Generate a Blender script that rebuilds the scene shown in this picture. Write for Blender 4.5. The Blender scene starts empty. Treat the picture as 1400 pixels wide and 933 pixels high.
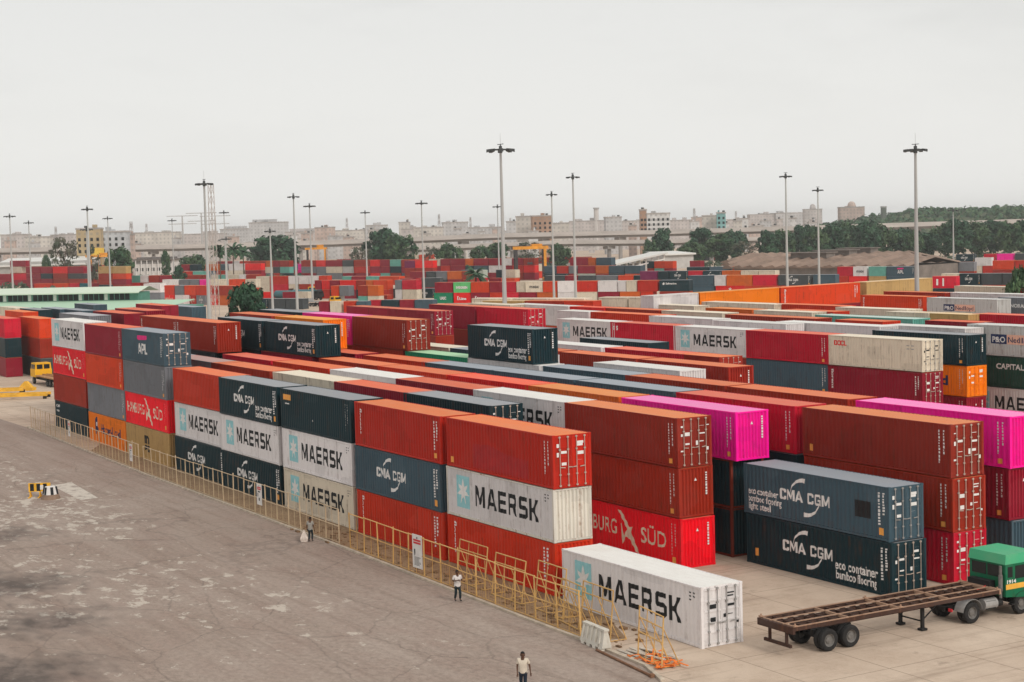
import bpy, bmesh, math, random, json
from mathutils import Vector, Matrix
R = math.radians
random.seed(11)
SC = bpy.context.scene
COL = SC.collection
ENV = json.loads('''{"masts": [[-142.64, 79.14, 32.09, 2.2, "tall lamp mast with wide lit ring in the centre of the yard"], [-231.96, 64.66, 30.54, 1.8, "tall lamp mast beside the lattice tower at left"], [-107.68, 129.3, 30.17, 1.75, "tall lamp mast at the far right above the tan container"], [-223.13, 199.97, 30.6, 1.5, "lamp mast rising in front of the brown tiled sheds"], [-221.99, 141.95, 30.81, 1.5, "lamp mast right of the yellow gantry and nearer than its neighbour"], [-342.52, 73.4, 28.29, 1.5, "lamp mast above the leftmost white lettered container"], [-297.91, 110.63, 29.5, 1.5, "taller lamp mast right of the round tree"], [-388.69, 153.78, 28.98, 1.9, "lamp mast just left of the second yellow gantry"], [-489.58, 219.43, 28.19, 1.9, "slim lamp mast left of the wide dark tree"], [-371.88, 182.82, 28.93, 1.9, "lamp mast above the bright red cluster of containers"], [-283.95, 174.66, 28.76, 1.5, "slim lamp mast just right of the yellow gantry"], [-464.97, 262.08, 29.01, 1.9, "thin lamp mast hidden half behind the tall central mast"], [-258.09, 239.29, 28.23, 1.5, "lamp mast over the left part of the right tree belt"], [-454.06, 80.8, 28.72, 1.9, "leftmost full lamp mast at the picture edge"], [-552.22, 111.15, 27.82, 1.9, "second lamp mast from the left edge"], [-537.55, 136.61, 28.64, 1.9, "lamp mast in front of the tan apartment house"], [-603.03, 183.46, 28.14, 1.9, "lamp mast left of the high voltage poles"], [-515.93, 174.09, 29.63, 1.9, "lamp mast right of the lattice tower"], [-319.16, 112.87, 21.52, 1.5, "short lamp mast in front of the round tree"], [-457.96, 152.93, 19.83, 1.9, "short lamp mast between the palms"], [-402.07, 89.93, 23.65, 1.9, "short lamp mast close beside the mast above the white container"], [-335.79, 364.39, 22.7, 1.9, "thin lamp mast in front of the right tree belt"]], "trees": [[-693.5, 266.11, 19.6, 22.3, 0, "big round dark tree behind the magenta far container"], [-708.04, 260.07, 12.6, 7.3, 2, "small bush tree at the left foot of the round one"], [-676.68, 315.37, 21.1, 18.2, 0, "tall dark tree behind the lamp mast left of centre"], [-658.52, 316.46, 19.0, 15.7, 1, "wide dark tree merging with the tall one left of centre"], [-654.11, 293.4, 13.9, 11.9, 2, "low greyish tree left of the wide dark ones"], [-632.49, 330.75, 13.8, 12.6, 1, "dark green tree under the flyover left of the central mast"], [-650.21, 330.05, 13.2, 8.6, 2, "low greyish tree below the flyover, left of the green one"], [-625.39, 342.81, 12.4, 10.5, 1, "dark tree left of the central mast foot"], [-638.46, 360.38, 13.4, 12.9, 1, "tree directly behind the central mast"], [-639.52, 378.58, 13.6, 16.7, 2, "spreading tree behind the yellow gantry"], [-631.62, 392.05, 12.1, 10.9, 1, "tree right of the yellow gantry under the flyover"], [-622.77, 448.11, 17.9, 11.2, 0, "tree standing against the flyover, right of the stepped shed"], [-613.35, 433.73, 13.0, 7.3, 1, "small tree left of the one against the flyover"], [-612.85, 465.18, 17.4, 13.4, 0, "tall tree left end of the dark clump before the sheds"], [-590.1, 443.69, 11.4, 13.7, 1, "low tree in front of the clump before the sheds"], [-591.61, 461.5, 14.6, 14.6, 1, "light green tree in the clump before the sheds"], [-612.39, 485.82, 16.1, 12.8, 0, "dark rounded tree in the clump before the sheds"], [-577.49, 465.48, 11.5, 14.4, 2, "dusty tree at the right of the clump before the sheds"], [-571.9, 475.67, 15.5, 10.8, 0, "broad tree in the right belt, beside the tall thin mast at its left end"], [-587.57, 498.66, 15.8, 12.6, 1, "broad tree in the right belt, behind the brown shed ridge"], [-602.88, 522.48, 17.8, 13.7, 0, "broad tree in the right belt, left of the slim lamp mast"], [-560.26, 495.99, 17.0, 11.5, 1, "broad tree in the right belt, right behind the slim lamp mast"], [-575.79, 519.32, 18.1, 13.3, 0, "broad tree in the right belt, behind the shed roof box"], [-590.51, 544.02, 19.0, 15.3, 1, "broad tree in the right belt, with a pale flowering crown"], [-547.74, 517.9, 19.1, 13.7, 0, "broad tree in the right belt, rising above the white roof hut"], [-562.75, 541.71, 17.1, 14.1, 1, "broad tree in the right belt, left of the tall right mast"], [-576.57, 567.56, 14.8, 13.7, 0, "broad tree in the right belt, just left of the tall right mast"], [-536.34, 536.9, 13.9, 10.8, 1, "broad tree in the right belt, directly behind the tall right mast"], [-551.04, 561.33, 12.4, 14.1, 0, "broad tree in the right belt, right of the tall right mast"], [-565.2, 587.51, 17.2, 15.3, 1, "broad tree in the right belt, left of the thin mast"], [-525.19, 556.76, 18.3, 15.1, 0, "broad tree in the right belt, directly behind the thin mast"], [-538.81, 583.1, 17.2, 14.8, 1, "broad tree in the right belt, right of the thin mast"], [-552.61, 609.33, 17.7, 16.0, 0, "broad tree in the right belt, above the far magenta container"], [-512.51, 578.47, 16.9, 13.7, 1, "broad tree in the right belt, near the right edge"], [-526.76, 603.97, 17.7, 15.6, 0, "broad tree in the right belt, cut by the right edge"], [-645.71, 148.93, 22.1, 13.9, 2, "bare greyish tree left of the tan apartment house"], [-749.81, 168.04, 13.7, 4.3, 1, "small umbrella shaped tree before the long white shed"], [-752.22, 173.61, 11.7, 5.1, 2, "low bush beside the umbrella shaped tree"], [-619.49, 153.64, 17.7, 6.8, 2, "brownish bare tree in front of the tan apartment house"], [-613.61, 163.68, 16.8, 11.0, 1, "dark tree right of the third yellow gantry"], [-662.05, 199.7, 14.3, 4.0, 1, "slender dark tree before the white two storey house"], [-542.68, 165.18, 9.2, 5.1, 0, "round dark bush right of the white two storey house"], [-694.45, 223.44, 11.9, 14.0, 1, "dark hedge like tree behind the white two storey house"], [-172.19, 49.43, 11.9, 6.2, 0, "round dark bush behind the orange roofed containers"], [-95.75, 137.5, 11.9, 3.6, 1, "bush cut by the right edge among containers"]], "palms": [[-535.27, 178.97, 16.56, "palm left of the short lamp mast"], [-542.26, 186.95, 16.94, "palm right of the short lamp mast"], [-549.68, 193.97, 15.63, "rightmost palm before the flyover"], [-334.77, 180.17, 8.07, "low broad palm beside the central mast"]], "bld": [[-1246.41, 272.04, 26.82, 19.4, "pink", "low pale apartment block at the left edge"], [-1186.15, 275.82, 24.4, 18.6, "cream", "pale block with rooftop tanks second from left edge"], [-1326.82, 333.1, 26.21, 22.1, "pink", "pale pink block left of the tan apartment house"], [-819.33, 209.67, 26.66, 13.0, "tanw", "tan apartment house with yellow lower floor"], [-842.22, 229.9, 24.9, 14.7, "bluew", "white framed house with blue grey glass next to the tan one"], [-847.36, 240.79, 23.05, 4.5, "rosew", "narrow pink house beside the blue glass one"], [-1239.66, 383.61, 25.72, 34.3, "cream", "long pale block right of the pink house"], [-1366.23, 464.79, 24.01, 39.5, "pink", "hazy long block behind the high voltage poles"], [-1539.01, 567.01, 28.71, 33.5, "greyw", "hazy grey block left of the big hall"], [-1429.52, 556.77, 33.67, 34.4, "greyw", "big hazy grey hall on the left skyline"], [-1318.58, 547.04, 23.37, 33.5, "pink", "low pinkish block right of the grey hall"], [-1124.85, 481.96, 25.86, 14.2, "rosew", "salmon pink house behind the second gantry mast"], [-1297.83, 582.92, 23.55, 29.6, "cream", "pale block above the flyover left of the slim mast"], [-1285.64, 604.49, 27.47, 19.7, "greyw", "grey stepped block behind the tall dark tree"], [-1183.45, 581.16, 28.77, 9.2, "cream", "narrow cream tower house left of the red cluster mast"], [-1129.4, 573.88, 23.82, 26.6, "cream", "cream roofed house with brown loggia on the flyover edge"], [-1250.25, 665.74, 28.15, 23.0, "greyw", "wide pale flats left of the central mast"], [-1149.82, 638.47, 22.66, 25.8, "greyw", "low grey flats just left of the central mast"], [-1008.0, 583.86, 26.13, 8.8, "greyw", "pale flats right behind the central mast"], [-960.2, 566.84, 29.29, 13.2, "cream", "pale six storey flats right of the central mast"], [-936.73, 567.38, 29.31, 14.0, "brownw", "brown and cream flats above the flyover"], [-989.65, 615.3, 24.04, 12.6, "cream", "cream house behind the slim mast right of the gantry"], [-1190.35, 768.97, 26.19, 34.2, "pink", "hazy pink row right of the nearer mast"], [-969.88, 649.89, 27.32, 12.1, "greyw", "dark roofed house with rooftop frame"], [-1171.03, 802.22, 25.14, 16.4, "pink", "hazy low block left of the brown and white tower"], [-834.85, 583.54, 30.68, 4.3, "brownw", "narrow brown slab of the tower block pair"], [-829.78, 591.95, 28.01, 15.4, "whitew", "white tower block with rows of windows"], [-1148.6, 840.91, 24.57, 19.1, "pink", "low hazy block right of the white tower block"], [-1141.44, 853.56, 26.8, 9.9, "rosew", "hazy rose block below the lattice antenna"], [-853.13, 651.36, 25.91, 10.1, "cream", "cream flats joined to the teal house"], [-841.13, 652.32, 27.63, 6.0, "tealw", "teal house on the right of the cream flats"], [-1122.86, 885.28, 23.82, 21.7, "pink", "hazy low block right of the teal house"], [-881.39, 702.25, 23.42, 7.9, "whitew", "small white house with gabled roof above the flyover"], [-1349.27, 1095.03, 29.41, 27.6, "pink", "hazy skyline block before the slim mast"], [-1334.48, 1120.7, 30.18, 31.6, "greyw", "hazy grey skyline block right of the lamp mast"], [-1244.33, 1076.71, 32.66, 17.9, "pink", "hazy stepped block left of the domed building"], [-1147.94, 1043.22, 32.97, 23.1, "rosew", "grand hazy building with a central dome"]], "city": [[-1545.43, 1257.04, 23.34, 14.3, "cream"], [-1709.85, 889.84, 23.5, 14.2, "greyw"], [-1378.97, 843.85, 24.71, 16.8, "cream"], [-1681.2, 657.59, 24.81, 19.6, "greyw"], [-1777.37, 724.02, 24.2, 19.4, "pink"], [-1897.93, 578.73, 21.2, 16.7, "greyw"], [-1458.91, 1087.85, 24.27, 10.5, "pink"], [-1515.11, 1013.45, 22.15, 12.0, "greyw"], [-1459.78, 886.64, 24.58, 13.7, "greyw"], [-1289.26, 1051.27, 22.26, 11.3, "greyw"], [-1608.52, 744.8, 25.26, 13.2, "greyw"], [-1498.8, 1060.84, 26.29, 18.6, "pink"], [-1895.52, 563.14, 21.35, 11.3, "pink"], [-1765.16, 551.6, 26.23, 20.2, "greyw"], [-1709.84, 885.64, 26.15, 10.9, "greyw"], [-1579.15, 1178.3, 25.66, 18.4, "cream"], [-1727.78, 401.64, 26.35, 19.0, "pink"], [-1662.88, 1062.79, 24.63, 13.3, "cream"], [-1679.77, 563.2, 23.51, 9.6, "greyw"], [-1631.05, 714.26, 21.68, 18.5, "cream"], [-1722.03, 577.21, 23.67, 14.4, "pink"], [-1801.28, 663.25, 22.37, 16.8, "greyw"], [-1595.71, 1103.47, 26.79, 21.4, "greyw"], [-1575.47, 1164.25, 24.61, 21.9, "greyw"], [-1587.0, 1056.63, 24.75, 12.9, "pink"], [-1716.56, 552.45, 25.81, 15.8, "pink"], [-1568.31, 1018.06, 26.02, 15.4, "cream"], [-1696.37, 378.37, 23.31, 10.8, "pink"], [-1663.44, 1070.65, 26.45, 16.7, "pink"], [-1709.81, 850.25, 27.21, 15.0, "greyw"], [-964.81, 240.75, 16.45, 4.7, "cream"], [-1047.74, 424.36, 20.68, 3.8, "whitew"], [-819.01, 628.41, 15.0, 3.7, "whitew"], [-1202.58, 256.92, 14.49, 6.4, "rosew"], [-1116.93, 530.13, 21.6, 4.2, "greyw"], [-1086.22, 491.74, 14.89, 6.9, "rosew"], [-1063.36, 588.07, 19.18, 5.1, "whitew"], [-966.4, 778.67, 13.86, 6.0, "greyw"], [-1292.48, 371.4, 19.1, 8.5, "greyw"], [-1094.47, 351.96, 20.48, 5.7, "greyw"], [-1264.23, 265.62, 15.96, 7.3, "pink"], [-1287.15, 317.53, 14.63, 6.2, "cream"], [-917.37, 548.11, 18.63, 6.9, "whitew"], [-1284.85, 359.09, 14.35, 5.5, "pink"], [-1030.83, 218.3, 21.79, 6.8, "rosew"], [-1063.4, 440.7, 21.49, 7.5, "rosew"], [-969.99, 516.51, 21.84, 5.0, "greyw"], [-1214.67, 501.16, 17.57, 6.9, "cream"], [-741.55, 632.68, 22.25, 3.8, "whitew"], [-954.98, 260.01, 17.2, 5.2, "cream"], [-1140.23, 505.17, 17.4, 6.7, "pink"], [-1040.68, 742.79, 16.59, 5.4, "pink"], [-882.04, 469.67, 21.68, 5.2, "greyw"], [-1028.28, 555.56, 17.78, 5.2, "whitew"], [-992.24, 861.56, 21.6, 5.9, "pink"], [-1012.83, 600.74, 21.06, 4.2, "pink"], [-984.63, 800.6, 17.94, 5.7, "cream"], [-1054.14, 490.3, 22.85, 4.1, "greyw"], [-981.96, 454.56, 21.97, 3.8, "cream"], [-1051.82, 435.22, 15.87, 5.4, "cream"], [-984.02, 654.44, 15.59, 5.2, "whitew"], [-1152.11, 339.86, 16.71, 7.7, "whitew"], [-911.57, 736.62, 17.67, 7.9, "rosew"], [-1128.46, 454.29, 18.89, 4.6, "greyw"], [-1049.15, 516.25, 22.5, 8.1, "pink"], [-1070.93, 469.65, 19.0, 6.4, "greyw"], [-935.72, 780.8, 22.41, 4.5, "pink"], [-1166.27, 267.23, 20.19, 7.2, "greyw"], [-1056.81, 685.82, 17.09, 4.5, "pink"], [-981.37, 424.18, 18.99, 4.9, "greyw"], [-903.01, 456.11, 18.89, 7.3, "cream"], [-872.88, 725.66, 17.61, 5.2, "cream"], [-1105.03, 442.87, 19.18, 4.3, "rosew"], [-941.35, 399.77, 15.46, 4.2, "greyw"], [-918.49, 421.45, 15.5, 5.8, "greyw"], [-909.82, 487.98, 15.1, 5.6, "cream"], [-1073.42, 651.4, 15.75, 6.3, "greyw"], [-1092.14, 626.77, 19.13, 5.2, "greyw"], [-1246.98, 438.31, 17.0, 7.7, "pink"], [-1075.68, 673.42, 22.25, 4.7, "greyw"], [-1052.72, 786.18, 22.73, 7.5, "whitew"], [-977.42, 287.22, 16.68, 4.7, "greyw"], [-856.42, 667.67, 20.28, 5.0, "whitew"], [-1312.36, 316.7, 21.48, 5.9, "rosew"], [-874.99, 692.71, 21.85, 6.0, "cream"], [-1092.13, 486.56, 18.08, 8.6, "rosew"], [-1003.91, 505.01, 14.74, 8.2, "pink"], [-976.42, 285.65, 17.82, 4.3, "rosew"], [-807.76, 704.82, 19.1, 5.9, "greyw"], [-1157.63, 539.95, 22.75, 8.6, "cream"], [-996.37, 416.94, 15.19, 6.4, "rosew"], [-1151.52, 591.6, 22.71, 5.0, "whitew"], [-1123.56, 420.43, 15.83, 6.7, "greyw"], [-1074.08, 387.69, 20.59, 7.3, "rosew"], [-1048.96, 592.85, 21.17, 4.6, "rosew"], [-862.87, 593.64, 20.72, 5.5, "rosew"], [-1271.76, 324.28, 17.28, 6.5, "cream"], [-1041.62, 742.31, 20.31, 6.8, "rosew"], [-936.11, 374.8, 17.01, 3.6, "pink"], [-1064.55, 416.84, 17.34, 6.6, "greyw"]], "fly": [[-937.31, 164.71, 17.84], [-872.55, 286.51, 17.02], [-829.92, 360.17, 17.06], [-780.0, 446.61, 18.42], [-734.74, 524.73, 17.84], [-691.47, 599.51, 17.88], [-637.26, 723.25, 18.4], [-615.31, 761.23, 18.73]], "fly2": [[-775.06, 344.25, 11.9], [-742.41, 400.79, 12.96], [-717.93, 443.19, 13.65], [-688.25, 494.31, 12.44], [-660.67, 541.98, 12.56]], "kerb": [[-117.04, -2.02], [-105.52, -1.8], [-80.28, -2.45], [-61.11, -2.94], [-35.81, -3.05], [-19.79, -3.24], [-4.94, -3.63], [2.89, -3.81], [8.31, -3.86], [14.25, -4.13], [16.77, -4.99]], "pyl": [[-1084.05, 353.87, 37.1, "double armed high voltage pole, leftmost of three"], [-1077.27, 365.81, 38.82, "double armed high voltage pole just left of the tall mast"], [-1072.16, 374.33, 36.45, "double armed high voltage pole right of the tall mast"]], "ant": [[-1330.22, 328.22, 33.72, "thin lattice antenna above the bare tree at left"], [-906.07, 260.51, 31.54, "red and white banded antenna by the pink house"], [-1482.82, 665.27, 37.51, "thin antenna left of the slim mast"], [-1258.02, 653.4, 36.43, "lattice antenna above the cream roofed house"], [-1187.2, 775.86, 37.15, "pale chimney like antenna left of the brown tower slab"], [-1061.75, 792.19, 34.34, "lattice antenna left of the cream flats"], [-1283.95, 1008.34, 33.34, "thin antenna between the teal house and the lamp mast"], [-1487.45, 457.0, 36.14, "thin antenna over the long pale block"], [-1331.64, 725.93, 33.92, "thin antenna over the wide pale flats"], [-1057.45, 999.3, 31.37, "dark stub tower on the hill left of the tall right mast"]], "lat": [-255.27, 74.46, 31.04], "gan": [[-484.17, 286.98, 14.34, 11.113546690048224, "orange and black gantry crane left of the central right mast"], [-646.22, 267.24, 15.66, 8.206926786497151, "small orange gantry crane beside the mast pair"], [-716.7, 185.33, 14.55, 9.820254274441035, "small orange gantry crane before the trees at left"]], "whouse": [[-757.5, 214.47, 11.53], [-746.07, 234.1, 10.53]], "green": [[-342.31, 43.87, 8.0], [-304.27, 80.84, 8.0]], "sheds": [[-372.8, 294.8, 7.0], [-304.9, 314.2, 7.0], [-554.2, 432.9, 7.0], [-466.4, 467.1, 7.0]], "wshed": [[-458.7, 308.7, 6.0], [-499.2, 361.5, 9.0]], "gwall": [[-560.9, 405.3, 7.0], [-560.9, 422.1, 7.0]], "lwhite": [[-813.68, 157.05, 8.77], [-789.23, 199.33, 8.96]], "hill": [[-1063.19, 988.81, 27.11], [-990.34, 1015.05, 30.02], [-938.23, 1005.05, 30.05], [-916.62, 1042.15, 28.26]], "persons": [[-23.82, -3.99], [-2.55, -4.64], [14.64, -10.7]], "jersey": [[8.96, -3.94], [11.35, -3.93]], "mark": [[-60.68, -11.05], [-61.18, -9.23], [-51.52, -9.85], [-51.35, -11.27]], "stain": [[-22.29, -23.48], [-11.65, -24.33], [-1.53, -28.62], [-39.64, -20.07]], "gap": [[-407.16, 149.61], [-409.11, 156.26], [-360.65, 140.85], [-365.76, 151.71], [-449.72, 172.21]]}''')
CAM = json.loads('''{"C": [75.38159235077269, -45.95577255578477, 19.719183568090685], "r": [0.502278105158211, 0.8642717736295301, -0.027404495725033447], "u": [-0.043287218421943885, 0.05678395753511266, 0.9974476421787468], "f": [-0.86362197852994, 0.4998098473158735, -0.06593325963514302], "lens": 58.65252192833391}''')
GROUPS = ['containers in the front stacks along the fence', 'containers of the main yard block', 'containers in the fourth row behind the front stacks', 'containers in the fifth row behind the front stacks', 'containers in the second row behind the front stacks', 'containers in the third row behind the front stacks', 'containers in the row right behind the front stacks', 'containers in the sixth row behind the front stacks', 'containers in the seventh row behind the front stacks', 'containers in the eighth row behind the front stacks', 'containers in the flat roof field beyond the back row', 'containers in the ninth row behind the front stacks', 'containers in the long slanting line', 'containers in the cluster beyond the leftmost front stack', 'containers under the pale rising line', 'containers in the pale rising line', 'containers in the pale line before the slanting one', 'containers behind the long slanting line', 'containers in the stacks left of the gantry', 'containers in the dark right row', 'containers right of the tall mast', 'containers beside the tall right mast', 'containers left of the green ones', 'containers beside the round bush', 'containers on the ground beyond the magenta ones', 'containers in the low row under the dark lettered pair', 'containers in the rust and red stacks', 'containers in the low dark row by the tankers', 'containers by the right edge', 'containers in the teal mixed row', 'containers in the next farthest right row', 'containers in the row right of the gantry', 'containers right below the brown sheds', 'containers in the thin row below brown sheds', 'containers behind the dark lettered pair', 'containers ending the burgundy row', 'containers behind the rust stacks', 'containers in the low dark row', 'containers in the low row before the greenish white one', 'containers in the cream and red stacks', 'containers under the tiled shed edge', 'containers in the grey right pair', 'containers in the row below the trees', 'containers just below the tiled sheds', 'containers left of the stepped shed', 'containers seen through the gantry legs', 'containers below the round tree', 'containers beside the greenish white one', 'containers on top of the red cluster', 'containers by the round bush', 'containers in the farthest right row']
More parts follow.
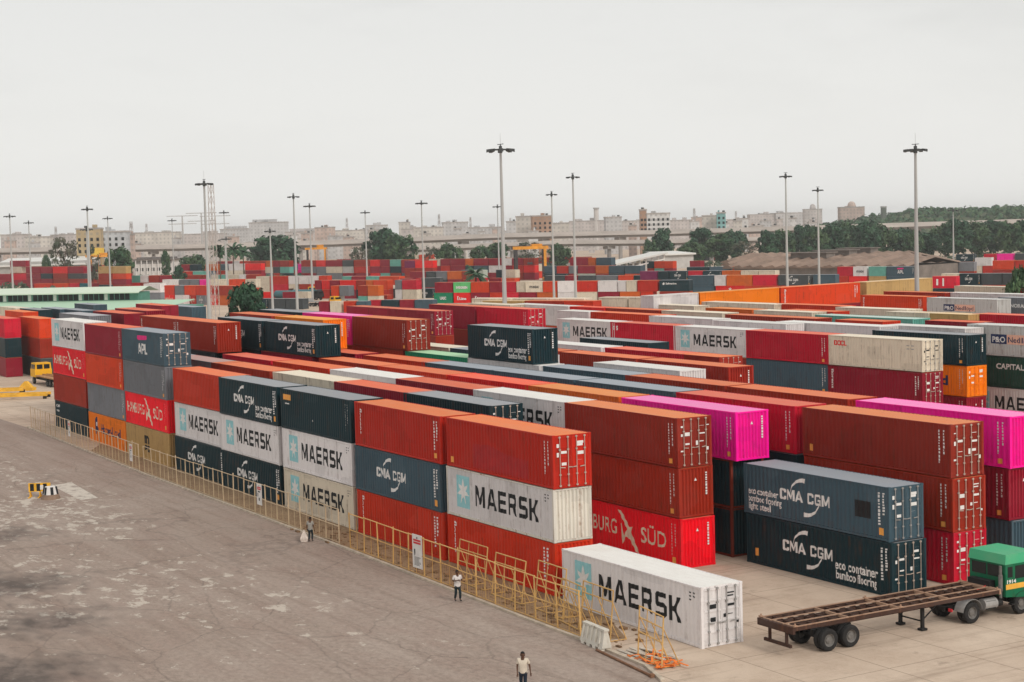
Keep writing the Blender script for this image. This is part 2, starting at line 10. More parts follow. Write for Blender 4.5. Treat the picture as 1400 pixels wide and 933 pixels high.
# k|colour|x|y|z|length|height|angle|logo|end|group|label
CONT = '''A|white|-104.25|0.92|8.76|12.19|2.896|0.13|MAERSK|b|0|grubby white container with black lettering, top of the leftmost front stack
A|hsred|-104.21|0.92|5.84|12.19|2.896|0.19|HAMBURG|b|0|bright red container with white lettering, third tier of the leftmost front stack
A|rust|-104.32|0.9|2.92|12.19|2.896|0.2||b|0|plain rust brown container, second tier of the leftmost front stack
A|navy|-104.24|0.94|0|12.19|2.896|-0.17|SMALL|b|0|dark navy container with small white text, bottom of the leftmost front stack
A|burgundy|-89.46|0.32|8.76|12.19|2.896|0.02|CODES|b|0|burgundy container topping the stack above the orange lettered container
A|orangered|-89.45|0.3|5.84|12.19|2.896|-0.12|CODES|b|0|orange red container directly under the burgundy top of its front stack
A|grey|-89.49|0.39|2.92|12.19|2.896|0.12|CODES|b|0|weathered grey container directly above the orange lettered one
A|orange|-89.5|0.38|0|12.19|2.896|-0.16|HAPAG|b|0|orange container with dark blue lettering at the bottom behind the fence
A|slate|-76.92|0.26|8.76|12.19|2.896|-0.22|APL|d|0|slate container with white letters and pink eagle stripe, grey doors in view
A|grey|-76.89|0.27|5.84|12.19|2.896|-0.13|CODES|b|0|weathered grey container right below the slate one with pink stripe
A|hsred|-76.87|0.34|2.92|12.19|2.896|-0.09|HAMBURG|b|0|bright red white lettered container on top of the tan one
A|tan|-76.87|0.3|0|12.19|2.896|0.08|MSC|b|0|tan container with black letters at the bottom behind the fence
A|redorange|-63.24|0.44|5.84|12.19|2.896|0.08|CODES|b|0|red container with orange roof above a white star one, left of dark tops
A|white|-63.14|0.44|2.92|12.19|2.896|-0.09|MAERSK|b|0|white star container between a red one above and a dark one below
A|navy|-63.22|0.37|0|12.19|2.896|-0.16|CMA|b|0|dark navy bottom container under the white star one and the red top
A|navy|-51.15|0.13|5.84|12.19|2.896|0.05|CMA2|b|0|dark navy container with white lettering topping the fourth front stack from the white lone one
A|white|-51.16|0.17|2.92|12.19|2.896|-0.07|MAERSK|b|0|white star container between two dark navy white lettered containers
A|navy|-51.12|0.18|0|12.19|2.896|-0.01|CMA|b|0|dark navy container by the small fence sign, below a white star container
A|navy|-38.19|0.1|5.84|12.19|2.896|0.09|LABEL|b|0|dark navy container with orange label, on two white star containers
A|white|-38.22|0.15|2.92|12.19|2.896|-0.21|MAERSK|b|0|clean white star container directly under the dark one with orange label
A|cream|-38.14|0.13|0|12.19|2.896|-0.21|MAERSK|b|0|stained cream star container at ground level under another white star container
A|red|-25.09|-0.01|5.84|12.19|2.896|0.03|KLINE|b|0|red container with orange roof above the slate lettered container
A|slate|-25.18|-0.05|2.92|12.19|2.896|-0.14|CMA|b|0|slate blue container with white lettering between two red ones
A|redorange|-25.07|-0.03|0|12.19|2.896|0.11|KLINE2|b|0|orange red bottom container under the slate lettered one, behind the walking man
A|red|-12.41|0.14|5.84|12.19|2.896|-0.07|PATCH|d|0|red container with darker repainted patch and door bars, next to the lone white one
A|white|-12.48|0.1|2.92|12.19|2.896|0.12|MAERSK2|b|0|white star container with ribbed rusty end, sandwiched between two red ones
A|redorange|-12.51|0.12|0|12.19|2.896|0.13|KLINE2|b|0|orange red bottom container behind the leaning yellow barrier frames
A|white|1.04|-0.25|0|12.19|2.896|0.2|MAERSK|d|1|clean white container with black lettering, standing alone on the ground
A|brown|-14.41|9.73|5.84|12.19|2.896|0.05|CODES|d|1|brown red container with barred doors, two above the white lettered bright red one
A|rust|-14.41|9.73|2.92|12.19|2.896|0.19|CODES|b|1|rust red container between the brown doored one and the bright red one
A|hsred|-14.25|9.73|0|12.19|2.896|-0.08|HAMBURG2|bp|1|bright red container with white lettering and plain bright end, behind the lone white one
A|magenta|-14.34|14.06|5.84|12|2.896|-0.15|CODES|b|1|magenta container with pink roof and ribbed end, left of the brown ones
A|navy|-15.18|14.15|2.92|12.19|2.896|-0.15||br|1|dark container under the magenta one with ribbed end
A|navy|-15.25|14.15|0|12.19|2.896|0.01||br|1|dark bottom container two below the magenta one with ribbed end
A|slate|-1.75|14.07|2.92|12.19|2.896|0.04|CMA3|dg|1|slate container with large white lettering, on top of the dark lettered one by the trailer
A|navy|-1.6|14.1|0|12.19|2.896|-0.03|CMA4|d|1|dark teal lettered container on the ground behind the empty trailer
A|brown|-1.83|18.64|5.84|12.19|2.896|-0.21|PLATE|d|1|brown container with orange roof and barred doors, left of the long magenta one
A|rust|-1.73|18.63|2.92|12.19|2.896|-0.16|CODES|d|1|rust container with barred doors, middle of the stack right of the slate lettered pair
A|crimson|-1.75|18.64|0|12.19|2.896|0.06|CODES|d|1|crimson doored container at the bottom behind the green lorry cab
A|magenta|-2.54|23.46|5.84|12.5|2.896|-0.03|CODES|b|1|long magenta container with pink roof at the right edge of the yard
A|maroon|-2.41|23.53|2.92|12.19|2.896|-0.09|CODES|b|1|dark maroon container under the long magenta one at the right edge
A|slate|-2.28|23.55|0|12.19|2.896|0.15||b|1|slate bottom container behind the green lorry, two below the long magenta one
A|rust|-101.4|9.75|8.76|12.19|2.896|-0.01|KV|b|1|left one of the joined rust containers with orange roofs behind the slate doored one
A|rust|-89.58|9.75|8.76|12.19|2.896|-0.09|KV|b|1|right one of the joined rust containers, its ribbed end facing the dark lettered pair
A|navy|-88.87|14.06|8.76|12.19|2.896|-0.05|CMA|b|1|dark navy container partly hidden behind the ribbed end of a rust one
A|navy|-76.1|14.15|8.76|12.19|2.896|0.06|CMA2|b|1|dark navy lettered container with ribbed end, raised above the pink red roofs at left
B|rust|-97.5|18.58|8.76|12.19|2.896|-0.18||b|1|rust container with orange roof just behind the dark navy lettered pair
A|orange|-84.63|18.63|8.76|12.19|2.896|0.16||b|1|orange container squeezed between the dark navy one and the magenta one
B|navy|-101.58|23.53|8.76|12.19|2.896|0.12||b|1|dark roofed container left of the magenta one in the raised rows
A|magenta|-88.94|23.52|8.76|12.19|2.896|0.11|ONE|b|1|magenta container with white letters beside the brown doored one, half hidden
A|brown|-76.38|23.52|8.76|12.19|2.896|-0.1|CODES|d|1|brown container with white plate on its doors, right of the half hidden magenta one
A|navy|-52.39|23.53|8.76|11|2.896|0.08|CMA2|b|1|dark navy lettered container standing by itself high in the middle of the yard
A|maroon|-122.8|44.04|7.68|12.19|2.896|0.07||b|1|left one of the maroon containers behind the brown doored one
A|maroon|-110.27|43.95|7.68|12.4|2.896|0.02|CODES|d|1|maroon container with white barred doors beside a dark gap
A|maroon|-115.89|52.52|7.68|12.19|2.896|-0.02||b|1|maroon container in the shade left of the crimson doored one
A|crimson|-103.22|52.51|7.68|12.19|2.896|0.13|CODES|d|1|crimson container with barred doors behind the lone raised dark one
A|white|-90.59|56.21|6.58|12.19|2.75|0.1|MAERSK|b|1|white star container right of the crimson doors in the back row
A|crimson|-79.24|56.19|6.58|12.19|2.75|0.15|S|b|1|crimson container between two white star containers in the back row
A|white|-67.31|56.22|6.58|12.19|2.75|0.21|MAERSK|b|1|white star container between two crimson containers in the back row
A|crimson|-55.11|56.2|6.58|12.19|2.75|0.01|CODES|b|1|crimson container left of the cream one with red letters
A|cream|-43.06|56.23|6.58|12.19|2.75|0.19|OOCL|dw|1|cream container with red lettering and pale doors in the back row
A|slate|-55.16|56.22|3.78|12.19|2.75|0.1|CODES|b|1|slate container under the crimson one in the back row
A|burgundy|-42.99|56.17|3.78|12.19|2.75|0.12|KV|d|1|burgundy container with barred doors under the cream one with red letters
A|navy|-44.82|63.32|6.58|12.19|2.75|-0.03|CODES|b|1|dark navy container with ribbed end on top of the orange one
A|orange|-44.82|63.33|3.78|12.19|2.75|0.06|LLOYD|do|1|orange container with dark letters and orange doors under a dark navy one
A|burgundy|-44.8|63.25|0.98|12.19|2.75|-0.15|CODES|b|1|burgundy container below the orange one with orange doors
A|greywhite|-39.66|70.52|6.88|12.19|2.85|-0.12|PO|b|1|streaky grey container with a blue and pink name panel at the right edge
A|green2|-39.63|70.51|3.98|12.19|2.85|-0.2|CAPITAL|b|1|dark green container with white lettering at the right edge
A|white|-39.65|70.47|1.08|12.19|2.85|-0.2|MAERSK|b|1|white container with big black letters under the dark green one at the right edge
B|crimson|-14.6|18.58|5.84|12.19|2.896|-0.14|CODES|b|2|crimson container in the fourth row behind the front stacks
B|rust|-15.45|23.45|5.84|12.19|2.896|-0.02||b|3|rust red container in the fifth row behind the front stacks, rightmost of its colour there
B|white|-26.58|9.76|5.84|12.19|2.896|0.04|MAERSK|b|4|white black lettered container in the second row behind the front stacks
B|orangebrown|-26.92|14.14|5.84|12.19|2.896|-0.22||b|5|brownish orange container in the third row behind the front stacks
A|navy|-28.21|5.18|5.84|12.19|2.896|-0.04||d|6|dark navy container in the row right behind the front stacks
B|slate|-27.12|18.63|5.84|12.19|2.896|-0.06||b|2|slate blue container in the fourth row behind the front stacks, rightmost of its colour there
B|rust|-27.93|23.51|5.84|12.19|2.896|-0.18||b|3|rust red container in the fifth row behind the front stacks, second from left
B|burgundy|-38.7|9.73|5.84|12.19|2.896|0.04||b|4|burgundy container in the second row behind the front stacks
B|brightred|-38.54|14.13|5.84|12.19|2.896|-0.04||b|5|bright red container in the third row behind the front stacks
B|burgundy|-40.04|5.21|5.84|12.19|2.896|-0.06||b|6|burgundy container in the row right behind the front stacks
B|slate|-39.57|18.61|5.84|12.19|2.896|0.03||b|2|slate blue container in the fourth row behind the front stacks, second from left
B|slate|-39.85|23.55|5.84|12.19|2.896|0.05||b|3|slate blue container in the fifth row behind the front stacks
B|white|-39.92|28.44|5.84|12.19|2.896|-0.22||b|7|white container in the sixth row behind the front stacks, rightmost of its colour there
A|redbrown|-39.65|32.81|5.84|12.19|2.896|0.05||b|8|red brown container in the seventh row behind the front stacks
B|white|-51.04|9.76|5.84|12.19|2.896|0.17||b|4|white container in the second row behind the front stacks
B|redorange|-50.89|14.09|5.84|12.19|2.896|-0.12||b|5|red container in the third row behind the front stacks
B|cream|-52.38|5.25|5.84|12.19|2.896|-0.05||b|6|cream container in the row right behind the front stacks
B|slate|-51.83|18.64|5.84|12.19|2.896|0.04||b|2|slate blue container in the fourth row behind the front stacks, leftmost of its colour there
B|white|-52.63|23.55|5.84|12.19|2.896|-0||b|3|white container in the fifth row behind the front stacks
B|rust|-52.31|32.78|5.84|12.19|2.896|0.21||b|8|rust red container in the seventh row behind the front stacks, rightmost of its colour there
B|crimson|-53.14|38.28|5.84|12.19|2.896|-0.01||b|9|crimson container in the eighth row behind the front stacks
B|white|-61.82|65.45|6.8|15.71|2.7|-0.02||b|10|white container in the flat roof field beyond the back row, fifth from left
B|white|-61.35|28.43|5.84|12.19|2.896|0.14||b|7|white container in the sixth row behind the front stacks, leftmost of its colour there
B|rust|-63.28|14.1|5.84|12.19|2.896|-0.1||b|5|rust red container in the third row behind the front stacks
B|redorange|-63.56|9.78|5.84|12.19|2.896|-0.11||b|4|red container in the second row behind the front stacks
B|redorange|-63.41|18.57|5.84|12.19|2.896|0.22||b|2|red container in the fourth row behind the front stacks
B|teal|-67.86|75.87|6.8|15.34|2.7|-0.01||b|10|pale teal container in the flat roof field beyond the back row
B|rust|-65.17|5.21|5.84|12.19|2.896|0.11||b|6|rust red container in the row right behind the front stacks, rightmost of its colour there
B|green|-64.75|23.53|5.84|12.19|2.896|-0.09||b|3|green container in the fifth row behind the front stacks
B|slate|-64.9|28.38|5.84|12.19|2.896|-0.09||b|7|slate blue container in the sixth row behind the front stacks
B|rust|-65.2|32.8|5.84|12.19|2.896|-0.06||b|8|rust red container in the seventh row behind the front stacks, leftmost of its colour there
B|white|-65.97|38.31|5.84|12.19|2.896|-0.2||b|9|white container in the eighth row behind the front stacks
B|white|-48.23|67.88|6.8|10.85|2.7|0.18||b|10|white container in the flat roof field beyond the back row, sixth from left
B|navy|-67.07|44.4|5.84|12.19|2.896|-0.21||d|11|dark navy container in the ninth row behind the front stacks
B|rust|-77.53|70.81|6.8|15.54|2.7|0.03||b|10|rust red container in the flat roof field beyond the back row, second from left
B|crimson|-76.17|9.76|5.84|12.19|2.896|-0.01||b|4|crimson container in the second row behind the front stacks
B|crimson|-54.49|86.33|6.8|11.03|2.7|-0.05||b|10|crimson container in the flat roof field beyond the back row, leftmost of its colour there
B|burgundy|-77.16|14.07|5.84|12.19|2.896|-0.09||b|5|burgundy container in the third row behind the front stacks
B|rust|-77.04|5.16|5.84|12.19|2.896|0.15||b|6|rust red container in the row right behind the front stacks, leftmost of its colour there
B|burgundy|-77.38|18.59|5.84|12.19|2.896|-0.09||b|2|burgundy container in the fourth row behind the front stacks
B|rust|-77.37|23.54|5.84|12.19|2.896|-0.16||b|3|rust red container in the fifth row behind the front stacks, leftmost of its colour there
B|cream|-77.4|28.4|5.84|12.19|2.896|-0||b|7|cream container in the sixth row behind the front stacks
B|grey|-79.02|5.17|5.84|12.19|2.896|0.04||b|6|grey container in the row right behind the front stacks
B|white|-69.22|62.85|6.8|12.19|2.7|-0.12||b|10|white container in the flat roof field beyond the back row, fourth from left
A|redbrown|-41.96|38.33|5.84|6.06|2.896|0.07||d|9|red brown container in the eighth row behind the front stacks
B|navy|-89.86|14.12|5.84|12.19|2.896|0.21||b|5|dark navy container in the third row behind the front stacks
C|orange|-106.1|88.5|7.8|15.96|2.9|99.6||b|12|orange container in the long slanting line
B|navy|-90.44|9.77|5.84|12.19|2.896|-0.2||b|4|dark navy container in the second row behind the front stacks
B|redorange|-97.37|65.26|6.8|14.69|2.7|0.06||b|10|red container in the flat roof field beyond the back row, leftmost of its colour there
B|white|-83.03|64.05|6.8|12.19|2.7|-0.16||b|10|white container in the flat roof field beyond the back row, third from left
B|cream|-78.64|88.26|6.8|12.19|2.7|-0.15||b|10|cream container in the flat roof field beyond the back row, sixth from left
C|orangered|-108.9|104.7|7.8|17.53|2.9|99.6|KV|b|12|orange red white coded container in the long slanting line
B|grey|-78.59|115.45|6.8|12.19|2.7|-0.15|NOR|b|10|grey white lettered container in the flat roof field beyond the back row
B|cream|-106.31|88.78|6.8|15.56|2.7|-0.17||b|10|cream container in the flat roof field beyond the back row, fourth from left
B|burgundy|-50.08|75.19|6.8|7.1|2.7|-0.19||b|10|burgundy container in the flat roof field beyond the back row
B|white|-95.53|122.68|6.8|14.52|2.7|0.17||b|10|white container in the flat roof field beyond the back row, rightmost of its colour there
B|cream|-92.04|72.19|6.8|12.19|2.7|-0.08||b|10|cream container in the flat roof field beyond the back row, third from left
B|greywhite|-86.43|110.66|6.8|12.19|2.7|0.19|PO|b|10|greyish white panel lettered container in the flat roof field beyond the back row
B|redorange|-91.81|89.94|6.8|12.19|2.7|0.09||b|10|red container in the flat roof field beyond the back row, third from left
B|tan|-61.55|84.67|6.8|8.1|2.7|0||b|10|tan container in the flat roof field beyond the back row
B|cream|-82.25|78.71|6.8|10.52|2.7|0.05||b|10|cream container in the flat roof field beyond the back row, fifth from left
B|redorange|-58.97|71.06|6.8|7.2|2.7|-0.11||b|10|red container in the flat roof field beyond the back row, rightmost of its colour there
C|tan|-112.1|123.5|7.8|16.07|2.9|99.6||b|12|tan container in the long slanting line
B|redorange|-79.89|80.98|6.8|9.26|2.7|-0.16||b|10|red container in the flat roof field beyond the back row, second from left
B|rust|-104.48|71.95|6.8|12.19|2.7|0.1||b|10|rust red container in the flat roof field beyond the back row, first from left
B|orangered|-100.7|112.06|6.8|12.19|2.7|0.07|KV|b|10|orange red white coded container in the flat roof field beyond the back row
B|white|-127.17|71.43|6.8|14.96|2.7|-0.18||b|10|white container in the flat roof field beyond the back row, leftmost of its colour there
B|cream|-109.25|80.84|6.8|12.19|2.7|-0.12||b|10|cream container in the flat roof field beyond the back row, second from left
B|cream|-65.98|84.55|6.8|6.79|2.7|-0.08||b|10|cream container in the flat roof field beyond the back row, seventh from left
B|rust|-106.5|121.65|6.8|12.19|2.7|0.1||b|10|rust red container in the flat roof field beyond the back row, third from left
B|grey|-118.43|5.59|8.76|12.19|2.896|0.2||b|13|grey container in the cluster beyond the leftmost front stack
B|burgundy|-119.49|9.87|8.76|12.19|2.896|-0.17||d|13|burgundy container in the cluster beyond the leftmost front stack, second from left
B|orangebrown|-92.02|78.87|6.8|9.2|2.7|0.14||b|10|brownish orange container in the flat roof field beyond the back row
B|burgundy|-124.37|13.97|8.76|12.19|2.896|-0.06||b|13|burgundy container in the cluster beyond the leftmost front stack, third from left
B|cream|-110.75|139.9|6.8|12.19|2.7|0.05||b|10|cream container in the flat roof field beyond the back row, rightmost of its colour there
C|white|-104.7|79.9|7.8|8.46|2.9|99.6||b|12|white container in the long slanting line
B|cream|-135.85|69.13|6.8|12.19|2.7|-0.16||b|10|cream container in the flat roof field beyond the back row, leftmost of its colour there
B|crimson|-96.57|137.22|6.8|8.76|2.7|0.13||b|10|crimson container in the flat roof field beyond the back row, rightmost of its colour there
B|white|-104.68|64.95|6.8|7.43|2.7|0.01||b|10|white container in the flat roof field beyond the back row, second from left
B|brightred|-112.45|71.67|6.8|8.38|2.7|0.11||b|10|bright red container in the flat roof field beyond the back row
B|burgundy|-165.88|29.56|7.59|12.19|2.896|-0.21||d|13|burgundy container in the cluster beyond the leftmost front stack, rightmost of its colour there
C|tan|-157.2|83.4|5.8|7.78|2.9|25||b|14|tan container under the pale rising line
C|rust|-149.9|86.9|5.8|7.1|2.9|25||b|14|rust red container under the pale rising line
C|cream|-161.1|83.6|6.1|7.63|2.9|25||b|15|cream container in the pale rising line, at its left end beside a cream one
C|cream|-147.7|89.8|6.1|6.76|2.9|25||b|15|cream container in the pale rising line, at its right end beside a cream one
B|greywhite|-118.54|71.53|6.8|6.07|2.7|0.17||b|10|greyish white container in the flat roof field beyond the back row
B|orangered|-182.94|16.52|5.84|12.19|2.896|-0.22||d|13|orange red container in the cluster beyond the leftmost front stack, rightmost of its colour there
C|tan|-134.3|102.3|6|6.07|2.9|25||b|16|tan container in the pale line before the slanting one
C|cream|-153.9|87|6.1|6.55|2.9|25||b|15|cream container in the pale rising line, between a cream and a cream one
B|crimson|-188.77|12.84|5.84|12.19|2.896|0.05||d|13|crimson container in the cluster beyond the leftmost front stack, leftmost of its colour there
B|navy|-195.43|19.55|2.92|12.19|2.896|-0.18||bg|13|dark navy container in the cluster beyond the leftmost front stack, rightmost of its colour there
B|crimson|-200.61|20.7|0|12.19|2.896|-0.06||b|13|crimson container in the cluster beyond the leftmost front stack, rightmost of its colour there
C|cream|-139.8|99.7|6|5.85|2.9|25||b|16|cream container in the pale line before the slanting one, rightmost of its colour there
B|slate|-197.9|45.1|5.84|12.19|2.896|-0.15||b|13|slate blue container in the cluster beyond the leftmost front stack, rightmost of its colour there
B|orangered|-203.94|18.01|0|12.19|2.896|-0.15||b|13|orange red container in the cluster beyond the leftmost front stack, leftmost of its colour there
B|burgundy|-201.17|17.46|2.92|12.19|2.896|-0.01||b|13|burgundy container in the cluster beyond the leftmost front stack, leftmost of its colour there
C|redorange|-143.2|90|5.8|5.3|2.9|25||b|14|red container under the pale rising line
B|slate|-204.35|28.91|5.84|12.19|2.896|-0.06||b|13|slate blue container in the cluster beyond the leftmost front stack, second from left
C|cream|-144.8|97.4|6|5.2|2.9|25||b|16|cream container in the pale line before the slanting one, leftmost of its colour there
B|orangered|-209.7|20.78|5.84|12.19|2.896|0.08||d|13|orange red container in the cluster beyond the leftmost front stack, second from left
B|slate|-214.5|28.11|5.84|12.19|2.896|-0.17||d|13|slate blue container in the cluster beyond the leftmost front stack, leftmost of its colour there
B|navy|-215.77|24.75|5.84|12.19|2.896|0.08||d|13|dark navy container in the cluster beyond the leftmost front stack, leftmost of its colour there
B|slate|-226.91|37.29|5.84|12.19|2.896|-0.13||b|13|slate blue container in the cluster beyond the leftmost front stack, third from left
B|cream|-228.41|24.19|5.84|12.19|2.896|-0.19||b|13|cream container in the cluster beyond the leftmost front stack
C|orangered|-288.9|239.5|0|10.31|2.9|23.8||b|17|lower orange red container behind the long slanting line, leftmost of its colour there
C|darkgrey|-279.8|243.5|2.9|9.61|2.9|23.8|CMA|b|17|dark grey white lettered container behind the long slanting line
C|navy|-281.5|205.4|2.9|8.44|2.9|30.2|SAFM|b|18|dark navy white lettered container in the stacks left of the gantry
C|redorange|-228|266.6|0|6.88|2.9|17.7||b|19|red container in the dark right row
C|brightred|-297.4|235.7|0|8.98|2.9|23.8|FLOWER|b|17|bright red white emblemed container behind the long slanting line
C|crimson|-225.8|247.5|2.9|5.98|2.9|23.3|T1|b|20|crimson white striped container right of the tall mast
C|orangebrown|-294.3|237.1|2.9|7.9|2.9|23.8||b|17|brownish orange container behind the long slanting line
C|slate|-304.8|305.7|0|9.74|2.9|14.4||b|21|slate blue container beside the tall right mast
C|slate|-304.8|305.7|2.9|9.74|2.9|14.4|APLT|b|21|slate blue white lettered container beside the tall right mast
C|darkgrey|-222.8|268.2|2.9|5.9|2.9|17.7||b|19|upper dark grey container in the dark right row, rightmost of its colour there
C|slate|-305.4|232.2|2.9|8.03|2.9|23.8||b|17|upper slate blue container behind the long slanting line, leftmost of its colour there
C|slate|-305.4|232.2|0|8.03|2.9|23.8||b|17|lower slate blue container behind the long slanting line
C|darkgrey|-390.1|179.8|0|10.48|2.9|25|CMA|b|22|dark grey white lettered container left of the green ones
C|crimson|-286.9|240.4|2.9|7.18|2.9|23.8||b|17|crimson container behind the long slanting line
C|grey|-233.9|264.7|0|5.64|2.9|17.7||b|19|grey container in the dark right row
C|navy|-233.9|264.7|2.9|5.64|2.9|17.7|CMA|b|19|dark navy white lettered container in the dark right row
C|slate|-270.3|247.7|2.9|6.42|2.9|23.8||b|17|upper slate blue container behind the long slanting line, rightmost of its colour there
C|darkgrey|-228.2|266.5|2.9|5.43|2.9|17.7||b|19|upper dark grey container in the dark right row, leftmost of its colour there
C|cream|-333.5|108.9|0|6.31|2.9|25||b|23|cream container beside the round bush
C|rust|-333.5|108.9|2.9|6.31|2.9|25||b|23|rust red container beside the round bush
C|maroon|-297|196.4|0|6.24|2.9|30.2||b|18|lower maroon container in the stacks left of the gantry, rightmost of its colour there
C|greenwhite|-415.9|175.9|0.05|10.88|2.9|21||b|24|greenish white container on the ground beyond the magenta ones
C|redorange|-273.5|246.3|0|6.17|2.9|23.8||b|17|red container behind the long slanting line
C|red|-302.5|193.2|2.9|6.05|2.9|30.2||b|18|upper red container in the stacks left of the gantry, leftmost of its colour there
C|red|-286.9|202.2|2.9|5.74|2.9|30.2||b|18|upper red container in the stacks left of the gantry, rightmost of its colour there
C|cream|-302.5|193.2|0|6.05|2.9|30.2||b|18|lower cream container in the stacks left of the gantry
C|orangebrown|-291.4|199.6|0|5.81|2.9|30.2||b|18|lower brownish orange container in the stacks left of the gantry, rightmost of its colour there
C|slate|-302.2|144.4|0.05|5.25|2.9|31.5||b|25|slate blue container in the low row under the dark lettered pair
C|orangebrown|-313|187.1|0|6.04|2.9|30.2||b|18|lower brownish orange container in the stacks left of the gantry, leftmost of its colour there
C|orangered|-279.2|243.8|0|5.94|2.9|23.8||b|17|lower orange red container behind the long slanting line, rightmost of its colour there
C|rust|-398.1|127.3|2.9|9.64|2.9|14||b|26|rust red container in the rust and red stacks
C|white|-297|196.4|2.9|5.68|2.9|30.2||b|18|upper white container in the stacks left of the gantry, rightmost of its colour there
C|navy|-310.8|139.2|0.05|5.15|2.9|31.5||b|25|dark navy container in the low row under the dark lettered pair
C|orangebrown|-398.1|127.3|0|8.9|2.9|14||b|26|brownish orange container in the rust and red stacks
C|darkgrey|-349.1|128.8|0.05|6.03|2.9|25.8||b|27|dark grey container in the low dark row by the tankers, rightmost of its colour there
C|cream|-238.7|263.2|0|4.72|2.9|17.7||b|19|lower cream container in the dark right row
C|darkgrey|-354.9|126|0.05|6.13|2.9|25.8||b|27|dark grey container in the low dark row by the tankers, leftmost of its colour there
C|cream|-238.7|263.2|2.9|4.72|2.9|17.7||b|19|upper cream container in the dark right row
C|white|-307.5|190.3|2.9|5.49|2.9|30.2||b|18|upper white container in the stacks left of the gantry, leftmost of its colour there
C|white|-307.5|190.3|0|5.49|2.9|30.2||b|18|lower white container in the stacks left of the gantry
C|orangered|-331.1|176.6|2.9|5.83|2.9|30.2||b|18|upper orange red container in the stacks left of the gantry, leftmost of its colour there
C|maroon|-331.1|176.6|0|5.83|2.9|30.2|CLIMB|b|18|maroon white lettered container in the stacks left of the gantry
C|green|-341.6|170.4|0|6.01|2.9|30.2|UASC|b|18|green white lettered container in the stacks left of the gantry
C|burgundy|-341.3|170.6|2.9|5.79|2.9|30.2||b|18|upper burgundy container in the stacks left of the gantry, leftmost of its colour there
C|cream|-316.1|185.3|2.9|5.3|2.9|30.2|HYUNDAI|b|18|cream dark lettered container in the stacks left of the gantry
C|tan|-324.9|372.2|0|7.97|2.9|24.3||b|28|tan container by the right edge
C|maroon|-317.8|184.3|0|5.3|2.9|30.2||b|18|lower maroon container in the stacks left of the gantry, leftmost of its colour there
C|orangered|-427.6|194.8|2.9|10.19|2.9|14||b|29|orange red container in the teal mixed row
C|lightgreen|-336|173.7|2.9|5.43|2.9|30.2|EVERGREEN|b|18|light green white lettered container in the stacks left of the gantry
C|brightred|-336|173.7|0|5.43|2.9|30.2|CLIMB|b|18|bright red white lettered container in the stacks left of the gantry
C|burgundy|-306.1|142.1|0.05|4.22|2.9|31.5||b|25|burgundy container in the low row under the dark lettered pair
C|orangered|-314.8|360.7|2.9|7.15|2.9|22||b|30|orange red container in the next farthest right row
C|navy|-475.3|287.9|0|13.43|2.9|11.7|CMA|b|31|dark navy white lettered container in the row right of the gantry
C|slate|-376.3|292.8|2.9|7.95|2.9|26.8||b|32|slate blue container right below the brown sheds
C|navy|-383.9|289|2.9|8.09|2.9|26.8||b|32|dark navy container right below the brown sheds
C|navy|-339.5|262.7|2.9|6.79|2.9|17.9|CMA|b|33|upper dark navy white lettered container in the thin row below brown sheds, second from left
C|orangebrown|-332.8|264.9|2.9|6.53|2.9|17.9||b|33|brownish orange container in the thin row below brown sheds
C|navy|-351.7|258.8|2.9|7.05|2.9|17.9|CMA|b|33|upper dark navy white lettered container in the thin row below brown sheds, first from left
C|orangered|-361.7|300.2|2.9|7.44|2.9|26.8||b|32|orange red container right below the brown sheds, rightmost of its colour there
C|navy|-380|184.5|0|6.6|2.9|25|CMA|b|22|dark navy white lettered container left of the green ones
C|brightred|-317.9|302.4|0|6.51|2.9|14.4||b|21|bright red container beside the tall right mast
C|burgundy|-325.8|179.6|2.9|4.85|2.9|30.2||b|18|upper burgundy container in the stacks left of the gantry, rightmost of its colour there
C|redorange|-325.8|179.6|0|4.85|2.9|30.2||b|18|lower red container in the stacks left of the gantry, leftmost of its colour there
C|darkgrey|-388.1|190.3|2.9|6.35|2.9|37.9||b|34|dark grey container behind the dark lettered pair
C|cream|-326.2|267|2.9|6.15|2.9|17.9||b|33|upper cream container in the thin row below brown sheds, leftmost of its colour there
C|grey|-456.4|123.4|0|8.75|2.9|18.9||b|35|grey container ending the burgundy row
C|orangered|-368.6|296.7|2.9|7.29|2.9|26.8||b|32|orange red container right below the brown sheds, leftmost of its colour there
C|white|-456.4|123.4|2.9|8.75|2.9|18.9||b|35|white container ending the burgundy row
C|tan|-310.9|304.1|0|6.05|2.9|14.4||b|21|tan container beside the tall right mast
C|teal|-310.9|304.1|2.9|6.05|2.9|14.4||b|21|pale teal container beside the tall right mast
C|cream|-477.3|153.7|2.9|9.35|2.9|21.8||b|36|cream container behind the rust stacks
C|grey|-428|281.1|0|9.33|2.9|18.6||b|37|grey container in the low dark row
C|navy|-362.7|255.2|0|6.8|2.9|17.9||b|33|dark navy container in the thin row below brown sheds
C|purple|-362.7|255.2|2.9|6.8|2.9|17.9||b|33|plum container in the thin row below brown sheds
C|cream|-320.1|269|2.9|5.68|2.9|17.9||b|33|upper cream container in the thin row below brown sheds, rightmost of its colour there
C|orangebrown|-426.6|171.8|0.05|7.68|2.9|21||b|24|brownish orange container on the ground beyond the magenta ones
C|purple|-267.6|248.9|0|3.97|2.9|23.8||b|17|plum container behind the long slanting line
C|orangered|-311.3|188|2.9|4.14|2.9|30.2||b|18|upper orange red container in the stacks left of the gantry, rightmost of its colour there
C|redorange|-314|130.1|0.05|3.37|2.9|32.8||b|38|red container in the low row before the greenish white one
C|darkgrey|-450.9|273.4|0|9.28|2.9|18.6||b|37|dark grey container in the low dark row, leftmost of its colour there
C|red|-487.1|179.8|2.9|8.69|2.9|25||b|39|red container in the cream and red stacks
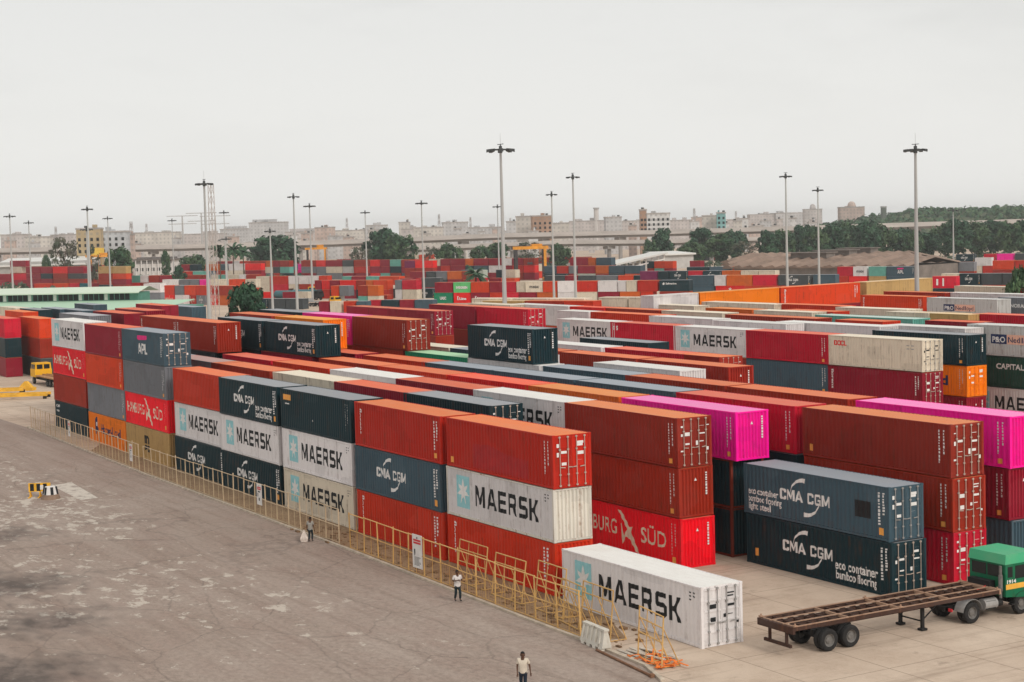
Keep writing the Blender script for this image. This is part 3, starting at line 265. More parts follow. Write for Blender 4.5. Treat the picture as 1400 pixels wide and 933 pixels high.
C|navy|-358.9|124|0.05|4.18|2.9|25.8|CMA|b|27|dark navy white lettered container in the low dark row by the tankers
C|crimson|-487.1|179.8|0|8.69|2.9|25||b|39|crimson container in the cream and red stacks
C|crimson|-322|301.3|2.9|5.61|2.9|14.4||b|21|crimson container beside the tall right mast
C|cream|-317.5|127.9|0.05|3.18|2.9|32.8||b|38|cream container in the low row before the greenish white one
C|redorange|-286.2|202.7|0|3.54|2.9|30.2||b|18|lower red container in the stacks left of the gantry, rightmost of its colour there
C|orangered|-468.3|157.3|2.9|7.86|2.9|21.8||b|36|orange red container behind the rust stacks
C|magenta|-416.4|384.3|2.9|8.52|2.9|25||b|40|magenta container under the tiled shed edge, at its left end beside a magenta one
C|magenta|-408.4|388.1|2.9|8.27|2.9|25||b|40|magenta container under the tiled shed edge, between a magenta and a dark grey one
C|crimson|-321.4|182.2|0|3.88|2.9|30.2||b|18|crimson container in the stacks left of the gantry
C|grey|-319.2|342.5|2.9|5.6|2.9|23||b|41|upper grey container in the grey right pair, at its left end beside a grey one
C|slate|-319.2|342.5|0|5.6|2.9|23||b|41|slate blue container in the grey right pair
C|redorange|-682.3|305|0|16.73|2.9|25||b|42|red container in the row below the trees
C|red|-415.2|123|0|6.06|2.9|14|HS|b|26|red white lettered container in the rust and red stacks
C|darkgrey|-436|278.4|0|8.17|2.9|18.6||b|37|dark grey container in the low dark row, between a dark grey and a grey one
C|orangered|-415.2|123|2.9|6.06|2.9|14||b|26|orange red container in the rust and red stacks
C|greenwhite|-457.3|291.6|0|9.65|2.9|11.7||b|31|greenish white container in the row right of the gantry
C|white|-500.5|144.4|2.9|8.47|2.9|21.8||b|36|white container behind the rust stacks
C|crimson|-344.8|261|2.9|5.3|2.9|17.9||b|33|crimson container in the thin row below brown sheds
C|white|-357.4|337.5|2.9|6.24|2.9|23.7||b|43|white container just below the tiled sheds
C|slate|-310.8|132.2|0.05|2.91|2.9|32.8||b|38|slate blue container in the low row before the greenish white one
C|maroon|-320.3|126|0.05|2.98|2.9|32.8||b|38|maroon container in the low row before the greenish white one
C|crimson|-313.7|137.4|0.05|2.97|2.9|31.5||b|25|crimson container in the low row under the dark lettered pair
C|white|-316.4|302.8|2.9|4.92|2.9|14.4|HYUNDAI|b|21|white dark lettered container beside the tall right mast
C|maroon|-468.3|295.4|5.8|9.37|2.9|14||b|44|maroon container left of the stepped shed
C|maroon|-441.9|191.2|2.9|7.41|2.9|14||b|29|maroon container in the teal mixed row
C|redorange|-351.3|340.2|2.9|5.89|2.9|23.7||b|43|red container just below the tiled sheds
C|cream|-520.3|303.3|2.9|11.38|2.9|14|HYUNDAI|b|45|cream dark lettered container seen through the gantry legs
C|grey|-409|124.5|0|5.33|2.9|14|CMA|b|26|grey white lettered container in the rust and red stacks
C|redorange|-520.3|303.3|0|11.38|2.9|14||b|45|red container seen through the gantry legs
C|tealnavy|-725.8|275.9|2.9|16.91|2.9|25||b|46|dark teal container below the round tree
C|maroon|-457|291.7|2.9|9.06|2.9|11.7||b|31|maroon container in the row right of the gantry
C|redorange|-409|124.5|2.9|5.33|2.9|14||b|26|upper red container in the rust and red stacks, rightmost of its colour there
C|brightred|-403.3|126|0|5.05|2.9|14|HS|b|26|lower bright red white lettered container in the rust and red stacks, second from left
C|rust|-343.1|153.5|0.05|3.5|2.9|25||b|47|rust red container beside the greenish white one
C|grey|-313.8|344.8|2.9|4.92|2.9|23||b|41|upper grey container in the grey right pair, at its right end beside a grey one
C|slate|-432.8|296.7|2.9|7.99|2.9|11.7||b|31|slate blue container in the row right of the gantry
C|white|-297.8|235.6|2.9|3.51|2.9|23.8||b|17|white container behind the long slanting line
C|brightred|-527|258.5|5.8|9.91|2.9|18.9||b|48|bright red container on top of the red cluster
C|teal|-434.4|193.1|2.9|6.69|2.9|14||b|29|pale teal container in the teal mixed row
C|brightred|-426|120.3|0|5.4|2.9|14|HS|b|26|lower bright red white lettered container in the rust and red stacks, first from left
C|darkgrey|-400.3|391.9|2.9|7.1|2.9|25|CMA|b|40|dark grey white lettered container under the tiled shed edge
C|cream|-390.3|130.9|0.05|4.02|2.9|24.5||b|49|cream container by the round bush
C|redorange|-426|120.3|2.9|5.4|2.9|14||b|26|upper red container in the rust and red stacks, leftmost of its colour there
C|navy|-401.2|431|2.9|7.43|2.9|25|CMA|b|50|dark navy white lettered container in the farthest right row
C|orangered|-418.7|284.3|0|6.68|2.9|18.6||b|37|orange red container in the low dark row
C|cream|-289.7|200.6|2.9|2.93|2.9|30.2||b|18|upper cream container in the stacks left of the gantry'''
STUFF = '''cream|-688.9|172.7|2.9|11.85|2.9|33.4
white|-420.4|121.7|0|5.07|2.9|14
white|-351|389.9|2.9|5.86|2.9|25
grey|-420.4|121.7|2.9|5.07|2.9|14
cream|-699.6|165.7|2.9|11.82|2.9|33.4
slate|-440.8|295|2.9|7.63|2.9|11.7
crimson|-321.4|182.2|2.9|3.08|2.9|30.2
orangered|-442.1|249.7|0.05|6.75|2.9|15.8
slate|-454.9|298.7|5.8|7.56|2.9|14
cream|-346.1|152.1|0.05|3|2.9|25
redorange|-639.1|134.1|0|9.9|2.9|28.6
cream|-493.3|177|2.9|6.49|2.9|25
maroon|-626|145|6.9|12.83|2.9|14
cream|-493.3|177|0|6.49|2.9|25
orangered|-362.3|335.4|2.9|5.11|2.9|23.7
cream|-429.7|194.3|0|5.55|2.9|14
redorange|-322|301.3|0|4.01|2.9|14.4
cream|-717.7|153.7|2.9|11.41|2.9|33.4
magenta|-386.6|437.9|2.9|6.37|2.9|25
cream|-701.2|244.8|0|13.11|2.9|24.9
orangered|-629.3|139.5|0|9.05|2.9|28.6
burgundy|-610.4|149.8|0|8.6|2.9|28.6
burgundy|-738.1|140.3|2.9|11.32|2.9|33.4
maroon|-738.1|140.3|0|11.32|2.9|33.4
orangebrown|-447.7|293.6|2.9|6.77|2.9|11.7
tan|-602|151|6.9|10.72|2.9|14
tan|-591.3|153.7|6.9|10.24|2.9|14
brightred|-638.2|142|6.9|12.18|2.9|14
navy|-355.8|257.4|2.9|3.84|2.9|17.9
maroon|-441.9|276.5|0|5.9|2.9|18.6
cream|-460.7|160.3|2.9|4.98|2.9|21.8
white|-414.4|119.9|0.05|3.34|2.9|24.5
maroon|-661.1|136.3|6.9|12.78|2.9|14
cream|-318.5|183.9|2.9|2.48|2.9|30.2
burgundy|-448.1|248|0.05|5.75|2.9|15.8
maroon|-434.5|193|0|4.86|2.9|14
brightred|-678.7|179.4|2.9|9.42|2.9|33.4
white|-291.8|199.4|2.9|2.2|2.9|30.2
red|-401.4|126.4|2.9|3.11|2.9|14
purple|-345.6|342.7|2.9|4.16|2.9|23.7
magenta|-393.2|395.2|2.9|5.43|2.9|25
maroon|-734.8|147.2|9.1|15.26|2.9|14
slate|-475.3|287.9|2.9|6.75|2.9|11.7
grey|-487.3|149.7|2.9|5|2.9|21.8
maroon|-393.9|185.8|2.9|3.39|2.9|37.9
grey|-492.3|147.7|2.9|5.06|2.9|21.8
teal|-446.9|190|2.9|4.79|2.9|14
burgundy|-590.3|160.7|0|6.9|2.9|28.6
red|-468.4|289.4|2.9|6.32|2.9|11.7
greenwhite|-460|248|2.9|5.28|2.9|18.5
crimson|-460|248|0|5.28|2.9|18.5
slate|-465.5|246.1|2.9|5.34|2.9|18.5
rust|-465.5|246.1|0|5.34|2.9|18.5
burgundy|-602.5|154.1|0|6.8|2.9|28.6
navy|-692.2|300.4|2.9|10.84|2.9|25
white|-474.5|185.7|2.9|4.51|2.9|25
white|-479|183.6|2.9|4.56|2.9|25
cream|-704.1|339.5|5.8|10.27|2.9|38.7
cream|-466.4|242.9|0.05|5.25|2.9|15.8
cream|-444.7|253.1|2.9|4.74|2.9|18.5
rust|-444.7|253.1|0|4.74|2.9|18.5
red|-307.7|363.5|2.9|3.33|2.9|22
slate|-373.4|385|2.9|4.5|2.9|14
slate|-373.4|385|0|4.5|2.9|14
teal|-762.4|266.7|2.9|12.3|2.9|25
white|-470.2|187.8|2.9|4.3|2.9|25
cream|-386.2|132.7|0.05|2.21|2.9|24.5
burgundy|-596.2|157.5|0|6.36|2.9|28.6
navy|-412.1|286.5|0|4.22|2.9|18.6
crimson|-728.4|146.7|2.9|8.74|2.9|33.4
maroon|-728.4|146.7|0|8.74|2.9|33.4
maroon|-648.4|139.4|6.9|9.7|2.9|14
cream|-682.1|305.1|2.9|9.98|2.9|25
white|-368.8|386.2|2.9|4.15|2.9|14
rust|-471.7|241.4|0.05|4.92|2.9|15.8
red|-348.6|391.1|0|3.91|2.9|25
redorange|-466|189.7|2.9|3.92|2.9|25
orangered|-804.1|366.9|2.9|13.22|2.9|25
navy|-449.1|251.7|2.9|4.09|2.9|18.5
redorange|-449.1|251.7|0|4.09|2.9|18.5
maroon|-699.6|387.8|2.9|11.66|2.9|14
purple|-532.6|256.5|5.8|5.64|2.9|18.9
crimson|-391.2|435.7|2.9|4.44|2.9|25
white|-618.7|288.8|2.9|7.86|2.9|17.6
crimson|-621|144|0|5.59|2.9|28.6
white|-592.6|297.1|2.9|7.12|2.9|17.6
magenta|-482.2|151.7|2.9|3.25|2.9|21.8
darkgrey|-380.2|440.8|2.9|4.17|2.9|25
cream|-734.8|147.2|6.2|11|2.9|14
white|-734.6|271.8|2.9|9.45|2.9|25
cream|-700.4|296.6|2.9|8.72|2.9|25
red|-585.2|299.4|2.9|6.7|2.9|17.6
white|-585.2|299.4|0|6.7|2.9|17.6
redorange|-592.3|297.2|0|6.79|2.9|17.6
cream|-479|183.6|0|3.17|2.9|25
crimson|-599.3|294.9|2.9|6.74|2.9|17.6
magenta|-708|293|0|8.48|2.9|25
tealnavy|-615.6|146.9|0|4.91|2.9|28.6
tan|-606|292.8|0|6.73|2.9|17.6
orangered|-695.7|346.2|5.8|7.7|2.9|38.7
magenta|-715.9|289.3|0|8.38|2.9|25
white|-578.5|301.5|2.9|5.99|2.9|17.6
purple|-605.8|292.9|2.9|6.5|2.9|17.6
white|-578.5|301.5|0|5.99|2.9|17.6
cream|-699.7|296.9|0|7.94|2.9|25
orangebrown|-459|297.7|5.8|3.65|2.9|14
grey|-461.9|290.7|2.9|3.68|2.9|11.7
navy|-467.7|196.4|0.05|2.74|2.9|25
darkgrey|-814.1|362.2|2.9|10.65|2.9|25
maroon|-824.3|357.5|2.9|10.79|2.9|25
orangered|-774.4|261.1|2.9|8.76|2.9|25
rust|-470.3|195.2|0.05|2.59|2.9|25
crimson|-707.9|160.2|2.9|5.59|2.9|33.4
orangered|-782.1|257.6|2.9|8.04|2.9|25
cream|-351|389.9|0|2.47|2.9|25
maroon|-700.4|387.6|0|7.98|2.9|14
orangered|-317.2|375.6|0|2.04|2.9|24.3
magenta|-871|335.7|2.9|9.98|2.9|25
maroon|-853|344.1|2.9|9.46|2.9|25
crimson|-389.5|189.2|2.9|1.48|2.9|37.9
cream|-832.8|353.5|2.9|8.94|2.9|25
grey|-709.9|292.1|2.9|6.1|2.9|25
grey|-715.8|289.4|2.9|6.06|2.9|25
maroon|-610.3|291.4|2.9|4.41|2.9|17.6
maroon|-861.2|340.2|2.9|8.68|2.9|25
white|-676.9|518.7|3.1|6.54|2.9|25
maroon|-610.3|291.4|0|4.17|2.9|17.6
cream|-703|163.5|2.9|3.63|2.9|33.4
teal|-682.6|516.1|3.1|5.95|2.9|25
maroon|-689|250.5|0|3.97|2.9|24.9
magenta|-720.3|287.3|2.9|4.61|2.9|25
darkgrey|-708.2|336.2|5.8|4.63|2.9|38.7
magenta|-720.3|287.3|0|4.61|2.9|25
navy|-720.8|151.7|2.9|3.27|2.9|33.4
redorange|-672.7|309.5|2.9|3.86|2.9|25
navy|-704.1|294.8|2.9|3.76|2.9|25
magenta|-692.2|300.4|0|3.21|2.9|25
redorange|-686.3|514.3|3.1|3.76|2.9|25
navy|-728.1|175.5|5.8|4.85|2.9|22.4
redbrown|-723.2|177.5|5.8|5.91|2.9|22.4
redbrown|-717.4|179.9|5.8|4.76|2.9|22.4
red|-712.6|181.9|5.8|5.8|2.9|22.4
teal|-695.7|188.8|5.8|5.64|2.9|22.4
burgundy|-728.1|175.5|2.9|4.85|2.9|22.4
rust|-717.4|179.9|2.9|4.76|2.9|22.4
navy|-712.6|181.9|2.9|5.8|2.9|22.4
burgundy|-695.7|188.8|2.9|5.64|2.9|22.4
grey|-728.1|175.5|0|4.85|2.9|22.4
burgundy|-723.2|177.5|0|5.91|2.9|22.4
burgundy|-717.4|179.9|0|4.76|2.9|22.4
maroon|-712.6|181.9|0|5.8|2.9|22.4
red|-695.7|188.8|0|5.64|2.9|22.4
burgundy|-643|200.5|5.8|5.04|2.9|23.5
navy|-638|202.7|5.8|5|2.9|23.5
orangebrown|-629|206.6|5.8|9.03|2.9|23.5
slate|-620.4|210.3|5.8|4.84|2.9|23.5
white|-615.6|212.4|5.8|9.71|2.9|23.5
brightred|-606.4|216.5|5.8|9.55|2.9|23.5
white|-643|200.5|2.9|5.04|2.9|23.5
greywhite|-638|202.7|2.9|5|2.9|23.5
orangebrown|-629|206.6|2.9|9.03|2.9|23.5
white|-620.4|210.3|2.9|4.84|2.9|23.5
cream|-638|202.7|0|5|2.9|23.5
white|-629|206.6|0|9.03|2.9|23.5
white|-620.4|210.3|0|4.84|2.9|23.5
cream|-615.6|212.4|0|9.71|2.9|23.5
burgundy|-606.4|216.5|0|9.55|2.9|23.5
darkgrey|-737.4|233.7|5.8|5.99|2.9|12.9
maroon|-731.1|235.2|5.8|8.6|2.9|12.9
cream|-722.2|237.2|5.8|14.36|2.9|12.9
burgundy|-707.8|240.5|5.8|13.98|2.9|12.9
white|-693.7|243.7|5.8|5.53|2.9|12.9
red|-687.8|245.1|5.8|9.18|2.9|12.9
rust|-678.4|247.2|5.8|12.04|2.9|12.9
orangebrown|-666.3|250|5.8|5.24|2.9|12.9
burgundy|-660.7|251.3|5.8|5.19|2.9|12.9
redbrown|-655.2|252.5|5.8|7.46|2.9|12.9
rust|-638.8|256.3|5.8|11.15|2.9|12.9
brightred|-627.5|258.9|5.8|7.06|2.9|12.9
maroon|-620.2|260.5|5.8|11.82|2.9|12.9
darkgrey|-608.3|263.3|5.8|7.85|2.9|12.9
rust|-600.2|265.1|5.8|11.36|2.9|12.9
brightred|-588.8|267.7|5.8|6.52|2.9|12.9
maroon|-582|269.3|5.8|6.43|2.9|12.9
teal|-575.4|270.8|5.8|7.33|2.9|12.9
redbrown|-567.8|272.5|5.8|5.26|2.9|12.9
darkgrey|-737.4|233.7|2.9|5.99|2.9|12.9
darkgrey|-731.1|235.2|2.9|8.6|2.9|12.9
burgundy|-722.2|237.2|2.9|14.36|2.9|12.9
cream|-707.8|240.5|2.9|13.98|2.9|12.9
white|-693.7|243.7|2.9|5.53|2.9|12.9
cream|-687.8|245.1|2.9|9.18|2.9|12.9
cream|-678.4|247.2|2.9|12.04|2.9|12.9
cream|-666.3|250|2.9|5.24|2.9|12.9
darkgrey|-660.7|251.3|2.9|5.19|2.9|12.9
teal|-655.2|252.5|2.9|7.46|2.9|12.9
grey|-638.8|256.3|2.9|11.15|2.9|12.9
grey|-627.5|258.9|2.9|7.06|2.9|12.9
cream|-620.2|260.5|2.9|11.82|2.9|12.9
greywhite|-608.3|263.3|2.9|7.85|2.9|12.9
red|-600.2|265.1|2.9|11.36|2.9|12.9
maroon|-588.8|267.7|2.9|6.52|2.9|12.9
burgundy|-582|269.3|2.9|6.43|2.9|12.9
navy|-575.4|270.8|2.9|7.33|2.9|12.9
burgundy|-567.8|272.5|2.9|5.26|2.9|12.9
cream|-737.4|233.7|0|5.99|2.9|12.9
burgundy|-731.1|235.2|0|8.6|2.9|12.9
rust|-722.2|237.2|0|14.36|2.9|12.9
red|-707.8|240.5|0|13.98|2.9|12.9
darkgrey|-693.7|243.7|0|5.53|2.9|12.9
rust|-687.8|245.1|0|9.18|2.9|12.9
burgundy|-678.4|247.2|0|12.04|2.9|12.9
grey|-666.3|250|0|5.24|2.9|12.9
red|-660.7|251.3|0|5.19|2.9|12.9
navy|-655.2|252.5|0|7.46|2.9|12.9
burgundy|-638.8|256.3|0|11.15|2.9|12.9
grey|-627.5|258.9|0|7.06|2.9|12.9
grey|-620.2|260.5|0|11.82|2.9|12.9
burgundy|-608.3|263.3|0|7.85|2.9|12.9
burgundy|-600.2|265.1|0|11.36|2.9|12.9
brightred|-588.8|267.7|0|6.52|2.9|12.9
teal|-582|269.3|0|6.43|2.9|12.9
rust|-575.4|270.8|0|7.33|2.9|12.9
slate|-567.8|272.5|0|5.26|2.9|12.9
brightred|-563.3|276.2|5.8|5.08|2.9|14
rust|-558|277.5|5.8|4.09|2.9|14
cream|-553.7|278.6|5.8|6.83|2.9|14
burgundy|-546.7|280.4|5.8|5.82|2.9|14
burgundy|-540.7|281.9|5.8|8.88|2.9|14
orangebrown|-531.7|284.1|5.8|4.75|2.9|14
maroon|-526.7|285.3|5.8|8.62|2.9|14
burgundy|-518|287.5|5.8|9.31|2.9|14
white|-508.6|289.9|5.8|3.66|2.9|14
maroon|-504.7|290.8|5.8|6.13|2.9|14
rust|-498.4|292.4|5.8|6.05|2.9|14
navy|-563.3|276.2|2.9|5.08|2.9|14
burgundy|-558|277.5|2.9|4.09|2.9|14
burgundy|-553.7|278.6|2.9|6.83|2.9|14
red|-546.7|280.4|2.9|5.82|2.9|14
burgundy|-540.7|281.9|2.9|8.88|2.9|14
slate|-526.7|285.3|2.9|8.62|2.9|14
white|-518|287.5|2.9|9.31|2.9|14
maroon|-508.6|289.9|2.9|3.66|2.9|14
red|-504.7|290.8|2.9|6.13|2.9|14
brightred|-498.4|292.4|2.9|6.05|2.9|14
red|-671.3|383.2|2.9|6.8|2.9|24.2
red|-664.8|386.1|2.9|5.82|2.9|24.2
teal|-659.1|388.7|2.9|6.68|2.9|24.2
rust|-652.7|391.6|2.9|8.85|2.9|24.2
teal|-644.3|395.3|2.9|6.53|2.9|24.2
brightred|-638|398.2|2.9|5.59|2.9|24.2
maroon|-632.5|400.6|2.9|9.45|2.9|24.2
orangebrown|-671.3|383.2|0|6.8|2.9|24.2
orangered|-664.8|386.1|0|5.82|2.9|24.2
grey|-652.7|391.6|0|8.85|2.9|24.2
greywhite|-644.3|395.3|0|6.53|2.9|24.2
white|-638|398.2|0|5.59|2.9|24.2
burgundy|-632.5|400.6|0|9.45|2.9|24.2
red|-633.1|197|2.9|5.61|2.9|36.1
teal|-628.2|200.5|2.9|8.24|2.9|36.1
slate|-621.3|205.5|2.9|3.26|2.9|36.1
redbrown|-618.4|207.7|2.9|5.5|2.9|36.1
cream|-613.7|211.1|2.9|8.07|2.9|36.1
slate|-633.1|197|0|5.61|2.9|36.1
rust|-628.2|200.5|0|8.24|2.9|36.1
teal|-621.3|205.5|0|3.26|2.9|36.1
greywhite|-618.4|207.7|0|5.5|2.9|36.1
burgundy|-613.7|211.1|0|8.07|2.9|36.1
teal|-588.4|160.7|2.9|4.72|2.9|23.3
white|-583.7|162.7|2.9|4.68|2.9|23.3
rust|-579.1|164.7|2.9|6.37|2.9|23.3
maroon|-572.9|167.3|2.9|8.42|2.9|23.3
orangered|-564.8|170.8|2.9|6.19|2.9|23.3
rust|-558.8|173.4|2.9|9.02|2.9|23.3
cream|-545.8|179|2.9|3.52|2.9|23.3
teal|-542.3|180.5|2.9|5.11|2.9|23.3
cream|-537.2|182.7|2.9|5.85|2.9|23.3
white|-531.6|185.1|2.9|3.42|2.9|23.3
redbrown|-528.1|186.6|2.9|5.74|2.9|23.3
brightred|-588.4|160.7|0|4.72|2.9|23.3
rust|-583.7|162.7|0|4.68|2.9|23.3
white|-579.1|164.7|0|6.37|2.9|23.3
cream|-572.9|167.3|0|8.42|2.9|23.3
white|-564.8|170.8|0|6.19|2.9|23.3
darkgrey|-558.8|173.4|0|9.02|2.9|23.3
burgundy|-545.8|179|0|3.52|2.9|23.3
greywhite|-542.3|180.5|0|5.11|2.9|23.3
orangered|-537.2|182.7|0|5.85|2.9|23.3
white|-531.6|185.1|0|3.42|2.9|23.3
navy|-528.1|186.6|0|5.74|2.9|23.3
white|-898.2|177.9|2.9|16.22|2.9|15.9
rust|-882.1|182.5|2.9|15.83|2.9|15.9
brightred|-834.5|196|2.9|16.15|2.9|15.9
redbrown|-818.5|200.6|2.9|14.32|2.9|15.9
orangered|-804.2|204.6|2.9|10.48|2.9|15.9
cream|-898.2|177.9|0|16.22|2.9|15.9
greywhite|-882.1|182.5|0|15.83|2.9|15.9
navy|-834.5|196|0|16.15|2.9|15.9
burgundy|-818.5|200.6|0|14.32|2.9|15.9
white|-804.2|204.6|0|10.48|2.9|15.9
maroon|-412.3|164.8|2.9|2.8|2.9|20.9
brightred|-409.3|165.9|2.9|3.42|2.9|20.9
maroon|-405.9|167.2|2.9|4.03|2.9|20.9
brightred|-401.8|168.8|2.9|6.83|2.9|20.9
redbrown|-395.1|171.3|2.9|3.92|2.9|20.9
orangebrown|-391.2|172.8|2.9|2.64|2.9|20.9
orangered|-388.4|173.9|2.9|5.98|2.9|20.9
grey|-379.9|177.1|2.9|2.56|2.9|20.9
crimson|-377.2|178.2|2.9|5.8|2.9|20.9
slate|-412.3|164.8|0|2.8|2.9|20.9
red|-409.3|165.9|0|3.42|2.9|20.9
maroon|-401.8|168.8|0|6.83|2.9|20.9
navy|-395.1|171.3|0|3.92|2.9|20.9
cream|-391.2|172.8|0|2.64|2.9|20.9
red|-388.4|173.9|0|5.98|2.9|20.9
white|-379.9|177.1|0|2.56|2.9|20.9
cream|-377.2|178.2|0|5.8|2.9|20.9
maroon|-474|229.3|2.9|8.11|2.9|18.4
darkgrey|-466|232|2.9|4.66|2.9|18.4
grey|-461.2|233.6|2.9|5.34|2.9|18.4
orangebrown|-455.9|235.4|2.9|7.06|2.9|18.4
rust|-448.9|237.7|2.9|3.77|2.9|18.4
burgundy|-474|229.3|0|8.11|2.9|18.4
greywhite|-466|232|0|4.66|2.9|18.4
darkgrey|-461.2|233.6|0|5.34|2.9|18.4
maroon|-455.9|235.4|0|7.06|2.9|18.4
rust|-448.9|237.7|0|3.77|2.9|18.4
orangered|-352.9|144|2.9|2.77|2.9|25.7
grey|-350.1|145.3|2.9|3.27|2.9|25.7
rust|-344.2|148.2|2.9|3.22|2.9|25.7
orangebrown|-341.1|149.7|2.9|3.7|2.9|25.7
white|-352.9|144|0|2.77|2.9|25.7
teal|-344.2|148.2|0|3.22|2.9|25.7
cream|-341.1|149.7|0|3.7|2.9|25.7
brightred|-411.7|144.8|0.05|5.68|2.9|28.4
maroon|-402.5|149.8|0.05|5.56|2.9|28.4
cream|-397.4|152.5|0.05|4.09|2.9|28.4
red|-629.7|334.2|2.9|5.57|2.9|13.8
cream|-623.9|335.6|2.9|7.55|2.9|13.8
teal|-616.2|337.5|2.9|7.44|2.9|13.8
darkgrey|-608.5|339.3|2.9|5.35|2.9|13.8
maroon|-603|340.7|2.9|5.29|2.9|13.8
redbrown|-597.4|342.1|2.9|7.18|2.9|13.8
darkgrey|-629.7|334.2|0|5.57|2.9|13.8
white|-623.9|335.6|0|7.55|2.9|13.8
rust|-616.2|337.5|0|7.44|2.9|13.8
orangebrown|-608.5|339.3|0|5.35|2.9|13.8
rust|-603|340.7|0|5.29|2.9|13.8
navy|-597.4|342.1|0|7.18|2.9|13.8
white|-495.8|341.4|2.9|3.47|2.9|14
cream|-492.1|342.3|2.9|3.44|2.9|14
navy|-488.4|343.2|2.9|5.77|2.9|14
orangered|-482.5|344.7|2.9|4.92|2.9|14
orangered|-477.4|346|2.9|4.48|2.9|14
maroon|-464.4|349.2|2.9|5.47|2.9|14
greywhite|-495.8|341.4|0|3.47|2.9|14
maroon|-492.1|342.3|0|3.44|2.9|14
red|-488.4|343.2|0|5.77|2.9|14
teal|-482.5|344.7|0|4.92|2.9|14
maroon|-477.4|346|0|4.48|2.9|14
greywhite|-464.4|349.2|0|5.47|2.9|14
red|-612.4|173.1|0.05|5.67|2.9|33.1
maroon|-604.3|178.4|0.05|4.07|2.9|33.1
rust|-77.08|5.2|0|12.19|2.9|0
orangered|-77.08|5.2|2.92|12.19|2.9|0
redbrown|-79|5.2|0|12.19|2.9|0
maroon|-79|5.2|2.92|12.19|2.9|0
darkgrey|-65.19|5.2|0|12.19|2.9|0
orangered|-65.19|5.2|2.92|12.19|2.9|0
redbrown|-52.35|5.2|0|12.19|2.9|0
burgundy|-52.35|5.2|2.92|12.19|2.9|0
darkgrey|-40.08|5.2|0|12.19|2.9|0
maroon|-40.08|5.2|2.92|12.19|2.9|0
navy|-28.2|5.2|0|12.19|2.9|0
maroon|-28.2|5.2|2.92|12.19|2.9|0
navy|-90.5|9.75|0|12.19|2.9|0
rust|-90.5|9.75|2.92|12.19|2.9|0
rust|-76.19|9.75|0|12.19|2.9|0
redbrown|-76.19|9.75|2.92|12.19|2.9|0
rust|-63.61|9.75|0|12.19|2.9|0
darkgrey|-63.61|9.75|2.92|12.19|2.9|0
rust|-51|9.75|0|12.19|2.9|0
darkgrey|-51|9.75|2.92|12.19|2.9|0
rust|-38.71|9.75|0|12.19|2.9|0
maroon|-38.71|9.75|2.92|12.19|2.9|0
rust|-26.57|9.75|0|12.19|2.9|0
rust|-26.57|9.75|2.92|12.19|2.9|0
orangered|-89.8|14.1|0|12.19|2.9|0
burgundy|-89.8|14.1|2.92|12.19|2.9|0
burgundy|-77.2|14.1|0|12.19|2.9|0
navy|-77.2|14.1|2.92|12.19|2.9|0
darkgrey|-63.22|14.1|0|12.19|2.9|0
burgundy|-63.22|14.1|2.92|12.19|2.9|0
darkgrey|-50.88|14.1|0|12.19|2.9|0
rust|-50.88|14.1|2.92|12.19|2.9|0
navy|-38.59|14.1|0|12.19|2.9|0
rust|-38.59|14.1|2.92|12.19|2.9|0
darkgrey|-26.89|14.1|0|12.19|2.9|0
rust|-26.89|14.1|2.92|12.19|2.9|0
rust|-77.4|18.6|0|12.19|2.9|0
rust|-77.4|18.6|2.92|12.19|2.9|0
redbrown|-63.38|18.6|0|12.19|2.9|0
rust|-63.38|18.6|2.92|12.19|2.9|0
darkgrey|-51.89|18.6|0|12.19|2.9|0
redbrown|-51.89|18.6|2.92|12.19|2.9|0
rust|-39.53|18.6|0|12.19|2.9|0
rust|-39.53|18.6|2.92|12.19|2.9|0
navy|-27.07|18.6|0|12.19|2.9|0
maroon|-27.07|18.6|2.92|12.19|2.9|0
rust|-14.56|18.6|0|12.19|2.9|0
navy|-14.56|18.6|2.92|12.19|2.9|0
navy|-77.4|23.5|0|12.19|2.9|0
burgundy|-77.4|23.5|2.92|12.19|2.9|0
orangered|-64.7|23.5|0|12.19|2.9|0
burgundy|-64.7|23.5|2.92|12.19|2.9|0
burgundy|-52.6|23.5|0|12.19|2.9|0
maroon|-52.6|23.5|2.92|12.19|2.9|0
burgundy|-39.9|23.5|0|12.19|2.9|0
navy|-39.9|23.5|2.92|12.19|2.9|0
rust|-27.87|23.5|0|12.19|2.9|0
darkgrey|-27.87|23.5|2.92|12.19|2.9|0
orangered|-15.41|23.5|0|12.19|2.9|0
darkgrey|-15.41|23.5|2.92|12.19|2.9|0
rust|-77.4|28.4|0|12.19|2.9|0
rust|-77.4|28.4|2.92|12.19|2.9|0
maroon|-64.9|28.4|0|12.19|2.9|0
rust|-64.9|28.4|2.92|12.19|2.9|0
redbrown|-61.33|28.4|0|12.19|2.9|0
darkgrey|-61.33|28.4|2.92|12.19|2.9|0
navy|-39.9|28.4|0|12.19|2.9|0
burgundy|-39.9|28.4|2.92|12.19|2.9|0
maroon|-65.2|32.8|0|12.19|2.9|0
redbrown|-65.2|32.8|2.92|12.19|2.9|0
darkgrey|-52.3|32.8|0|12.19|2.9|0
burgundy|-52.3|32.8|2.92|12.19|2.9|0
redbrown|-39.6|32.8|0|12.19|2.9|0
rust|-39.6|32.8|2.92|12.19|2.9|0
orangered|-66|38.3|0|12.19|2.9|0
maroon|-66|38.3|2.92|12.19|2.9|0
maroon|-53.14|38.3|0|12.19|2.9|0
burgundy|-53.14|38.3|2.92|12.19|2.9|0
darkgrey|-42|38.3|0|6.06|2.9|0
navy|-42|38.3|2.92|6.06|2.9|0
burgundy|-67.12|44.4|0|12.19|2.9|0
rust|-67.12|44.4|2.92|12.19|2.9|0
navy|-101.46|9.75|0|12.19|2.9|0
redbrown|-101.46|9.75|2.92|12.19|2.9|0
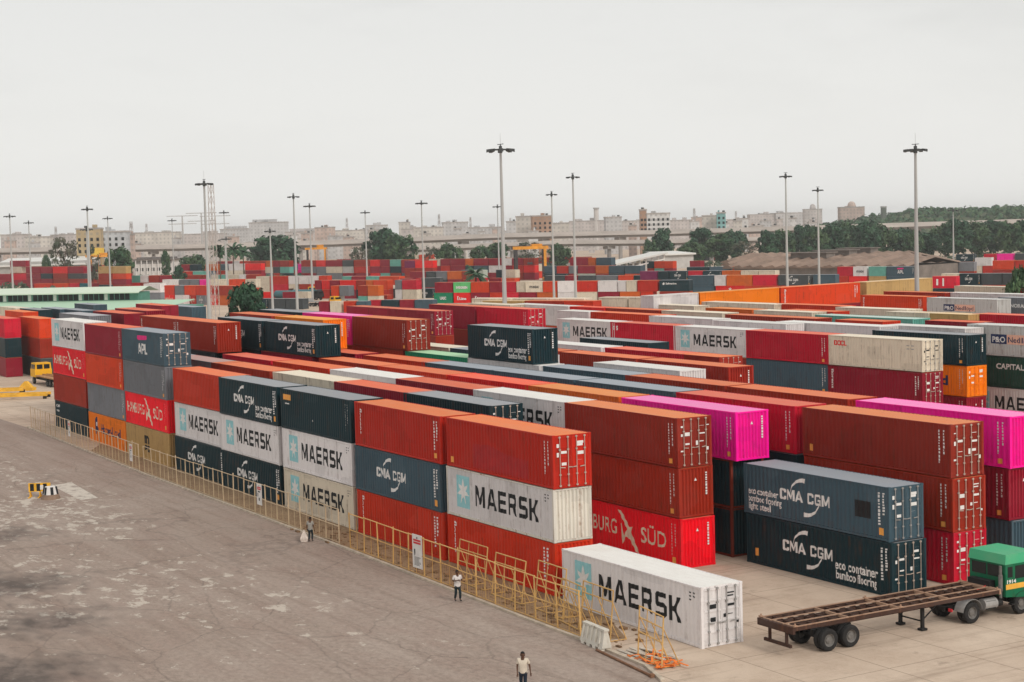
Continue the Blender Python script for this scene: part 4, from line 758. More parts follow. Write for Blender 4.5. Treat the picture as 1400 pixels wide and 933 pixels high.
rust|-101.46|9.75|5.84|12.19|2.9|0
darkgrey|-97.5|18.6|0|12.19|2.9|0
navy|-97.5|18.6|2.92|12.19|2.9|0
rust|-97.5|18.6|5.84|12.19|2.9|0
navy|-84.6|18.6|0|12.19|2.9|0
redbrown|-84.6|18.6|2.92|12.19|2.9|0
orangered|-84.6|18.6|5.84|12.19|2.9|0
burgundy|-101.56|23.5|0|12.19|2.9|0
burgundy|-101.56|23.5|2.92|12.19|2.9|0
rust|-101.56|23.5|5.84|12.19|2.9|0
orangered|-88.96|23.5|0|12.19|2.9|0
rust|-88.96|23.5|2.92|12.19|2.9|0
rust|-88.96|23.5|5.84|12.19|2.9|0
redbrown|-122.78|44|0|12.19|2.54|0
maroon|-122.78|44|2.56|12.19|2.54|0
rust|-122.78|44|5.12|12.19|2.54|0
darkgrey|-110.28|44|0|12.4|2.54|0
maroon|-110.28|44|2.56|12.4|2.54|0
rust|-110.28|44|5.12|12.4|2.54|0
rust|-115.86|52.5|0|12.19|2.54|0
rust|-115.86|52.5|2.56|12.19|2.54|0
redbrown|-115.86|52.5|5.12|12.19|2.54|0
burgundy|-103.26|52.5|0|12.19|2.54|0
rust|-103.26|52.5|2.56|12.19|2.54|0
maroon|-103.26|52.5|5.12|12.19|2.54|0
orangered|-90.57|56.2|0|12.19|3.27|0
burgundy|-90.57|56.2|3.29|12.19|3.27|0
redbrown|-79.28|56.2|0|12.19|3.27|0
maroon|-79.28|56.2|3.29|12.19|3.27|0
maroon|-67.35|56.2|0|12.19|3.27|0
redbrown|-67.35|56.2|3.29|12.19|3.27|0
darkgrey|-55.16|56.2|0|12.19|3.76|0
orangered|-43.02|56.2|0|12.19|3.76|0
redbrown|-44.83|63.3|0|12.19|0.96|0
rust|-39.65|70.5|0|12.19|1.06|0
burgundy|-104.67|64.91|0|7.43|3.38|0
rust|-104.67|64.91|3.4|7.43|3.38|0
rust|-112.46|71.66|0|8.38|3.38|0
burgundy|-112.46|71.66|3.4|8.38|3.38|0
rust|-104.45|71.96|0|12.19|3.38|0
maroon|-104.45|71.96|3.4|12.19|3.38|0
orangered|-97.41|65.29|0|14.69|3.38|0
rust|-97.41|65.29|3.4|14.69|3.38|0
redbrown|-83.08|64.03|0|12.19|3.38|0
rust|-83.08|64.03|3.4|12.19|3.38|0
navy|-69.26|62.89|0|12.19|3.38|0
rust|-69.26|62.89|3.4|12.19|3.38|0
maroon|-92|72.2|0|12.19|3.38|0
orangered|-92|72.2|3.4|12.19|3.38|0
navy|-77.56|70.82|0|15.54|3.38|0
orangered|-77.56|70.82|3.4|15.54|3.38|0
orangered|-109.2|80.83|0|12.19|3.38|0
rust|-109.2|80.83|3.4|12.19|3.38|0
maroon|-92.08|78.85|0|9.2|3.38|0
maroon|-92.08|78.85|3.4|9.2|3.38|0
burgundy|-82.3|78.7|0|10.52|3.38|0
redbrown|-82.3|78.7|3.4|10.52|3.38|0
maroon|-106.32|88.83|0|15.56|3.38|0
maroon|-106.32|88.83|3.4|15.56|3.38|0
darkgrey|-91.79|89.98|0|12.19|3.38|0
rust|-91.79|89.98|3.4|12.19|3.38|0
rust|-79.92|80.98|0|9.26|3.38|0
burgundy|-79.92|80.98|3.4|9.26|3.38|0
orangered|-78.62|88.22|0|12.19|3.38|0
orangered|-78.62|88.22|3.4|12.19|3.38|0
darkgrey|-67.84|75.86|0|15.34|3.38|0
navy|-67.84|75.86|3.4|15.34|3.38|0
darkgrey|-58.94|71.05|0|7.2|3.38|0
rust|-58.94|71.05|3.4|7.2|3.38|0
maroon|-61.77|65.44|0|15.71|3.38|0
darkgrey|-61.77|65.44|3.4|15.71|3.38|0
rust|-50.07|75.23|0|7.1|3.38|0
maroon|-50.07|75.23|3.4|7.1|3.38|0
darkgrey|-61.51|84.66|0|8.1|3.38|0
darkgrey|-61.51|84.66|3.4|8.1|3.38|0
rust|-54.54|86.34|0|11.03|3.38|0
burgundy|-54.54|86.34|3.4|11.03|3.38|0
maroon|-48.2|67.88|0|10.85|3.38|0
rust|-48.2|67.88|3.4|10.85|3.38|0
rust|-66.03|84.55|0|6.79|3.38|0
navy|-66.03|84.55|3.4|6.79|3.38|0
rust|-100.66|112.04|0|12.19|3.38|0
rust|-100.66|112.04|3.4|12.19|3.38|0
navy|-86.44|110.66|0|12.19|3.38|0
darkgrey|-86.44|110.66|3.4|12.19|3.38|0
orangered|-78.6|115.46|0|12.19|3.38|0
rust|-78.6|115.46|3.4|12.19|3.38|0
darkgrey|-106.54|121.7|0|12.19|3.38|0
navy|-106.54|121.7|3.4|12.19|3.38|0
navy|-95.54|122.66|0|14.52|3.38|0
redbrown|-95.54|122.66|3.4|14.52|3.38|0
navy|-110.72|139.92|0|12.19|3.38|0
redbrown|-110.72|139.92|3.4|12.19|3.38|0
orangered|-96.61|137.21|0|8.76|3.38|0
navy|-96.61|137.21|3.4|8.76|3.38|0
orangered|-127.12|71.41|0|14.96|3.38|0
orangered|-127.12|71.41|3.4|14.96|3.38|0
navy|-118.5|71.58|0|6.07|3.38|0
rust|-118.5|71.58|3.4|6.07|3.38|0
darkgrey|-135.83|69.14|0|12.19|3.38|0
rust|-135.83|69.14|3.4|12.19|3.38|0
orangered|-209.75|20.76|0|12.19|2.9|0
maroon|-209.75|20.76|2.92|12.19|2.9|0
maroon|-188.77|12.8|0|12.19|2.9|0
navy|-188.77|12.8|2.92|12.19|2.9|0
darkgrey|-182.94|16.49|0|12.19|2.9|0
rust|-182.94|16.49|2.92|12.19|2.9|0
rust|-215.79|24.77|0|12.19|2.9|0
burgundy|-215.79|24.77|2.92|12.19|2.9|0
maroon|-214.5|28.07|0|12.19|2.9|0
rust|-214.5|28.07|2.92|12.19|2.9|0
burgundy|-204.29|28.87|0|12.19|2.9|0
redbrown|-204.29|28.87|2.92|12.19|2.9|0
navy|-119.51|9.9|0|12.19|2.9|0
orangered|-119.51|9.9|2.92|12.19|2.9|0
darkgrey|-119.51|9.9|5.84|12.19|2.9|0
darkgrey|-226.94|37.32|0|12.19|2.9|0
burgundy|-226.94|37.32|2.92|12.19|2.9|0
navy|-228.35|24.22|0|12.19|2.9|0
rust|-228.35|24.22|2.92|12.19|2.9|0
rust|-124.33|13.96|0|12.19|2.9|0
burgundy|-124.33|13.96|2.92|12.19|2.9|0
maroon|-124.33|13.96|5.84|12.19|2.9|0
rust|-118.38|5.62|0|12.19|2.9|0
rust|-118.38|5.62|2.92|12.19|2.9|0
orangered|-118.38|5.62|5.84|12.19|2.9|0
rust|-165.87|29.6|0|12.19|2.51|0
redbrown|-165.87|29.6|2.53|12.19|2.51|0
rust|-165.87|29.6|5.06|12.19|2.51|0
darkgrey|-197.89|45.06|0|12.19|2.9|0
rust|-197.89|45.06|2.92|12.19|2.9|0
darkgrey|-195.42|19.55|0|12.19|2.9|0
rust|-281.5|205.4|0|8.44|2.88|30.2
maroon|-388.1|190.3|0|6.35|2.88|37.9
rust|-389.5|189.2|0|1.48|2.88|37.9
orangered|-393.9|185.8|0|3.39|2.88|37.9
rust|-446.9|190|0|4.79|2.88|14
navy|-441.9|191.2|0|7.41|2.88|14
redbrown|-704.1|294.8|0|3.76|2.88|25
redbrown|-672.7|309.5|0|3.86|2.88|25
burgundy|-734.6|271.8|0|9.45|2.88|25
rust|-725.8|275.9|0|16.91|2.88|25
burgundy|-618.7|288.8|0|7.86|2.88|17.6
orangered|-599.3|294.9|0|6.74|2.88|17.6
rust|-532.6|256.5|0|5.64|2.88|18.9
redbrown|-532.6|256.5|2.9|5.64|2.88|18.9
rust|-527|258.5|0|9.91|2.88|18.9
redbrown|-527|258.5|2.9|9.91|2.88|18.9
navy|-708.2|336.2|0|4.63|2.88|38.7
burgundy|-708.2|336.2|2.9|4.63|2.88|38.7
rust|-704.1|339.5|0|10.27|2.88|38.7
burgundy|-704.1|339.5|2.9|10.27|2.88|38.7
redbrown|-695.7|346.2|0|7.7|2.88|38.7
orangered|-695.7|346.2|2.9|7.7|2.88|38.7
navy|-871|335.7|0|9.98|2.88|25
darkgrey|-861.2|340.2|0|8.68|2.88|25
burgundy|-853|344.1|0|9.46|2.88|25
burgundy|-832.8|353.5|0|8.94|2.88|25
navy|-824.3|357.5|0|10.79|2.88|25
orangered|-814.1|362.2|0|10.65|2.88|25
rust|-804.1|366.9|0|13.22|2.88|25
rust|-500.5|144.4|0|8.47|2.88|21.8
rust|-492.3|147.7|0|5.06|2.88|21.8
rust|-487.3|149.7|0|5|2.88|21.8
rust|-482.2|151.7|0|3.25|2.88|21.8
maroon|-477.3|153.7|0|9.35|2.88|21.8
navy|-468.3|157.3|0|7.86|2.88|21.8
orangered|-460.7|160.3|0|4.98|2.88|21.8
rust|-474.5|185.7|0|4.51|2.88|25
orangered|-470.2|187.8|0|4.3|2.88|25
burgundy|-466|189.7|0|3.92|2.88|25
orangered|-720.8|151.7|0|3.27|2.88|33.4
navy|-717.7|153.7|0|11.41|2.88|33.4
burgundy|-707.9|160.2|0|5.59|2.88|33.4
navy|-703|163.5|0|3.63|2.88|33.4
redbrown|-699.6|165.7|0|11.82|2.88|33.4
redbrown|-688.9|172.7|0|11.85|2.88|33.4
redbrown|-678.7|179.4|0|9.42|2.88|33.4
burgundy|-661.1|136.3|0|12.78|2.28|14
maroon|-661.1|136.3|2.3|12.78|2.28|14
burgundy|-661.1|136.3|4.6|12.78|2.28|14
rust|-648.4|139.4|0|9.7|2.28|14
maroon|-648.4|139.4|2.3|9.7|2.28|14
navy|-648.4|139.4|4.6|9.7|2.28|14
burgundy|-638.2|142|0|12.18|2.28|14
rust|-638.2|142|2.3|12.18|2.28|14
rust|-638.2|142|4.6|12.18|2.28|14
navy|-626|145|0|12.83|2.28|14
rust|-626|145|2.3|12.83|2.28|14
darkgrey|-626|145|4.6|12.83|2.28|14
navy|-602|151|0|10.72|2.28|14
redbrown|-602|151|2.3|10.72|2.28|14
rust|-602|151|4.6|10.72|2.28|14
redbrown|-591.3|153.7|0|10.24|2.28|14
burgundy|-591.3|153.7|2.3|10.24|2.28|14
orangered|-591.3|153.7|4.6|10.24|2.28|14
maroon|-734.8|147.2|0|11|3.08|14
rust|-734.8|147.2|3.1|11|3.08|14
rust|-782.1|257.6|0|8.04|2.88|25
maroon|-774.4|261.1|0|8.76|2.88|25
burgundy|-762.4|266.7|0|12.3|2.88|25
redbrown|-468.4|289.4|0|6.32|2.88|11.7
maroon|-461.9|290.7|0|3.68|2.88|11.7
rust|-447.7|293.6|0|6.77|2.88|11.7
navy|-440.8|295|0|7.63|2.88|11.7
orangered|-432.8|296.7|0|7.99|2.88|11.7
burgundy|-468.3|295.4|0|9.37|2.88|14
orangered|-468.3|295.4|2.9|9.37|2.88|14
burgundy|-459|297.7|0|3.65|2.88|14
rust|-459|297.7|2.9|3.65|2.88|14
darkgrey|-454.9|298.7|0|7.56|2.88|14
maroon|-454.9|298.7|2.9|7.56|2.88|14
burgundy|-161.1|83.6|0|7.63|3.03|25
orangered|-161.1|83.6|3.05|7.63|3.03|25
navy|-153.9|87|0|6.55|3.03|25
darkgrey|-153.9|87|3.05|6.55|3.03|25
rust|-147.7|89.8|0|6.76|3.03|25
navy|-147.7|89.8|3.05|6.76|3.03|25
darkgrey|-157.2|83.4|0|7.78|2.88|25
burgundy|-157.2|83.4|2.9|7.78|2.88|25
rust|-149.9|86.9|0|7.1|2.88|25
navy|-149.9|86.9|2.9|7.1|2.88|25
maroon|-143.2|90|0|5.3|2.88|25
burgundy|-143.2|90|2.9|5.3|2.88|25
burgundy|-144.8|97.4|0|5.2|2.98|25
orangered|-144.8|97.4|3|5.2|2.98|25
maroon|-139.8|99.7|0|5.85|2.98|25
orangered|-139.8|99.7|3|5.85|2.98|25
burgundy|-134.3|102.3|0|6.07|2.98|25
darkgrey|-134.3|102.3|3|6.07|2.98|25
orangered|-104.7|79.9|0|8.46|2.58|99.6
maroon|-104.7|79.9|2.6|8.46|2.58|99.6
burgundy|-104.7|79.9|5.2|8.46|2.58|99.6
orangered|-108.9|104.7|0|17.53|2.58|99.6
burgundy|-108.9|104.7|2.6|17.53|2.58|99.6
burgundy|-108.9|104.7|5.2|17.53|2.58|99.6
navy|-112.1|123.5|0|16.07|2.58|99.6
navy|-112.1|123.5|2.6|16.07|2.58|99.6
orangered|-112.1|123.5|5.2|16.07|2.58|99.6
orangered|-294.3|237.1|0|7.9|2.88|23.8
maroon|-355.8|257.4|0|3.84|2.88|17.9
darkgrey|-351.7|258.8|0|7.05|2.88|17.9
burgundy|-344.8|261|0|5.3|2.88|17.9
navy|-339.5|262.7|0|6.79|2.88|17.9
rust|-332.8|264.9|0|6.53|2.88|17.9
darkgrey|-326.2|267|0|6.15|2.88|17.9
rust|-320.1|269|0|5.68|2.88|17.9
rust|-383.9|289|0|8.09|2.88|26.8
burgundy|-376.3|292.8|0|7.95|2.88|26.8
orangered|-368.6|296.7|0|7.29|2.88|26.8
maroon|-361.7|300.2|0|7.44|2.88|26.8
rust|-686.3|514.3|0|3.76|3.08|25
darkgrey|-682.6|516.1|0|5.95|3.08|25
rust|-676.9|518.7|0|6.54|3.08|25
orangered|-362.3|335.4|0|5.11|2.88|23.7
burgundy|-357.4|337.5|0|6.24|2.88|23.7
darkgrey|-351.3|340.2|0|5.89|2.88|23.7
redbrown|-345.6|342.7|0|4.16|2.88|23.7
rust|-416.4|384.3|0|8.52|2.88|25
burgundy|-408.4|388.1|0|8.27|2.88|25
darkgrey|-400.3|391.9|0|7.1|2.88|25
orangered|-393.2|395.2|0|5.43|2.88|25
navy|-225.8|247.5|0|5.98|2.88|23.3
orangered|-222.8|268.2|0|5.9|2.88|17.7
rust|-313.8|344.8|0|4.92|2.88|23
maroon|-368.8|386.2|0|4.15|2.88|14
redbrown|-401.2|431|0|7.43|2.88|25
darkgrey|-391.2|435.7|0|4.44|2.88|25
burgundy|-386.6|437.9|0|6.37|2.88|25
burgundy|-380.2|440.8|0|4.17|2.88|25
redbrown|-314.8|360.7|0|7.15|2.88|22
rust|-307.7|363.5|0|3.33|2.88|22
orangered|-723.2|177.5|2.9|5.91|2.88|22.4
burgundy|-606.4|216.5|2.9|9.55|2.88|23.5
rust|-643|200.5|0|5.04|2.88|23.5
rust|-531.7|284.1|0|4.75|2.88|14
navy|-531.7|284.1|2.9|4.75|2.88|14
rust|-563.3|276.2|0|5.08|2.88|14
navy|-558|277.5|0|4.09|2.88|14
redbrown|-553.7|278.6|0|6.83|2.88|14
burgundy|-546.7|280.4|0|5.82|2.88|14
maroon|-540.7|281.9|0|8.88|2.88|14
redbrown|-526.7|285.3|0|8.62|2.88|14
burgundy|-518|287.5|0|9.31|2.88|14
darkgrey|-508.6|289.9|0|3.66|2.88|14
rust|-504.7|290.8|0|6.13|2.88|14
maroon|-498.4|292.4|0|6.05|2.88|14
rust|-659.1|388.7|0|6.68|2.88|24.2
navy|-405.9|167.2|0|4.03|2.88|20.9'''

# ------------------------------------------------------------------ helpers
class MB:
    def __init__(s): s.v = []; s.f = []; s.m = []
    def add(s, vs, fs, m=0):
        o = len(s.v); s.v += [tuple(p) for p in vs]; s.f += [tuple(i+o for i in f) for f in fs]; s.m += [m]*len(fs)
    def box(s, a, b, m=0):
        x0,y0,z0 = a; x1,y1,z1 = b
        s.add([(x0,y0,z0),(x1,y0,z0),(x1,y1,z0),(x0,y1,z0),(x0,y0,z1),(x1,y0,z1),(x1,y1,z1),(x0,y1,z1)],
              [(0,3,2,1),(4,5,6,7),(0,1,5,4),(1,2,6,5),(2,3,7,6),(3,0,4,7)], m)
    def cbox(s, c, d, m=0): s.box([c[i]-d[i]/2 for i in range(3)], [c[i]+d[i]/2 for i in range(3)], m)
    def tube(s, p, q, r0, r1=None, n=8, m=0, cap=True):
        r1 = r0 if r1 is None else r1
        p = Vector(p); q = Vector(q); d = (q-p).normalized()
        a = d.orthogonal().normalized(); b = d.cross(a)
        vs = []
        for c, r in ((p, r0), (q, r1)):
            for i in range(n):
                t = 2*math.pi*i/n; vs.append(c + a*math.cos(t)*r + b*math.sin(t)*r)
        fs = [(i, (i+1) % n, n+(i+1) % n, n+i) for i in range(n)]
        if cap: fs += [tuple(range(n-1, -1, -1)), tuple(range(n, 2*n))]
        s.add(vs, fs, m)
    def bar(s, p, q, w, h, m=0):
        p = Vector(p); q = Vector(q); d = (q-p).normalized()
        up = Vector((0,0,1)) if abs(d.z) < .95 else Vector((1,0,0))
        a = d.cross(up).normalized()*w/2; b = a.cross(d).normalized()*h/2
        vs = [p-a-b, p+a-b, p+a+b, p-a+b, q-a-b, q+a-b, q+a+b, q-a+b]
        s.add(vs, [(0,3,2,1),(4,5,6,7),(0,1,5,4),(1,2,6,5),(2,3,7,6),(3,0,4,7)], m)
    def prism(s, pts, y0, y1, m=0):            # pts in (x,z), extruded along y
        n = len(pts)
        s.add([(x,y0,z) for x,z in pts]+[(x,y1,z) for x,z in pts],
              [tuple(range(n)), tuple(range(2*n-1, n-1, -1))]+[(i, n+i, n+(i+1) % n, (i+1) % n) for i in range(n)], m)
    def mesh(s, name, nm=1):
        me = bpy.data.meshes.new(name); me.from_pydata(s.v, [], s.f)
        for i in range(nm): me.materials.append(None)
        if nm > 1: me.polygons.foreach_set('material_index', s.m)
        bm = bmesh.new(); bm.from_mesh(me); bmesh.ops.recalc_face_normals(bm, faces=bm.faces); bm.to_mesh(me); bm.free()
        return me

def link(name, me, mats, parent=None, loc=(0,0,0), rot=0, scale=None):
    o = bpy.data.objects.new(name, me); COL.objects.link(o)
    if mats is not None:
        if not isinstance(mats, (list, tuple)): mats = [mats]
        for i, m in enumerate(mats):
            if i >= len(o.material_slots): me.materials.append(None)
            o.material_slots[i].link = 'OBJECT'; o.material_slots[i].material = m
    o.parent = parent; o.location = loc; o.rotation_euler = (0,0,rot)
    if scale: o.scale = scale
    return o
def tag(o, label, cat, group=None, kind=None):
    if label: o['label'] = label
    if cat: o['category'] = cat
    if group: o['group'] = group
    if kind: o['kind'] = kind
    return o
def thing(name, label, cat, loc=(0,0,0), rot=0, group=None, scale=None):
    o = bpy.data.objects.new(name, None); COL.objects.link(o); o.empty_display_size = .3
    o.location = loc; o.rotation_euler = (0,0,rot)
    if scale: o.scale = scale
    return tag(o, label, cat, group)
def struct(name, me, m, z=0):
    o = link(name, me, m); o['kind'] = 'structure'; return o

# ------------------------------------------------------------------ materials
MATS = {}
def nodes(name):
    m = bpy.data.materials.new(name); m.use_nodes = True
    nt = m.node_tree; nt.nodes.clear()
    out = nt.nodes.new('ShaderNodeOutputMaterial'); b = nt.nodes.new('ShaderNodeBsdfPrincipled')
    nt.links.new(b.outputs[0], out.inputs[0])
    return m, nt, b
def N(nt, t, **k):
    n = nt.nodes.new(t)
    for a, v in k.items():
        if a in n.inputs.keys() if hasattr(n.inputs, 'keys') else False: n.inputs[a].default_value = v
        else: setattr(n, a, v)
    return n
def mix(nt, fac, a, b, bt='MIX'):
    n = nt.nodes.new('ShaderNodeMix'); n.data_type = 'RGBA'; n.blend_type = bt
    for s, v in ((n.inputs[0], fac), (n.inputs[6], a), (n.inputs[7], b)):
        if hasattr(v, 'node'): nt.links.new(v, s)
        elif isinstance(v, (int, float)): s.default_value = v
        else: s.default_value = (*v, 1)
    return n.outputs[2]
def ramp(nt, src, p0, p1, inv=False):
    n = nt.nodes.new('ShaderNodeMapRange'); n.inputs[1].default_value = p0; n.inputs[2].default_value = p1
    n.inputs[3].default_value = 1 if inv else 0; n.inputs[4].default_value = 0 if inv else 1
    nt.links.new(src, n.inputs[0]); return n.outputs[0]
def mulv(nt, a, b):
    n = nt.nodes.new('ShaderNodeMath'); n.operation = 'MULTIPLY'
    nt.links.new(a, n.inputs[0])
    if hasattr(b, 'node'): nt.links.new(b, n.inputs[1])
    else: n.inputs[1].default_value = b
    return n.outputs[0]
def coords(nt, scale=(1,1,1), obj=True, rnd=True):
    tc = nt.nodes.new('ShaderNodeTexCoord')
    src = tc.outputs['Object']
    if not obj:
        g = nt.nodes.new('ShaderNodeNewGeometry'); src = g.outputs['Position']
    mp = nt.nodes.new('ShaderNodeMapping'); mp.inputs['Scale'].default_value = scale
    if rnd:
        oi = nt.nodes.new('ShaderNodeObjectInfo'); va = nt.nodes.new('ShaderNodeVectorMath'); va.operation = 'MULTIPLY_ADD'
        cb = nt.nodes.new('ShaderNodeCombineXYZ')
        for i in range(3): nt.links.new(oi.outputs['Random'], cb.inputs[i])
        nt.links.new(cb.outputs[0], va.inputs[0]); va.inputs[1].default_value = (71, 43, 29)
        nt.links.new(src, va.inputs[2]); src = va.outputs[0]
    nt.links.new(src, mp.inputs[0]); return mp.outputs[0]
def noise(nt, vec, s, d=4, r=.6):
    n = nt.nodes.new('ShaderNodeTexNoise'); n.inputs['Scale'].default_value = s; n.inputs['Detail'].default_value = d; n.inputs['Roughness'].default_value = r
    nt.links.new(vec, n.inputs['Vector']); return n.outputs['Fac']
def paint(name, col, dirt=.35, rough=.5, rust=(.09,.035,.015), fade=.12, metal=0):
    if name in MATS: return MATS[name]
    m, nt, b = nodes(name)
    v1 = coords(nt); big = noise(nt, v1, .55, 5)
    oi = nt.nodes.new('ShaderNodeObjectInfo')
    hs = nt.nodes.new('ShaderNodeHueSaturation'); hs.inputs['Color'].default_value = (*col, 1)
    nt.links.new(ramp_lin(nt, oi.outputs['Random'], .86, 1.14), hs.inputs['Value'])
    light = tuple(min(1, c*.92+.035) for c in col)
    c1 = mix(nt, mulv(nt, ramp(nt, big, .42, .72), fade*2.2), hs.outputs[0], light)
    v2 = coords(nt, (5.5, 5.5, .28)); st = noise(nt, v2, 1.0, 3, .55)
    v3 = coords(nt); br = noise(nt, v3, 1.3, 6, .7)
    f = mulv(nt, mulv(nt, ramp(nt, st, .5, .72), ramp(nt, br, .42, .62)), dirt)
    c2 = mix(nt, f, c1, rust)
    vp = nt.nodes.new('ShaderNodeTexVoronoi'); vp.distance = 'CHEBYCHEV'; vp.inputs['Scale'].default_value = 1; nt.links.new(coords(nt, (.42,.42,.75)), vp.inputs['Vector'])
    sv_ = nt.nodes.new('ShaderNodeSeparateColor'); nt.links.new(vp.outputs['Color'], sv_.inputs[0])
    c2 = mix(nt, mulv(nt, ramp(nt, sv_.outputs[0], .80, .82), .22), c2, tuple(x*.55 for x in col))
    c2 = mix(nt, mulv(nt, ramp(nt, sv_.outputs[1], .86, .88), .16), c2, tuple(min(1, x*1.1+.05) for x in col))
    sp = noise(nt, coords(nt), 7, 3, .6)
    c3 = mix(nt, mulv(nt, ramp(nt, sp, .66, .75), dirt*.9), c2, tuple(.5*(x+y) for x, y in zip(rust, col)))
    nt.links.new(c3, b.inputs['Base Color'])
    b.inputs['Roughness'].default_value = rough; b.inputs['Metallic'].default_value = metal
    b.inputs['Specular IOR Level'].default_value = .14
    MATS[name] = m; return m
def ramp_lin(nt, src, lo, hi):
    n = nt.nodes.new('ShaderNodeMapRange'); n.inputs[3].default_value = lo; n.inputs[4].default_value = hi
    nt.links.new(src, n.inputs[0]); return n.outputs[0]
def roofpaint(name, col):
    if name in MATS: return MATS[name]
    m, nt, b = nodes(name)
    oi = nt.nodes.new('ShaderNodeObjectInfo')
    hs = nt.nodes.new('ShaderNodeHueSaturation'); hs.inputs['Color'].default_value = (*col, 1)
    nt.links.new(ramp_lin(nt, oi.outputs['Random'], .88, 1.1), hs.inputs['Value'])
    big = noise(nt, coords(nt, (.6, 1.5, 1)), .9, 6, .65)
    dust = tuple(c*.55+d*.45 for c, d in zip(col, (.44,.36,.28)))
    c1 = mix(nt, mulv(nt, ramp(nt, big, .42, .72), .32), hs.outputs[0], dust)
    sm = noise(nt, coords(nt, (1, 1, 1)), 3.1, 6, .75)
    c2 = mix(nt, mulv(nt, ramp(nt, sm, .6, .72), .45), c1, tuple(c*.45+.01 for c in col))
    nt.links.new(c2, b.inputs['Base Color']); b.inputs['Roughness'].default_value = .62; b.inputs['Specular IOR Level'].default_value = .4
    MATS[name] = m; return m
def plain(name, col, rough=.7, var=.15, sc=2.0, metal=0, obj=True):
    if name in MATS: return MATS[name]
    m, nt, b = nodes(name)
    n = noise(nt, coords(nt, obj=obj), sc, 5, .65)
    c = mix(nt, ramp(nt, n, .3, .7), tuple(x*(1-var) for x in col), tuple(min(1, x*(1+var)) for x in col))
    nt.links.new(c, b.inputs['Base Color']); b.inputs['Roughness'].default_value = rough; b.inputs['Metallic'].default_value = metal
    b.inputs['Specular IOR Level'].default_value = .3
    MATS[name] = m; return m

# body, roof (faded, dusty, with sky light and sheen put into the colour)
RED_ROOF = (.80,.27,.11)
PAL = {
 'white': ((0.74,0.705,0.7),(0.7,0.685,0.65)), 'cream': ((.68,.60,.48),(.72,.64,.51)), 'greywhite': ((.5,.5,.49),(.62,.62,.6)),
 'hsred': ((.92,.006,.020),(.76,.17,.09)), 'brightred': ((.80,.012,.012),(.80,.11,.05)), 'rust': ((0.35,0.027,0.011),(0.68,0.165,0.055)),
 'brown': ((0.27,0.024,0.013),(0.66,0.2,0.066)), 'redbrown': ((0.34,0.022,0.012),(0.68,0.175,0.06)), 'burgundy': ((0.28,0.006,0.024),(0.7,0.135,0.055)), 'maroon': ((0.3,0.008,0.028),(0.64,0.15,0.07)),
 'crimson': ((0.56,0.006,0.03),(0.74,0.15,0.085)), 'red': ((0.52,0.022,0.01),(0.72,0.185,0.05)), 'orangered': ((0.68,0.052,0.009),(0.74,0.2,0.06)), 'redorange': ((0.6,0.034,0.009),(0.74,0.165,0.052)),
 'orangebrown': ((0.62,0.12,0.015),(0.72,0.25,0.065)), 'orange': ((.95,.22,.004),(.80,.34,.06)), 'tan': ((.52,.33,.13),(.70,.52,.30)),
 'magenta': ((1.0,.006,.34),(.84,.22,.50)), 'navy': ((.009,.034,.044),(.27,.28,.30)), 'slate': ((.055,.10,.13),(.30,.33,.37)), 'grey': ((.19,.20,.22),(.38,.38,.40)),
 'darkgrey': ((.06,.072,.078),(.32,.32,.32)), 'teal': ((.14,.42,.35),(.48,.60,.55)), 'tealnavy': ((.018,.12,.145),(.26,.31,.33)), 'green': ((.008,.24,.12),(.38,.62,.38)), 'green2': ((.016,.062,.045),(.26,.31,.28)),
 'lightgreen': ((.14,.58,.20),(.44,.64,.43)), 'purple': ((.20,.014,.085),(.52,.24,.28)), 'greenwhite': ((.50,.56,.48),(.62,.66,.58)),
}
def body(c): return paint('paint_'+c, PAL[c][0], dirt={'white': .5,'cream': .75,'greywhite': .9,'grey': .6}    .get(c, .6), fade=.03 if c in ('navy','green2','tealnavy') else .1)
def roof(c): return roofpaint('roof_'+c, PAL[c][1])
WHITE = plain('lettering_white', (.78,.76,.74), .6, .1)
BLACK = plain('lettering_black', (.012,.014,.016), .6, .1)
ROD = plain('galvanised_steel', (.46,.37,.31), .5, .2)
ROD_DARK = plain('grey_steel', (.32,.31,.30), .5, .2)
STICK = plain('sticker_orange', (.85,.38,.08), .6, .1)
SKY_BLUE = plain('panel_blue', (.30,.60,.64), .6, .1)
PINKRED = plain('lettering_pink', (.8,.02,.22), .6)
REDL = plain('lettering_red', (.75,.02,.02), .6)
NAVYL = plain('lettering_navy', (.015,.03,.10), .6)
DARKPATCH = plain('patch_red', (.40,.016,.016), .6)
PINKP = plain('panel_pink', (.80,.46,.34), .6)
CREAML = plain('lettering_cream', (.80,.70,.55), .6)

